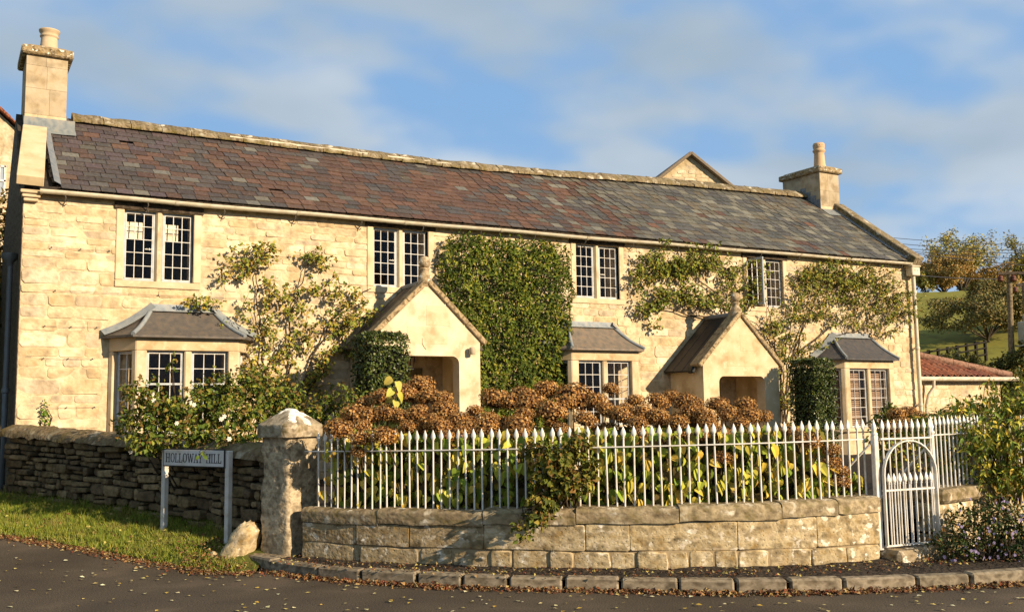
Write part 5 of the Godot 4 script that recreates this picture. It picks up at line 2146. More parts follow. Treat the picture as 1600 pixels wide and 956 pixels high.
func bush(called: String, label: String, category: String, at: Vector3, blobs: Array, size: float, cols: Array, m: Material, shape: Mesh, droop := 0.4, clump := 7, clump_r := 0.08, shell := 0.5, twig := Color(0.08, 0.055, 0.03)) -> Node3D:
	var o := thing(called, label, category, at)
	var local := []
	for b in blobs: local.append([b[0] - at, b[1], b[2]])
	var pts := blob_points(local, clump, clump_r, shell)
	leafage("foliage", pts, size, cols, m, o, shape, droop, 0.85, 0.3)
	var t := Mb.new()
	t.col = twig
	for b in local:
		var n := maxi(3, int(b[2] / 220.0))
		for k in n:
			var d := rv()
			d.y = absf(d.y) * 0.8
			var e: Vector3 = b[0] + d * b[1] * rng.randf_range(0.5, 1.0)
			var root := Vector3(b[0].x * 0.4 + rng.randf_range(-0.1, 0.1), 0, b[0].z * 0.4 + rng.randf_range(-0.1, 0.1))
			var mid: Vector3 = root.lerp(e, 0.55) + Vector3(rng.randf_range(-0.1, 0.1), 0.1, rng.randf_range(-0.1, 0.1))
			t.tube([root, mid, e], [0.013, 0.008, 0.003], 4)
	part("stems", t.mesh(), M.bark, o)
	return o

func mophead(sd: int) -> ArrayMesh:
	# dried hydrangea head, radius about 1: hundreds of papery florets on a dome
	var b := Mb.new()
	var r := RandomNumberGenerator.new()
	r.seed = sd
	var cols := [Color(0.32, 0.162, 0.052), Color(0.25, 0.120, 0.040), Color(0.40, 0.220, 0.072), Color(0.18, 0.082, 0.029), Color(0.47, 0.285, 0.105)]
	var n := 460
	for i in n:
		var y := 1.0 - 1.75 * (i + 0.5) / n
		var t := i * 2.39996
		var q := sqrt(maxf(0.0, 1.0 - y * y))
		var d := Vector3(cos(t) * q, y, sin(t) * q)
		d = (d + Vector3(r.randf_range(-1, 1), r.randf_range(-1, 1), r.randf_range(-1, 1)) * 0.12).normalized()
		var p := Vector3(d.x, d.y * 0.66, d.z) * r.randf_range(0.82, 1.06)
		var face := (d + Vector3(r.randf_range(-1, 1), r.randf_range(-1, 1), r.randf_range(-1, 1)) * 0.5).normalized()
		var a := face.cross(Vector3(0.3, 0.9, 0.2)).normalized()
		var c := face.cross(a)
		b.col = cols[r.randi() % 5] * r.randf_range(0.8, 1.25)
		var s := r.randf_range(0.062, 0.095)
		for k in 4:
			var u := (a * cos(k * PI / 2) + c * sin(k * PI / 2))
			var v := (a * cos(k * PI / 2 + 0.75) + c * sin(k * PI / 2 + 0.75))
			var w := (a * cos(k * PI / 2 - 0.75) + c * sin(k * PI / 2 - 0.75))
			var lift := face * s * r.randf_range(-0.25, 0.5)
			b.tri(p, p + w * s * 0.75 + lift * 0.5, p + u * s + lift)
			b.tri(p, p + u * s + lift, p + v * s * 0.75 + lift * 0.5)
	# dark core added inside the head to block light
	b.col = Color(0.07, 0.032, 0.018)
	var prof := []
	for i in 7:
		var t := -PI / 2 + PI * i / 6
		prof.append(Vector2(maxf(0.001, cos(t) * 0.72), sin(t) * 0.5))
	b.lathe(Vector3.ZERO, prof, 10)
	return b.mesh()

func heart_leaf(curl: float) -> ArrayMesh:
	var b := Mb.new()
	var half := [Vector2(0.0, 0.0), Vector2(0.26, 0.04), Vector2(0.38, 0.24), Vector2(0.36, 0.48), Vector2(0.22, 0.78), Vector2(0.0, 1.0)]
	for s in [-1.0, 1.0]:
		for i in range(1, half.size() - 1):
			var p0: Vector2 = half[i]
			var p1: Vector2 = half[i + 1]
			var a := Vector3(p0.x * s, p0.y, absf(p0.x) * 0.35 - curl * p0.y * p0.y)
			var c := Vector3(p1.x * s, p1.y, absf(p1.x) * 0.35 - curl * p1.y * p1.y)
			var m0 := Vector3(0, p0.y, -curl * p0.y * p0.y)
			var m1 := Vector3(0, p1.y, -curl * p1.y * p1.y)
			if s > 0:
				b.tri(m0, a, c)
				b.tri(m0, c, m1)
			else:
				b.tri(m0, c, a)
				b.tri(m0, m1, c)
		var e := Vector3(half[1].x * s, half[1].y, half[1].x * 0.35)
		if s > 0: b.tri(Vector3.ZERO, e, Vector3(0, 0.04, 0))
		else: b.tri(Vector3.ZERO, Vector3(0, 0.04, 0), e)
	return b.mesh()

func hydrangeas() -> void:
	var heads := [mophead(1), mophead(2), mophead(3), mophead(4), mophead(5)]
	var shapes := [heart_leaf(0.15), heart_leaf(0.4), heart_leaf(0.75)]
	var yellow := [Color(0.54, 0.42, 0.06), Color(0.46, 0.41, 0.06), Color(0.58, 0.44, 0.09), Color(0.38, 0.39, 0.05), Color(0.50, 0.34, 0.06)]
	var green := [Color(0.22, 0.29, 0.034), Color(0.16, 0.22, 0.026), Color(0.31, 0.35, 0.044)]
	var where := [
		["leftmost of the row behind the railing, beside the stone pier", 0.45, 0.34, 0.25], ["second from the stone pier, its heads before the left clipped bush", 1.25, 0.66, 0.3], ["third from the stone pier, before the left porch opening", 2.1, 0.62, 0.35],
		["just left of the overgrown stretch of railing", 2.85, 0.62, 0.4], ["behind the overgrown stretch of railing, under the middle bay", 3.65, 0.62, 0.5], ["just right of the overgrown railing, below the right porch's shaded flank", 4.35, 0.62, 0.75],
		["before the right porch opening, its leaves the yellowest", 5.0, 0.55, 0.65], ["lowest of the row, beside the white gate's left post", 5.55, 0.42, 0.25]]
	var list := [
		[2.55, 1.42, 6.56, 0.13], [2.94, 1.55, 6.04, 0.15], [2.89, 1.43, 6.29, 0.10], [2.69, 1.32, 6.79, 0.10], [2.68, 1.19, 6.75, 0.07], [3.05, 1.55, 6.18, 0.12], [2.86, 1.35, 7.00, 0.12], [3.10, 1.69, 5.88, 0.10],
		[3.27, 1.75, 5.92, 0.12], [3.20, 1.56, 6.31, 0.13], [3.28, 1.53, 6.48, 0.10], [3.50, 1.78, 6.10, 0.13], [3.69, 1.88, 6.07, 0.14], [3.42, 1.56, 6.58, 0.12], [3.64, 1.74, 6.36, 0.12], [3.73, 1.72, 6.50, 0.11],
		[3.65, 1.60, 6.74, 0.12], [3.45, 1.46, 6.87, 0.13], [3.47, 1.41, 7.07, 0.13], [3.43, 1.33, 7.25, 0.08], [3.68, 1.49, 7.03, 0.11], [3.70, 1.42, 7.23, 0.11], [3.83, 1.42, 7.35, 0.12], [3.95, 1.51, 7.21, 0.08],
		[3.89, 1.58, 6.98, 0.08], [4.17, 1.70, 6.93, 0.15], [4.27, 1.67, 7.09, 0.12], [4.44, 1.74, 7.05, 0.12], [4.42, 1.67, 7.22, 0.14], [4.10, 1.44, 7.52, 0.13], [4.04, 1.35, 7.70, 0.10], [4.26, 1.54, 7.39, 0.10],
		[4.67, 1.79, 7.14, 0.13], [4.50, 1.57, 7.53, 0.15], [4.83, 1.71, 7.44, 0.18], [4.38, 1.39, 7.89, 0.08], [4.70, 1.65, 7.50, 0.10], [4.97, 1.66, 7.66, 0.11], [4.94, 1.56, 7.89, 0.11], [5.23, 1.79, 7.56, 0.08],
		[4.99, 1.51, 8.06, 0.11], [5.28, 1.66, 7.91, 0.09], [5.03, 1.44, 8.27, 0.09], [5.13, 1.59, 7.95, 0.07], [5.20, 1.54, 8.13, 0.11], [5.48, 1.65, 8.05, 0.11], [5.28, 1.50, 8.26, 0.11], [5.65, 1.70, 8.02, 0.09],
		[5.71, 1.65, 8.18, 0.11], [5.74, 1.61, 8.28, 0.10], [5.63, 1.54, 8.37, 0.10], [5.69, 1.50, 8.51, 0.10], [5.96, 1.61, 8.41, 0.11], [5.91, 1.52, 8.59, 0.10], [5.62, 1.42, 8.65, 0.10], [6.20, 1.61, 8.56, 0.10],
		[6.07, 1.49, 8.75, 0.11], [6.18, 1.48, 8.83, 0.08], [5.90, 1.43, 8.79, 0.09], [5.87, 1.33, 9.02, 0.09], [5.59, 1.33, 8.87, 0.08], [5.37, 1.31, 8.80, 0.08], [4.90, 1.33, 8.48, 0.08], [6.21, 1.33, 9.15, 0.09],
		[6.23, 1.27, 9.28, 0.09], [6.28, 1.25, 9.35, 0.09], [6.45, 1.16, 9.44, 0.08], [6.56, 0.85, 9.43, 0.09], [6.53, 0.96, 9.44, 0.09], [6.45, 1.05, 9.43, 0.08], [5.47, 1.10, 8.99, 0.09], [5.25, 1.30, 8.74, 0.08],
		[5.36, 1.43, 8.49, 0.10], [4.67, 1.48, 7.88, 0.11], [3.58, 1.37, 7.26, 0.09], [3.25, 1.42, 6.75, 0.10]]
	# more heads at the back of the row, half hidden by those in front
	for i in 26:
		var s := rng.randf_range(0.3, 5.3)
		var f := along(wall_line, s)
		var back := rng.randf_range(0.45, 1.25)
		var p: Vector3 = f.origin - f.basis.z * back
		list.append([p.x, lerpf(1.27, 1.48, (back - 0.45) / 0.8) - maxf(0.0, s - 4.6) * 0.2 + rng.randf_range(-0.12, 0.06), p.z, rng.randf_range(0.08, 0.13)])
	var plants := []
	for k in where.size():
		var f := along(wall_line, where[k][1])
		var at: Vector3 = f.origin - f.basis.z * 0.55
		at.y = 0.45
		plants.append(thing("hydrangea", "brown headed hydrangea, " + where[k][0], "hydrangea", at, "hydrangeas along the front railing"))
	var stems := []
	for k in plants.size():
		var b := Mb.new()
		b.col = Color(0.16, 0.10, 0.05)
		stems.append(b)
	for h in list:
		var p := Vector3(h[0], h[1], h[2])
		var best := 0
		for k in plants.size():
			if plants[k].position.distance_to(p) < plants[best].position.distance_to(p): best = k
		var local: Vector3 = p - plants[best].position
		var r: float = h[3] * 1.2
		var tilt := Basis(Vector3(1, 0, 0), rng.randf_range(-0.15, 0.4)) * Basis(Vector3(0, 0, 1), rng.randf_range(-0.35, 0.35)) * Basis(Vector3.UP, rng.randf() * TAU)
		part("flower_head", heads[rng.randi() % 5], M.dry_flower, plants[best], Transform3D(tilt.scaled(Vector3(r, r * rng.randf_range(0.9, 1.08), r)), local))
		stems[best].tube([Vector3(local.x * 0.25, 0, local.z * 0.25), Vector3(local.x * 0.7, local.y * 0.6, local.z * 0.7), local], [0.009, 0.007, 0.005], 5)
	for k in plants.size():
		var f := along(wall_line, where[k][1])
		var n := 74 if k < 7 else 38
		var yel := [0.78, 0.68, 0.70, 0.62, 0.8, 0.88, 0.85, 0.6]
		for i in n:
			var y := pow(rng.randf(), 0.85) * (0.80 if k < 7 else 0.52)
			var wide: float = where[k][2]
			var q: Vector3 = f.basis.x * rng.randf_range(-wide, wide) * 0.95 + f.basis.z * (0.40 - pow(rng.randf(), 1.7) * (0.22 + y * 0.42)) + Vector3(0, 0.12 + y, 0)
			var out := (f.basis.z + f.basis.x * rng.randf_range(-0.6, 0.6) + Vector3.UP * 0.25 + Vector3(0.35, 0, 0)).normalized()
			var dir := Vector3.DOWN * rng.randf_range(0.4, 1.2) + out * rng.randf_range(0.1, 0.6) + rv() * 0.35
			var m := Mb.new()
			var col: Color = pick(yellow if rng.randf() < yel[k] else green, 0.2)
			part("leaf", tinted(shapes[rng.randi() % 3], col), M.big_leaf, plants[k], aim(q, dir, out + rv() * 0.3, rng.randf_range(0.075, 0.125)))
			if i % 4 == 0:
				stems[k].tube([Vector3(q.x * 0.3, 0, q.z * 0.3), q * 0.6, q], [0.008, 0.006, 0.003], 4)
		# the shaded leaves and stalks further in
		var pts := []
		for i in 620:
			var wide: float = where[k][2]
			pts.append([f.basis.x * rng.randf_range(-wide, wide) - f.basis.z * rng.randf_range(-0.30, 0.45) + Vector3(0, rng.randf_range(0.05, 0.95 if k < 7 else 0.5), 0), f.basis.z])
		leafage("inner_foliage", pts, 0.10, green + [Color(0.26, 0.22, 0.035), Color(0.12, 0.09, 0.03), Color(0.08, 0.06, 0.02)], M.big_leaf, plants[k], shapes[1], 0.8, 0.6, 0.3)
		part("stems", stems[k].mesh(), M.bark, plants[k])
	# tall pale shoot in front of the first clipped bush
	var at := Vector3(3.26, 0.45, 6.22)
	var o := thing("hydrangea", "tall pale yellow leafed shoot standing up before the first clipped bush", "hydrangea", at)
	var b := Mb.new()
	b.col = Color(0.2, 0.16, 0.06)
	b.tube([Vector3.ZERO, Vector3(0.02, 0.8, 0.05), Vector3(0.0, 1.46, 0.1)], [0.01, 0.008, 0.004], 5)
	part("stem", b.mesh(), M.bark, o)
	for i in 13:
		var y := 1.0 + 0.5 * i / 12.0
		var d := Vector3(cos(i * 2.4), 0, sin(i * 2.4))
		part("leaf", tinted(shapes[i % 3], pick([Color(0.50, 0.45, 0.10), Color(0.42, 0.40, 0.08)], 0.15)), M.big_leaf, o, aim(Vector3(0.01, y, 0.09) + d * 0.03, d * 0.7 + Vector3.DOWN * 0.6, Vector3(0.2, 0.3, 1) + d * 0.3, 0.115))

var tints := {}
func tinted(shape: ArrayMesh, col: Color) -> ArrayMesh:
	var key := str(shape.get_instance_id()) + "_%d_%d_%d" % [int(col.r * 24), int(col.g * 24), int(col.b * 24)]
	if not tints.has(key):
		var a := shape.surface_get_arrays(0)
		var c := PackedColorArray()
		c.resize(a[Mesh.ARRAY_VERTEX].size())
		c.fill(col)
		a[Mesh.ARRAY_COLOR] = c
		var m := ArrayMesh.new()
		m.add_surface_from_arrays(Mesh.PRIMITIVE_TRIANGLES, a)
		tints[key] = m
	return tints[key]

func flower(col: Color, petals: int) -> ArrayMesh:
	var b := Mb.new()
	b.col = col
	for ring in 2:
		for i in petals:
			var t := TAU * (i + ring * 0.5) / petals
			var d := Vector3(cos(t), sin(t), 0)
			var e := Vector3(-d.y, d.x, 0)
			var s := 1.0 - ring * 0.4
			var z := ring * 0.12
			b.tri(Vector3(0, 0, z), d * 0.6 * s + e * 0.28 * s + Vector3(0, 0, 0.18 + z), d * s + Vector3(0, 0, 0.12 + z))
			b.tri(Vector3(0, 0, z), d * s + Vector3(0, 0, 0.12 + z), d * 0.6 * s - e * 0.28 * s + Vector3(0, 0, 0.18 + z))
	return b.mesh()

func planting() -> void:
	small_leaf = leaf_mesh(0.32, 0.10, 0.12)
	narrow_leaf = leaf_mesh(0.24, 0.09, 0.12)
	lance_leaf = leaf_mesh(0.17, 0.06, 0.2)
	creeper_block()
	var autumn := [Color(0.217, 0.221, 0.031), Color(0.293, 0.253, 0.038), Color(0.160, 0.189, 0.028), Color(0.377, 0.294, 0.052), Color(0.104, 0.137, 0.024), Color(0.246, 0.157, 0.035)]
	var greener := [Color(0.113, 0.152, 0.024), Color(0.170, 0.193, 0.030), Color(0.085, 0.117, 0.020), Color(0.226, 0.221, 0.035), Color(0.189, 0.130, 0.031)]
	climber("sprawling yellow leafed climbing rose between the left bay and the left porch", Vector3(3.9, 0.45, 0.0), [[Vector2(3.73, 1.43), Vector2(3.63, 2.48), Vector2(3.58, 3.12), Vector2(3.49, 3.75), Vector2(3.46, 4.23)],
		[Vector2(3.94, 1.43), Vector2(4.09, 2.49), Vector2(4.05, 3.24), Vector2(4.25, 3.79), Vector2(4.47, 4.33)],
		[Vector2(4.16, 1.42), Vector2(4.37, 2.38), Vector2(4.82, 3.16), Vector2(5.28, 3.62), Vector2(5.52, 3.74)],
		[Vector2(3.78, 1.43), Vector2(3.40, 2.48), Vector2(2.97, 3.10), Vector2(2.64, 3.35)],
		[Vector2(4.10, 1.43), Vector2(4.59, 2.28), Vector2(5.05, 2.94), Vector2(5.46, 3.29)]],
		[[3.44, 4.22, 0.43, 0.21, 330], [3.20, 4.04, 0.32, 0.17, 120], [4.47, 4.29, 0.34, 0.20, 170], [4.62, 4.13, 0.23, 0.15, 60], [3.07, 3.80, 0.29, 0.21, 100], [3.68, 3.65, 0.30, 0.28, 150],
		[4.06, 3.50, 0.28, 0.32, 200], [2.63, 3.35, 0.32, 0.12, 170], [4.62, 3.75, 0.44, 0.24, 160], [5.08, 3.63, 0.43, 0.25, 150], [5.28, 3.28, 0.41, 0.29, 240], [4.91, 3.10, 0.41, 0.35, 220],
		[4.29, 3.08, 0.34, 0.32, 160], [3.53, 3.11, 0.32, 0.32, 130], [3.24, 3.31, 0.17, 0.23, 60], [3.80, 2.64, 0.50, 0.34, 260], [4.34, 2.54, 0.51, 0.41, 240], [4.97, 2.77, 0.41, 0.40, 220],
		[3.59, 2.27, 0.43, 0.27, 200], [4.24, 2.06, 0.67, 0.38, 350], [2.96, 2.88, 0.14, 0.21, 40]], autumn, 0.066, 0.95)
	climber("climber trained in tiers above the right porch, left of the open casement", Vector3(13.6, 0.45, 0.0), [[Vector2(13.68, 3.44), Vector2(12.78, 3.51), Vector2(12.10, 3.66), Vector2(11.60, 3.77)],
		[Vector2(13.86, 3.45), Vector2(13.52, 3.99), Vector2(12.82, 4.45), Vector2(11.96, 4.60)],
		[Vector2(14.05, 3.45), Vector2(14.09, 4.16), Vector2(13.74, 4.64), Vector2(13.02, 4.80)],
		[Vector2(14.24, 3.60), Vector2(14.56, 4.19), Vector2(14.79, 4.77)],
		[Vector2(13.86, 3.45), Vector2(13.15, 3.70), Vector2(12.45, 3.95)],
		[Vector2(15.30, 1.20), Vector2(15.35, 2.63), Vector2(14.80, 3.34), Vector2(14.05, 3.52)]],
		[[12.08, 4.66, 0.80, 0.22, 300], [12.86, 4.67, 0.76, 0.25, 300], [11.56, 4.36, 0.44, 0.19, 150], [12.24, 4.40, 0.70, 0.19, 220], [13.67, 4.63, 0.71, 0.28, 190], [12.40, 4.00, 0.79, 0.22, 260],
		[11.71, 3.77, 0.47, 0.19, 160], [13.00, 3.85, 0.69, 0.19, 170], [11.53, 3.57, 0.40, 0.13, 90], [14.02, 4.22, 0.53, 0.40, 130], [14.65, 4.54, 0.31, 0.40, 90], [11.77, 3.31, 0.15, 0.16, 28],
		[13.45, 3.85, 0.65, 0.28, 90], [13.15, 5.02, 0.92, 0.07, 40], [12.01, 5.00, 0.17, 0.11, 20], [14.49, 4.03, 0.35, 0.31, 70], [11.39, 4.16, 0.27, 0.24, 60], [14.00, 3.73, 0.38, 0.20, 50]], greener + [autumn[0]], 0.068, 2.1)
	climber("bare stemmed climber spreading above the right hand bay up to the gutter", Vector3(15.6, 0.45, 0.0), [[Vector2(15.38, 1.20), Vector2(15.36, 2.20), Vector2(15.52, 2.92), Vector2(15.92, 3.81), Vector2(16.28, 4.57)],
		[Vector2(15.46, 1.20), Vector2(15.58, 2.49), Vector2(16.21, 3.52), Vector2(17.09, 4.16), Vector2(17.78, 4.65)],
		[Vector2(15.34, 1.20), Vector2(15.75, 2.64), Vector2(17.04, 3.40), Vector2(18.40, 3.91), Vector2(19.37, 4.42)],
		[Vector2(15.46, 1.20), Vector2(15.25, 2.63), Vector2(15.11, 3.63), Vector2(15.05, 4.21)],
		[Vector2(15.69, 1.77), Vector2(15.99, 3.22), Vector2(16.90, 4.45), Vector2(17.36, 4.86)],
		[Vector2(15.52, 1.48), Vector2(16.18, 2.35), Vector2(17.02, 3.13), Vector2(18.36, 3.44), Vector2(19.30, 3.62)]],
		[[16.73, 4.61, 0.91, 0.27, 300], [17.70, 4.61, 0.90, 0.34, 300], [17.24, 4.23, 1.00, 0.31, 260], [16.09, 4.33, 0.54, 0.36, 130], [18.48, 4.60, 0.70, 0.35, 190], [19.08, 4.32, 0.67, 0.41, 200],
		[19.35, 3.86, 0.53, 0.38, 150], [18.33, 4.05, 0.83, 0.31, 180], [18.07, 3.58, 0.91, 0.28, 130], [18.84, 3.37, 0.51, 0.22, 60], [15.95, 3.80, 0.71, 0.38, 170], [15.41, 3.28, 0.52, 0.38, 120],
		[16.77, 3.69, 0.77, 0.30, 130], [15.69, 2.85, 0.69, 0.38, 130], [14.94, 3.48, 0.35, 0.43, 60], [15.29, 2.20, 0.20, 0.72, 70], [19.85, 4.12, 0.39, 0.48, 70], [16.72, 2.94, 0.51, 0.24, 40],
		[17.28, 4.92, 0.89, 0.09, 50], [15.37, 1.49, 0.18, 0.43, 40]], greener + autumn, 0.066, 2.5)
	hedge("clipped_bush", "dark glossy box bush clipped square, left of the first porch opening", Vector3(5.05, 1.62, 1.62), Vector3(0.345, 1.19, 0.36), 9500)
	hedge("clipped_bush", "dark clipped column bush between the second porch and the right hand bay", Vector3(14.55, 1.47, 1.72), Vector3(0.30, 1.04, 0.36), 9500)
	var rose := bush("rose_bush", "big straggling rose bush with a few white blooms spilling over the dry stone wall", "rose bush", Vector3(2.05, 0.40, 3.63), [[Vector3(1.17, 1.87, 3.56), Vector3(0.27, 0.20, 0.35), 330],
		[Vector3(1.33, 1.57, 3.73), Vector3(0.38, 0.23, 0.40), 750],
		[Vector3(1.71, 1.65, 3.72), Vector3(0.35, 0.25, 0.45), 800],
		[Vector3(2.05, 1.88, 3.72), Vector3(0.32, 0.22, 0.45), 650],
		[Vector3(2.39, 1.95, 3.81), Vector3(0.32, 0.24, 0.45), 650],
		[Vector3(2.64, 1.79, 4.05), Vector3(0.36, 0.27, 0.45), 700],
		[Vector3(2.23, 1.60, 4.25), Vector3(0.42, 0.23, 0.45), 850],
		[Vector3(2.67, 1.51, 4.50), Vector3(0.31, 0.20, 0.40), 500],
		[Vector3(3.03, 1.62, 4.60), Vector3(0.31, 0.20, 0.40), 450],
		[Vector3(3.33, 1.73, 4.68), Vector3(0.20, 0.19, 0.35), 230],
		[Vector3(1.21, 1.28, 4.03), Vector3(0.36, 0.15, 0.25), 420],
		[Vector3(1.65, 1.35, 4.35), Vector3(0.37, 0.13, 0.20), 440],
		[Vector3(1.98, 1.34, 4.78), Vector3(0.28, 0.13, 0.25), 380],
		[Vector3(2.11, 1.02, 4.99), Vector3(0.10, 0.17, 0.12), 120],
		[Vector3(1.06, 1.50, 3.44), Vector3(0.20, 0.23, 0.30), 260],
		[Vector3(1.63, 1.17, 4.84), Vector3(0.11, 0.04, 0.06), 22],
		[Vector3(1.51, 2.17, 3.32), Vector3(0.06, 0.21, 0.10), 24]],
		0.062, [Color(0.081, 0.119, 0.017), Color(0.129, 0.152, 0.022), Color(0.057, 0.086, 0.014), Color(0.203, 0.199, 0.030), Color(0.163, 0.104, 0.025)], M.leaf, small_leaf, 0.4, 6, 0.085, 0.45)
	var bloom := flower(Color(0.78, 0.72, 0.60), 6)
	for p in [Vector3(1.19, 1.83, 4.02), Vector3(1.55, 1.72, 4.34), Vector3(1.61, 1.70, 4.25), Vector3(1.82, 1.56, 4.83), Vector3(1.40, 1.49, 4.34), Vector3(1.83, 1.31, 5.03), Vector3(1.82, 1.53, 4.70), Vector3(1.22, 1.76, 3.92), Vector3(1.01, 1.16, 3.72)]:
		part("bloom", bloom, M.petal, rose, aim(p - rose.position, Vector3.UP + rv() * 0.3, Vector3(0.4, 0.4, 1.0) + rv() * 0.4, 0.032))
	bush("climbing_plant", "leafy climber smothering the middle of the long white railing", "climbing plant", Vector3(4.10, 0.68, 8.20), [[Vector3(4.07, 1.16, 8.39), Vector3(0.26, 0.15, 0.16), 460],
		[Vector3(4.14, 0.93, 8.43), Vector3(0.24, 0.18, 0.16), 480],
		[Vector3(3.96, 0.97, 8.33), Vector3(0.18, 0.20, 0.14), 330],
		[Vector3(3.87, 0.74, 8.34), Vector3(0.16, 0.14, 0.12), 260],
		[Vector3(3.78, 0.59, 8.35), Vector3(0.12, 0.12, 0.10), 130],
		[Vector3(3.85, 1.23, 8.23), Vector3(0.13, 0.10, 0.12), 110],
		[Vector3(4.29, 1.02, 8.53), Vector3(0.08, 0.15, 0.10), 90],
		[Vector3(3.66, 0.49, 8.29), Vector3(0.09, 0.08, 0.06), 45],
		[Vector3(4.21, 1.28, 8.45), Vector3(0.14, 0.07, 0.10), 110]],
		0.060, [Color(0.142, 0.134, 0.021), Color(0.106, 0.123, 0.019), Color(0.211, 0.173, 0.032), Color(0.170, 0.095, 0.026), Color(0.071, 0.082, 0.015)], M.leaf, small_leaf, 0.5, 6, 0.07, 0.5)
	bush("overhanging_shrub", "loose arching shrub with yellowing pointed leaves hanging over the railing right of the gate", "shrub", Vector3(9.13, 0.50, 9.36), [[Vector3(8.54, 0.82, 9.64), Vector3(0.27, 0.16, 0.25), 320],
		[Vector3(8.72, 0.79, 9.91), Vector3(0.26, 0.17, 0.28), 320],
		[Vector3(8.96, 1.28, 8.60), Vector3(0.15, 0.19, 0.30), 300],
		[Vector3(9.08, 1.31, 8.79), Vector3(0.22, 0.19, 0.35), 420],
		[Vector3(9.13, 1.15, 9.03), Vector3(0.25, 0.25, 0.35), 420],
		[Vector3(8.76, 0.98, 8.91), Vector3(0.19, 0.20, 0.25), 240],
		[Vector3(8.40, 1.18, 9.19), Vector3(0.18, 0.23, 0.35), 260],
		[Vector3(8.78, 1.41, 9.09), Vector3(0.26, 0.16, 0.40), 400],
		[Vector3(9.05, 1.51, 9.26), Vector3(0.31, 0.17, 0.45), 480],
		[Vector3(9.29, 1.56, 9.53), Vector3(0.28, 0.21, 0.45), 480],
		[Vector3(9.54, 1.50, 9.66), Vector3(0.28, 0.31, 0.50), 600],
		[Vector3(8.53, 1.25, 9.75), Vector3(0.31, 0.24, 0.35), 480],
		[Vector3(8.76, 1.18, 9.98), Vector3(0.24, 0.26, 0.35), 420],
		[Vector3(8.34, 1.19, 9.62), Vector3(0.21, 0.23, 0.25), 260],
		[Vector3(8.59, 0.90, 9.27), Vector3(0.28, 0.14, 0.30), 250],
		[Vector3(8.81, 0.87, 9.68), Vector3(0.27, 0.15, 0.30), 350],
		[Vector3(9.29, 1.75, 9.31), Vector3(0.13, 0.07, 0.20), 40],
		[Vector3(9.54, 1.80, 9.46), Vector3(0.13, 0.07, 0.20), 40],
		[Vector3(8.51, 1.34, 8.93), Vector3(0.10, 0.11, 0.20), 70]],
		0.085, [Color(0.198, 0.241, 0.035), Color(0.142, 0.193, 0.030), Color(0.320, 0.315, 0.046), Color(0.490, 0.399, 0.052), Color(0.104, 0.144, 0.024), Color(0.264, 0.178, 0.043)], M.leaf, lance_leaf, 0.8, 5, 0.10, 0.5)
	var aster := bush("aster_bush", "low dark green bush with small mauve flowers against the wall right of the gate", "flowering bush", Vector3(7.81, 0.12, 10.19), [[Vector3(7.60, 0.41, 10.15), Vector3(0.27, 0.25, 0.36), 900],
		[Vector3(7.86, 0.37, 10.30), Vector3(0.28, 0.27, 0.38), 900],
		[Vector3(8.07, 0.37, 10.42), Vector3(0.24, 0.27, 0.40), 700],
		[Vector3(7.36, 0.27, 10.11), Vector3(0.20, 0.16, 0.25), 380],
		[Vector3(7.30, 0.30, 10.02), Vector3(0.14, 0.12, 0.16), 160],
		[Vector3(7.80, 0.58, 10.22), Vector3(0.24, 0.11, 0.25), 300]],
		0.045, [Color(0.03, 0.046, 0.013), Color(0.058, 0.084, 0.020), Color(0.026, 0.043, 0.014), Color(0.102, 0.114, 0.029), Color(0.160, 0.091, 0.029)], M.leaf, narrow_leaf, 0.2, 6, 0.06, 0.45)
	var mauve := flower(Color(0.36, 0.30, 0.46), 7)
	var tips := blob_points([[Vector3(7.60, 0.41, 10.15), Vector3(0.27, 0.25, 0.36), 56],
		[Vector3(7.86, 0.37, 10.30), Vector3(0.28, 0.27, 0.38), 56],
		[Vector3(8.07, 0.37, 10.42), Vector3(0.24, 0.27, 0.40), 43],
		[Vector3(7.36, 0.27, 10.11), Vector3(0.20, 0.16, 0.25), 23],
		[Vector3(7.30, 0.30, 10.02), Vector3(0.14, 0.12, 0.16), 10],
		[Vector3(7.80, 0.58, 10.22), Vector3(0.24, 0.11, 0.25), 18]], 1, 0.02, 0.12)
	var fa := []
	var fc := []
	for t in tips:
		if t[1].z < -0.2: continue
		fa.append(aim(t[0] + t[1] * 0.03 - aster.position, Vector3.UP + rv() * 0.4, t[1] + Vector3(0, 0.5, 0.6), rng.randf_range(0.012, 0.019)))
		fc.append(Color(1, 1, 1) * rng.randf_range(0.8, 1.2))
	stuff(swarm("flowers", mauve, M.petal, fa, fc, aster))
	bush("topiary_cone", "small clipped cone bush before the right hand bay window", "clipped bush", Vector3(10.35, 0.45, 6.97), [[Vector3(10.35, 1.29, 6.97), Vector3(0.30, 0.14, 0.30), 520],
		[Vector3(10.34, 1.40, 6.98), Vector3(0.22, 0.11, 0.22), 360],
		[Vector3(10.34, 1.48, 6.99), Vector3(0.13, 0.08, 0.13), 180],
		[Vector3(10.34, 1.54, 6.99), Vector3(0.06, 0.06, 0.06), 70]],
		0.045, [Color(0.113, 0.138, 0.023), Color(0.160, 0.172, 0.028), Color(0.075, 0.101, 0.019)], M.leaf, small_leaf, 0.1, 6, 0.05, 0.3)
	var far_h := thing("hydrangea", "brown headed hydrangea beyond the gate, left of the drainpipe", "hydrangea", Vector3(9.67, 0.45, 7.71))
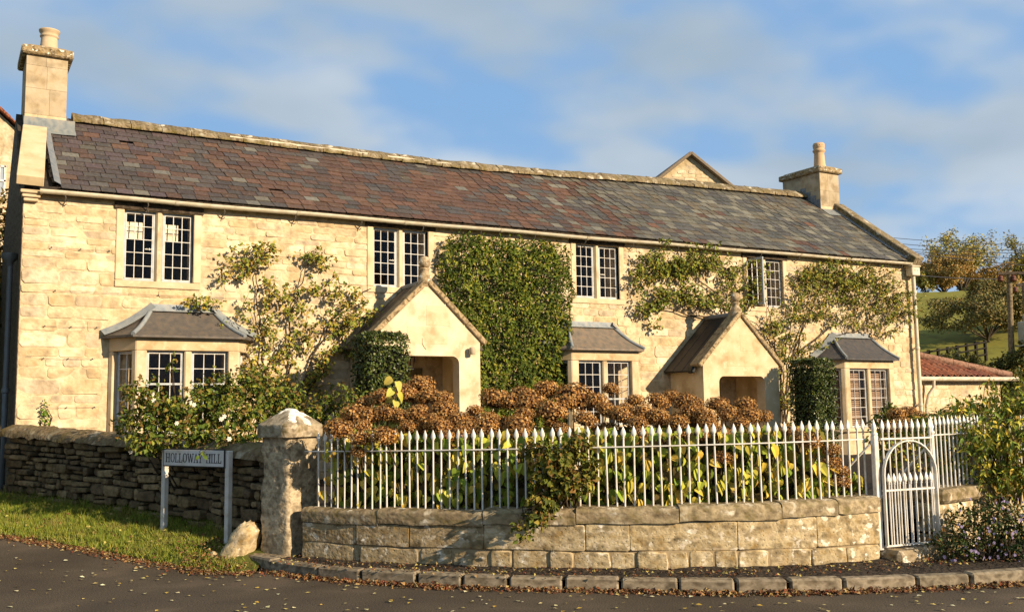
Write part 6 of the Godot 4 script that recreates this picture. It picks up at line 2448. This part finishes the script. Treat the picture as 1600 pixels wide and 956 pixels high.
	for p in [Vector4(9.42, 1.45, 7.84, 0.13), Vector4(9.71, 1.47, 7.78, 0.13), Vector4(9.74, 1.41, 7.91, 0.13), Vector4(9.24, 1.34, 8.07, 0.13), Vector4(9.10, 1.30, 7.99, 0.13), Vector4(9.53, 1.29, 8.01, 0.13)]:
		part("flower_head", mophead(6), M.dry_flower, far_h, Transform3D(Basis(Vector3.UP, rng.randf() * TAU).scaled(Vector3(p.w, p.w, p.w)), Vector3(p.x, p.y, p.z) - far_h.position))
	leafage("foliage", blob_points([[Vector3(9.61, 1.11, 7.79), Vector3(0.45, 0.35, 0.4), 420]], 6, 0.08, 0.5).map(func(q): return [q[0] - far_h.position, q[1]]), 0.10, [Color(0.208, 0.253, 0.035), Color(0.566, 0.462, 0.070), Color(0.226, 0.148, 0.035)], M.leaf, far_h, small_leaf)
	var ivy := bush("ivy_sprig", "thin ivy shoot climbing the foot of the wall left of the first bay", "plant", Vector3(0.39, 1.2, 0.02), [[Vector3(0.39, 1.65, 0.05), Vector3(0.05, 0.2, 0.03), 70], [Vector3(0.39, 1.35, 0.05), Vector3(0.07, 0.15, 0.03), 60]],
		0.05, [Color(0.170, 0.253, 0.035), Color(0.113, 0.189, 0.028)], M.leaf, small_leaf, 0.4, 2, 0.02, 0.6)

func grass() -> void:
	var blade := Mb.new()
	blade.tri(Vector3(-0.5, 0, 0), Vector3(0.5, 0, 0), Vector3(0.32, 0.55, 0.05))
	blade.tri(Vector3(-0.5, 0, 0), Vector3(0.32, 0.55, 0.05), Vector3(-0.30, 0.55, 0.05))
	blade.tri(Vector3(-0.30, 0.55, 0.05), Vector3(0.32, 0.55, 0.05), Vector3(0.0, 1.0, 0.3))
	var shape := blade.mesh()
	var at := []
	var tint := []
	var base := [Vector2(-7.0, 0.36), Vector2(-3.0, 0.34), Vector2(-0.12, 0.26), Vector2(0.6, 1.8), Vector2(1.25, 3.2), Vector2(1.82, 4.45), Vector2(2.05, 5.45)]
	var la := run_length(verge_line)
	var lb := run_length(base)
	var nz := noise(1.6, 8, 3)
	var cols := [Color(0.19, 0.235, 0.03), Color(0.24, 0.25, 0.036), Color(0.14, 0.20, 0.025), Color(0.27, 0.245, 0.055), Color(0.16, 0.19, 0.028)]
	for i in 60000:
		var f := rng.randf_range(0.42, 1.0)
		var t := rng.randf()
		var p := along(verge_line, f * la).origin
		var q := along(base, f * lb).origin
		p.y = road_y(p.x, p.z)
		q.y = verge_top(q.x, q.z)
		var w := p.lerp(q, lerpf(0.02, 1.0, t))
		var g := nz.get_noise_2d(w.x * 2.5, w.z * 2.5)
		if g < -0.25 and rng.randf() < 0.65: continue
		if t < 0.12 and rng.randf() < 0.6: continue
		if w.x > 1.15 and w.z > 4.9 and rng.randf() < 0.35 + (w.x - 1.15) * 0.9: continue
		var dry := nz.get_noise_2d(w.x * 1.1 + 20.0, w.z * 1.1)
		var h := (0.035 + 0.05 * rng.randf() + maxf(0, g) * 0.09) * (1.6 if t > 0.86 and rng.randf() < 0.5 else 1.0)
		var lean := Vector3(rng.randf_range(-0.6, 0.6), 1.0, rng.randf_range(-0.6, 0.6)).normalized()
		var x := lean.cross(rv()).normalized()
		var z := x.cross(lean)
		var wd := rng.randf_range(0.006, 0.010)
		at.append(Transform3D(Basis(x * wd, lean * h, z * h), w - Vector3(0, 0.008, 0)))
		var cc := pick(cols, 0.3)
		if dry > 0.12 and rng.randf() < dry * 1.5: cc = cc.lerp(Color(0.24, 0.185, 0.06), 0.6)
		tint.append(cc)
	var s := swarm("grass", shape, M.grass_blade, at, tint)
	stuff(s, "short green grass on the verge between the lane and the dry stone wall")
	tag(s, "short green grass on the verge between the lane and the dry stone wall", "grass")

func litter() -> void:
	var shape := leaf_mesh(0.36, 0.16, 0.25)
	var flat := leaf_mesh(0.38, 0.05, 0.04)
	var at := []
	var tint := []
	var brown := [Color(0.13, 0.06, 0.028), Color(0.19, 0.09, 0.035), Color(0.09, 0.045, 0.024), Color(0.25, 0.15, 0.06), Color(0.15, 0.05, 0.025), Color(0.30, 0.22, 0.09)]
	# drifts in the gutter along the kerb
	for i in 4200:
		var s := rng.randf_range(0.0, 11.5)
		var f := along(kerb_line, s)
		var off := absf(rng.randfn(0.0, 0.06)) + 0.006
		if s < 1.2: off = absf(rng.randfn(0.0, 0.22)) - 0.05
		var p: Vector3 = f.origin + f.basis.z * off
		p.y = road_y(p.x, p.z) + 0.006 + rng.randf() * maxf(0.0, 0.03 - off * 0.25)
		at.append(aim(p, rv() * Vector3(1, 0.25, 1), Vector3.UP + rv() * 0.8, rng.randf_range(0.022, 0.052)))
		tint.append(pick(brown, 0.3))
	# and on the earth before the wall, and at the grass edge
	for i in 1100:
		var s := rng.randf_range(0.0, 8.6)
		var f := along(wall_line, minf(s, 5.9))
		var p: Vector3 = f.origin + f.basis.z * rng.randf_range(0.02, 0.5) + f.basis.x * maxf(0.0, s - 5.9)
		p.y = 0.125
		at.append(aim(p + Vector3(0, rng.randf() * 0.012, 0), rv() * Vector3(1, 0.2, 1), Vector3.UP + rv() * 0.6, rng.randf_range(0.018, 0.045)))
		tint.append(pick(brown if rng.randf() < 0.8 else [Color(0.42, 0.33, 0.09), Color(0.35, 0.3, 0.1)], 0.3))
	# a few caught in the grass
	var base := [Vector2(-7.0, 0.36), Vector2(-3.0, 0.34), Vector2(-0.12, 0.26), Vector2(0.6, 1.8), Vector2(1.25, 3.2), Vector2(1.82, 4.45), Vector2(2.0, 5.2)]
	for i in 420:
		var f := rng.randf_range(0.45, 1.0)
		var a := along(verge_line, f * run_length(verge_line)).origin
		var e := along(base, f * run_length(base)).origin
		a.y = road_y(a.x, a.z)
		e.y = verge_top(e.x, e.z)
		at.append(aim(a.lerp(e, rng.randf()) + Vector3(0, 0.04, 0), rv() * Vector3(1, 0.3, 1), Vector3.UP + rv() * 0.8, rng.randf_range(0.025, 0.055)))
		tint.append(pick(brown if rng.randf() < 0.7 else [Color(0.45, 0.36, 0.1)], 0.3))
	for i in 500:
		var q := Vector3(rng.randf_range(1.25, 2.05), 0, rng.randf_range(5.0, 6.0))
		q.y = lerpf(road_y(q.x, q.z), verge_top(q.x, q.z), clampf((6.1 - q.z) * 0.8, 0, 1)) + 0.02
		at.append(aim(q, rv() * Vector3(1, 0.2, 1), Vector3.UP + rv() * 0.6, rng.randf_range(0.02, 0.05)))
		tint.append(pick(brown, 0.3))
	var la := run_length(verge_line)
	for i in 3200:
		var p := along(verge_line, rng.randf_range(0.45, 1.0) * la)
		var q: Vector3 = p.origin + p.basis.z * rng.randfn(0.0, 0.10)
		q.y = road_y(q.x, q.z) + 0.012
		at.append(aim(q, rv() * Vector3(1, 0.2, 1), Vector3.UP + rv() * 0.6, rng.randf_range(0.02, 0.05)))
		tint.append(pick(brown, 0.3))
	var s := swarm("leaf_litter", shape, M.litter, at, tint)
	stuff(s)
	tag(s, "drift of brown fallen leaves along the kerb and the foot of the wall", "fallen leaves")
	at = []
	tint = []
	var pale := [Color(0.55, 0.45, 0.14), Color(0.48, 0.42, 0.20), Color(0.60, 0.55, 0.32), Color(0.50, 0.33, 0.06), Color(0.30, 0.24, 0.10)]
	for i in 600:
		var s2 := rng.randf_range(0.0, 12.0)
		var p := Vector3.ZERO
		if rng.randf() < 0.5:
			var f := along(kerb_line, s2)
			p = f.origin + f.basis.z * (0.12 + absf(rng.randfn(0.0, 0.9)))
		else:
			p = Vector3(rng.randf_range(-1.5, 3.2), 0, rng.randf_range(2.0, 9.4))
			var edge := 5.5 + (p.x - 1.8) * 2.2 if p.x > 1.75 else -9.0
			for k in verge_line.size() - 1:
				if p.x >= verge_line[k].x and p.x < verge_line[k + 1].x: edge = lerpf(verge_line[k].y, verge_line[k + 1].y, (p.x - verge_line[k].x) / (verge_line[k + 1].x - verge_line[k].x))
			if p.z < edge + 0.1: continue
		p.y = road_y(p.x, p.z) + 0.012
		at.append(aim(p, rv() * Vector3(1, 0.04, 1), Vector3.UP + rv() * 0.22, rng.randf_range(0.025, 0.06)))
		tint.append(pick(pale, 0.25))
	var g := swarm("scattered_leaves", flat, M.litter, at, tint)
	stuff(g)
	tag(g, "pale yellow leaves scattered flat on the dark lane", "fallen leaves")

# ---------------------------------------------------------------- beyond the house
func tree(called: String, label: String, at: Vector3, height: float, crown: Vector3, n: int, leaf: float, cols: Array, bare := 0.3, trunk_h := 0.25, sd := 1) -> void:
	var o := thing(called, label, "tree", at)
	var r := RandomNumberGenerator.new()
	r.seed = sd
	rng.seed = sd * 77 + 5
	var b := Mb.new()
	b.col = Color(0.10, 0.075, 0.045)
	var ends := []
	var th := height * trunk_h
	b.tube([Vector3(0, -0.4, 0), Vector3(0.05, th * 0.6, 0.03), Vector3(0.0, th * 1.15, 0.0)], [height * 0.028, height * 0.022, height * 0.018], 7)
	var mid := Vector3(0, th + (height - th) * 0.5, 0)
	for i in 16:
		var d := rv()
		d.y = absf(d.y) * 1.1 - 0.25
		var e := mid + d.normalized() * crown * r.randf_range(0.65, 0.98)
		var m := Vector3(0, th, 0).lerp(e, 0.5) + Vector3(d.x * 0.2, 0.10 * height * r.randf(), d.z * 0.2)
		b.tube([Vector3(0, th * r.randf_range(0.7, 1.1), 0), m, e], [height * 0.013, height * 0.008, height * 0.003], 5)
		for k in 5:
			var q := m.lerp(e, r.randf_range(0.2, 1.0))
			var f := q + rv() * crown * r.randf_range(0.2, 0.42)
			b.tube([q, (q + f) / 2 + Vector3(0, 0.1, 0), f], [height * 0.004, height * 0.003, height * 0.0012], 4)
			ends.append(f)
			for j in 2:
				var g := f + rv() * crown * 0.16
				b.tube([f, g], [height * 0.0014, height * 0.0008], 3)
				ends.append(g)
		ends.append(e)
	part("trunk", b.mesh(), M.bark, o)
	var pts := []
	for i in n:
		var e: Vector3 = ends[rng.randi() % ends.size()]
		if hash(int(e.x * 100)) % 100 < bare * 100 and rng.randf() < 0.75: continue
		var p := e + rv() * crown * 0.22 * pow(rng.randf(), 0.7)
		pts.append([p, (p - mid).normalized()])
	leafage("crown", pts, leaf, cols, M.leaf, o, small_leaf, 0.3, 0.9, 0.35)

func on_hill(p: Vector3) -> Vector3:
	return Vector3(p.x, hill_y(p.x, p.z) - 0.05, p.z)

func far_things() -> void:
	var b: Mb
	# lean-to with a pantiled roof at the right hand end of the cottage
	var l := thing("outbuilding", "low stone outbuilding with an orange pantile roof against the right end of the cottage", "outbuilding")
	b = Mb.new()
	b.col = Color(0.55, 0.43, 0.27)
	b.box(Vector3(22.0, 1.25, -2.2), Vector3(3.6, 1.9, 3.9))
	var w := part("wall", b.mesh(), M.mortar, l)
	var y := 0.4
	while y < 2.1:
		var h := rng.randf_range(0.13, 0.22)
		if y + h > 2.16: h = 2.17 - y
		var x := 20.22
		while x < 23.75:
			var wd := minf(rng.randf_range(0.25, 0.55), 23.8 - x)
			if wd > 0.05:
				b = Mb.new()
				b.col = stone_col()
				b.stone(Vector3.ZERO, wd - 0.02, h - 0.015, 0.04, 0.015, rng, 0.12)
				part("stone", b.mesh(), M.limestone, w, Transform3D(Basis.IDENTITY, Vector3(x + wd / 2, y + h / 2, -0.248)))
			x += wd
		y += h
	# roof plane falls towards the garden; its right edge is cut back along a hip
	var rf := group_node("roof", l)
	var eave := Vector3(20.15, 2.24, -0.10)
	var rise := Vector2(0.52, -1.0).normalized()
	b = Mb.new()
	b.col = Color(0.2, 0.12, 0.08)
	b.tri(Vector3(20.15, 2.2, -0.1), Vector3(24.1, 2.2, -0.1), Vector3(20.15, 3.25, -2.12))
	b.tri(Vector3(24.1, 2.2, -0.1), Vector3(24.1, 2.2, -4.2), Vector3(20.15, 3.25, -2.12))
	b.tri(Vector3(24.1, 2.2, -4.2), Vector3(20.15, 2.2, -4.2), Vector3(20.15, 3.25, -2.12))
	part("roof_boards", b.mesh(), M.weathered_wood, rf)
	var rows := 7
	for j in rows:
		var sl := 2.27 / rows
		var x := 20.20
		while x < 24.0:
			var wd := 0.235
			var s := j * sl
			var yy := 2.24 + 0.46 * s
			var zz := -0.10 - 0.888 * s
			var lim := 24.05 - 3.9 * (s + sl) / 2.27
			if x + wd > lim: break
			b = Mb.new()
			b.col = [Color(0.27, 0.10, 0.058), Color(0.32, 0.125, 0.07), Color(0.22, 0.085, 0.055), Color(0.29, 0.13, 0.085)][rng.randi() % 4]
			var rws := []
			for e in 3:
				var row := PackedVector3Array()
				for k in 9:
					var t := k / 8.0
					row.append(Vector3(x + t * (wd + 0.02), yy + 0.46 * e * sl * 0.56 + sin(t * TAU - 0.6) * 0.030 + 0.055 - e * 0.012, zz - 0.888 * e * sl * 0.56))
				rws.append(row)
			b.grid(rws)
			for k in 8:
				b.quad(rws[0][k] + Vector3(0, -0.018, 0), rws[0][k + 1] + Vector3(0, -0.018, 0), rws[0][k + 1], rws[0][k])
			part("pantile", b.mesh(), M.terracotta, rf)
			x += wd
	var n := 11
	for i in n:
		var a := Vector3(20.1, 3.29, -2.10).lerp(Vector3(24.12, 2.29, -0.12), i / float(n))
		var e := Vector3(20.1, 3.29, -2.10).lerp(Vector3(24.12, 2.29, -0.12), (i + 0.97) / n)
		b = Mb.new()
		b.col = Color(0.36, 0.21, 0.15) * rng.randf_range(0.85, 1.1)
		b.tube([a, e], [0.10, 0.105], 8)
		part("hip_tile", b.mesh(), M.terracotta, rf)
	b = Mb.new()
	b.col = Color(0.60, 0.55, 0.43)
	b.tube([Vector3(20.2, 2.19, -0.02), Vector3(24.25, 2.19, -0.02)], [0.058], 10)
	part("gutter", b.mesh(), M.paint, l)
	b = Mb.new()
	b.col = Color(0.60, 0.55, 0.43)
	b.tube([Vector3(20.75, 2.17, -0.02), Vector3(20.75, 1.98, -0.03), Vector3(20.66, 1.80, -0.12), Vector3(20.6, 1.5, -0.17), Vector3(20.6, 0.5, -0.17)], [0.042], 10)
	part("pipe", b.mesh(), M.paint, l)

	# gable of a house further up, seen over the ridge
	var g := thing("house", "stone gable of a house further up the hill, its peak showing over the slate ridge", "house", Vector3(22.48, 0, -11.0))
	b = Mb.new()
	b.col = Color(0.52, 0.42, 0.26)
	var rot := Basis(Vector3.UP, -0.35)
	b.xf = Transform3D(rot, Vector3.ZERO)
	b.prism(PackedVector2Array([Vector2(-2.9, 0), Vector2(2.9, 0), Vector2(2.9, 8.45), Vector2(0, 10.72), Vector2(-2.9, 8.45)]), -8.0, 0.0)
	var wl := part("wall", b.mesh(), M.mortar, g)
	y = 8.6
	while y < 10.6:
		var h := rng.randf_range(0.13, 0.2)
		var half := (10.66 - y - h) / 0.783 - 0.08
		var x := -half
		while x < half:
			var wd := minf(rng.randf_range(0.2, 0.5), half - x)
			if wd > 0.08:
				b = Mb.new()
				b.col = stone_col()
				b.stone(Vector3.ZERO, wd - 0.02, h - 0.02, 0.03, 0.015, rng, 0.14)
				part("stone", b.mesh(), M.limestone, wl, Transform3D(rot, rot * Vector3(x + wd / 2, y + h / 2, 0.006)))
			x += wd
		y += h
	for s in [-1, 1]:
		b = Mb.new()
		b.col = Color(0.20, 0.155, 0.10)
		var up := Vector3(-s * 2.9, 2.27, 0).normalized()
		var nn := Vector3(s * 2.27, 2.9, 0).normalized()
		b.xf = Transform3D(rot, Vector3.ZERO) * Transform3D(Basis(up, nn, up.cross(nn)), Vector3(s * 2.9, 8.45, 0))
		b.box(Vector3(1.78, 0.06, -3.95 * up.cross(nn).z), Vector3(3.9, 0.12, 8.3), 0.02)
		part("roof", b.mesh(), M.slate, g)

	# house behind the left hand chimney
	var q := thing("house", "stone house with a red tiled roof behind the left end of the cottage", "house", Vector3(0.4, 0, -19.2))
	b = Mb.new()
	b.col = Color(0.50, 0.41, 0.27)
	b.prism(PackedVector2Array([Vector2(-6.6, 0), Vector2(2.6, 0), Vector2(2.6, 9.0), Vector2(-2.0, 13.2), Vector2(-6.6, 9.0)]), -9.0, 0.0)
	part("wall", b.mesh(), M.limestone, q)
	for s in [-1, 1]:
		b = Mb.new()
		b.col = Color(0.33, 0.12, 0.06)
		var up := Vector3(-s * 4.6, 4.2, 0).normalized()
		var nn := Vector3(s * 4.2, 4.6, 0).normalized()
		for k in 16:
			b.xf = Transform3D(Basis(up, nn, up.cross(nn)), Vector3(-2.0 + s * 4.6, 9.0, 0))
			b.box(Vector3(-0.1 + k * 0.40, 0.10, -4.5 * up.cross(nn).z), Vector3(0.42, 0.05 + 0.03 * (k % 2), 9.5), 0.01)
		part("roof", b.mesh(), M.terracotta, q)
	var win := group_node("window", q)
	b = Mb.new()
	b.col = Color(0.72, 0.72, 0.70)
	for x in [-0.30, 0.0, 0.17]:
		b.box(Vector3(x, 9.2, 0.02), Vector3(0.06, 1.0, 0.06))
	for yy in [8.72, 9.2, 9.68]:
		b.box(Vector3(-0.06, yy, 0.021), Vector3(0.54, 0.06, 0.058))
	part("window_frame", b.mesh(), M.paint, win)
	for yy in [8.96, 9.44]:
		for x in [-0.15, 0.085]:
			b = Mb.new()
			b.col = Color(0.25, 0.29, 0.33)
			b.box(Vector3(x, yy, 0.005), Vector3(0.25 if x < 0 else 0.12, 0.42, 0.01))
			part("pane", b.mesh(), M.dark_metal, win)

	# shed wall at the very left
	var sh := thing("outbuilding", "shaded ochre outbuilding wall at the left edge, beyond the cottage's gable", "outbuilding", Vector3(-1.75, 0, -10.0))
	b = Mb.new()
	b.col = Color(0.40, 0.29, 0.15)
	b.box(Vector3(0, 1.6, 0), Vector3(2.9, 3.2, 2.0), 0.02)
	part("wall", b.mesh(), M.limestone, sh)
	b = Mb.new()
	b.col = Color(0.13, 0.09, 0.06)
	b.box(Vector3(0, 3.26, 0.05), Vector3(3.1, 0.14, 2.3), 0.02)
	part("roof", b.mesh(), M.weathered_wood, sh)
	tree("tree", "bronze and green leafed tree behind the shaded left gable", Vector3(-1.3, 0, -7.6), 6.6, Vector3(2.6, 2.9, 2.6), 15000, 0.15, [Color(0.12, 0.085, 0.018), Color(0.16, 0.08, 0.02), Color(0.07, 0.075, 0.016), Color(0.20, 0.10, 0.02)], 0.05, 0.2, 3)

	tree("added_yew_tree", "added dark yew, unseen past the left edge, keeping skylight off the left gable", Vector3(-3.4, 0, -2.6), 8.0, Vector3(2.0, 3.6, 2.6), 16000, 0.16, [Color(0.03, 0.042, 0.012), Color(0.045, 0.055, 0.014), Color(0.06, 0.06, 0.016)], 0.0, 0.06, 8)  # unseen yew, added so the left gable gets less skylight
	# the hill: trees and scrub along the skyline and the hedge below it
	var russet := [Color(0.322, 0.189, 0.056), Color(0.266, 0.175, 0.050), Color(0.378, 0.231, 0.070), Color(0.196, 0.161, 0.042)]
	var straw := [Color(0.350, 0.315, 0.070), Color(0.434, 0.350, 0.077), Color(0.252, 0.252, 0.053), Color(0.294, 0.210, 0.063)]
	var scrub := [Color(0.210, 0.175, 0.059), Color(0.168, 0.154, 0.048), Color(0.252, 0.182, 0.070), Color(0.126, 0.126, 0.039)]
	var dark := [Color(0.098, 0.109, 0.028), Color(0.133, 0.133, 0.034), Color(0.168, 0.126, 0.036), Color(0.070, 0.084, 0.022)]
	tree("tree", "dense russet hawthorn on the hill's skyline, nearest the cottage", on_hill(Vector3(71.2, 0, -36.0)), 3.9, Vector3(2.9, 1.7, 2.9), 13000, 0.19, russet, 0.00, 0.12, 11)
	tree("tree", "tall thin straw coloured tree behind the russet hawthorn", on_hill(Vector3(79.4, 0, -40.1)), 6.8, Vector3(3.5, 2.7, 3.5), 9000, 0.20, straw, 0.25, 0.20, 12)
	tree("tree", "russet tree on the skyline left of the utility pole", on_hill(Vector3(84.2, 0, -40.0)), 4.2, Vector3(2.8, 1.8, 2.8), 8000, 0.21, russet, 0.10, 0.12, 13)
	tree("tree", "tall straw coloured tree at the right edge, beyond the poles", on_hill(Vector3(90.5, 0, -40.6)), 7.5, Vector3(2.5, 3.0, 2.5), 8000, 0.21, straw, 0.30, 0.20, 14)
	tree("tree", "broad grey brown bush halfway down the hill, above the pantiled roof", on_hill(Vector3(50.4, 0, -18.4)), 3.7, Vector3(2.7, 1.7, 2.7), 17000, 0.15, scrub, 0.00, 0.08, 15)
	tree("tree", "grey brown bush behind the utility poles", on_hill(Vector3(54.4, 0, -18.5)), 2.4, Vector3(1.9, 1.1, 1.9), 8000, 0.15, scrub, 0.10, 0.08, 16)
	tree("tree", "dark green hedge bush just beyond the pantiled roof", on_hill(Vector3(38.5, 0, -11.8)), 2.2, Vector3(1.1, 1.0, 1.1), 7000, 0.12, dark, 0.00, 0.05, 17)
	tree("tree", "dark hedge bush left of the pole's foot", on_hill(Vector3(38.1, 0, -9.7)), 2.3, Vector3(1.1, 1.1, 1.1), 7000, 0.12, dark, 0.00, 0.05, 18)
	tree("tree", "dark hedge bush right of the pole's foot", on_hill(Vector3(39.4, 0, -9.0)), 2.4, Vector3(1.1, 1.1, 1.1), 7000, 0.12, dark, 0.00, 0.05, 19)
	tree("tree", "small yellow bush on the skyline right beside the drainpipe", on_hill(Vector3(68.3, 0, -35.6)), 2.2, Vector3(0.6, 1.0, 0.6), 1500, 0.20, straw, 0.00, 0.10, 20)

	# field fence on the slope
	var fe := thing("field_fence", "dark post and rail fence on the pasture above the pantiled roof", "fence")
	var posts := []
	for i in 11:
		var p := on_hill(Vector3(40.0, 0, -16.8).lerp(Vector3(46.0, 0, -15.6), i / 10.0))
		posts.append(p)
		b = Mb.new()
		b.col = Color(0.035, 0.028, 0.022)
		b.box(p + Vector3(0, 0.55, 0), Vector3(0.13, 1.25, 0.13), 0.01)
		part("post", b.mesh(), M.weathered_wood, fe)
	for i in 10:
		for h in [0.45, 0.78, 1.08]:
			b = Mb.new()
			b.col = Color(0.035, 0.028, 0.022)
			b.tube([posts[i] + Vector3(0, h, 0.08), posts[i + 1] + Vector3(0, h, 0.08)], [0.05], 4)
			part("fence_rail", b.mesh(), M.weathered_wood, fe)

	# poles and wires
	for k in 2:
		var pos: Vector3 = [Vector3(38.75, 0, -9.5), Vector3(44.3, 0, -12.2)][k]
		var top: float = [7.15, 7.3][k]
		var p := thing("utility_pole", ["wooden pole with a crossarm, brown insulators and a grey transformer box", "second wooden pole behind, at the right edge of the view"][k], "utility pole", pos)
		b = Mb.new()
		b.col = Color(0.26, 0.21, 0.14)
		b.tube([Vector3(0.1, 0, 0), Vector3(0.03, 4, 0), Vector3(-0.33 if k == 0 else 0.0, top, 0.35 if k == 0 else 0.0)], [0.14, 0.125, 0.105], 10)
		part("pole", b.mesh(), M.weathered_wood, p)
		b = Mb.new()
		b.col = Color(0.10, 0.08, 0.06)
		var hub := Vector3(-0.33 if k == 0 else 0.0, top - 0.12, 0.40 if k == 0 else 0.0)
		var arm := Vector3(0.84, 0, 0.54)
		b.xf = Transform3D(Basis(arm, Vector3.UP, arm.cross(Vector3.UP)), hub)
		b.box(Vector3(0.25, 0, 0), Vector3(1.6 if k == 0 else 1.2, 0.12, 0.12), 0.01)
		part("crossarm", b.mesh(), M.weathered_wood, p)
		for e in [-0.42, 0.12, 0.82]:
			b = Mb.new()
			b.col = Color(0.13, 0.045, 0.03)
			b.lathe(hub + arm * e + Vector3(0, -0.36, 0), [Vector2(0.02, 0), Vector2(0.13, 0.03), Vector2(0.13, 0.10), Vector2(0.08, 0.12), Vector2(0.12, 0.16), Vector2(0.10, 0.24), Vector2(0.02, 0.30)], 10)
			part("insulator", b.mesh(), M.paint, p)
		if k == 0:
			b = Mb.new()
			b.col = Color(0.40, 0.42, 0.38)
			b.xf = Transform3D(Basis(arm, Vector3.UP, arm.cross(Vector3.UP)), Vector3(0.55, 4.5, 0.65))
			b.box(Vector3.ZERO, Vector3(0.95, 0.95, 0.6), 0.04)
			for i in 6:
				b.box(Vector3(-0.38 + i * 0.15, -0.02, 0.34), Vector3(0.035, 0.75, 0.10), 0.004)
			b.box(Vector3(0, -0.56, 0), Vector3(1.2, 0.06, 0.7), 0.004)
			part("transformer", b.mesh(), M.paint, p)
			b = Mb.new()
			b.col = Color(0.35, 0.33, 0.3)
			for i in 3:
				b.lathe(Vector3(0.3 + 0.25 * i, 5.0, 0.5 + 0.16 * i), [Vector2(0.05, 0), Vector2(0.09, 0.06), Vector2(0.05, 0.1), Vector2(0.09, 0.16), Vector2(0.03, 0.3)], 8)
			part("bushing", b.mesh(), M.paint, p)
	wire("overhead wire, the topmost", Vector3(38.01, 10.35, -18.30), Vector3(47.30, 9.16, -10.70), 0.25)
	wire("overhead wire, second from the top", Vector3(38.02, 10.09, -18.32), Vector3(47.31, 8.88, -10.73), 0.25)
	wire("overhead wire, third from the top", Vector3(38.03, 9.83, -18.35), Vector3(47.31, 8.78, -10.74), 0.25)
	wire("overhead wire, fourth from the top", Vector3(34.91, 9.11, -15.60), Vector3(43.30, 7.87, -8.53), 0.20)
	wire("overhead wire, fifth from the top", Vector3(30.23, 8.26, -11.45), Vector3(39.29, 6.91, -6.33), 0.20)
	wire("overhead wire, lowest, tied to the crossarm", Vector3(27.14, 6.71, -8.78), Vector3(38.06, 6.80, -9.39), 0.15)

func wire(label: String, a: Vector3, e: Vector3, sag: float) -> void:
	var o := thing("overhead_wire", label, "wire", a, "overhead wires right of the cottage")
	var b := Mb.new()
	b.col = Color(0.05, 0.05, 0.055)
	var pts := []
	for i in 13:
		var t := i / 12.0
		pts.append((e - a) * t - Vector3(0, sag * 4.0 * t * (1 - t), 0))
	b.tube(pts, [0.016], 4)
	part("strand", b.mesh(), M.dark_metal, o)

func _ready() -> void:
	rng.seed = 20
	view()
	materials()
	ground()
	rng.seed = 31
	var house := cottage()
	house_fittings(house)
	rng.seed = 41
	garden_wall()
	dry_wall()
	rng.seed = 43
	pier()
	railings()
	street_sign()
	boulder("boulder", "pale leaning boulder at the end of the kerb, before the stone pier", Vector3(1.84, 0.19, 5.52), Vector3(0.30, 0.54, 0.24), Basis(Vector3(-0.5, -0.1, 0.86).normalized(), -0.55) * Basis(Vector3.UP, 0.5), 5)
	boulder("boulder", "small pale stone lying left of the leaning boulder", Vector3(1.58, 0.07, 5.42), Vector3(0.10, 0.16, 0.10), Basis(Vector3(0.5, 0, -0.86).normalized(), 0.3), 9)
	rng.seed = 51
	planting()
	rng.seed = 52
	hydrangeas()
	rng.seed = 53
	grass()
	litter()
	far_things()
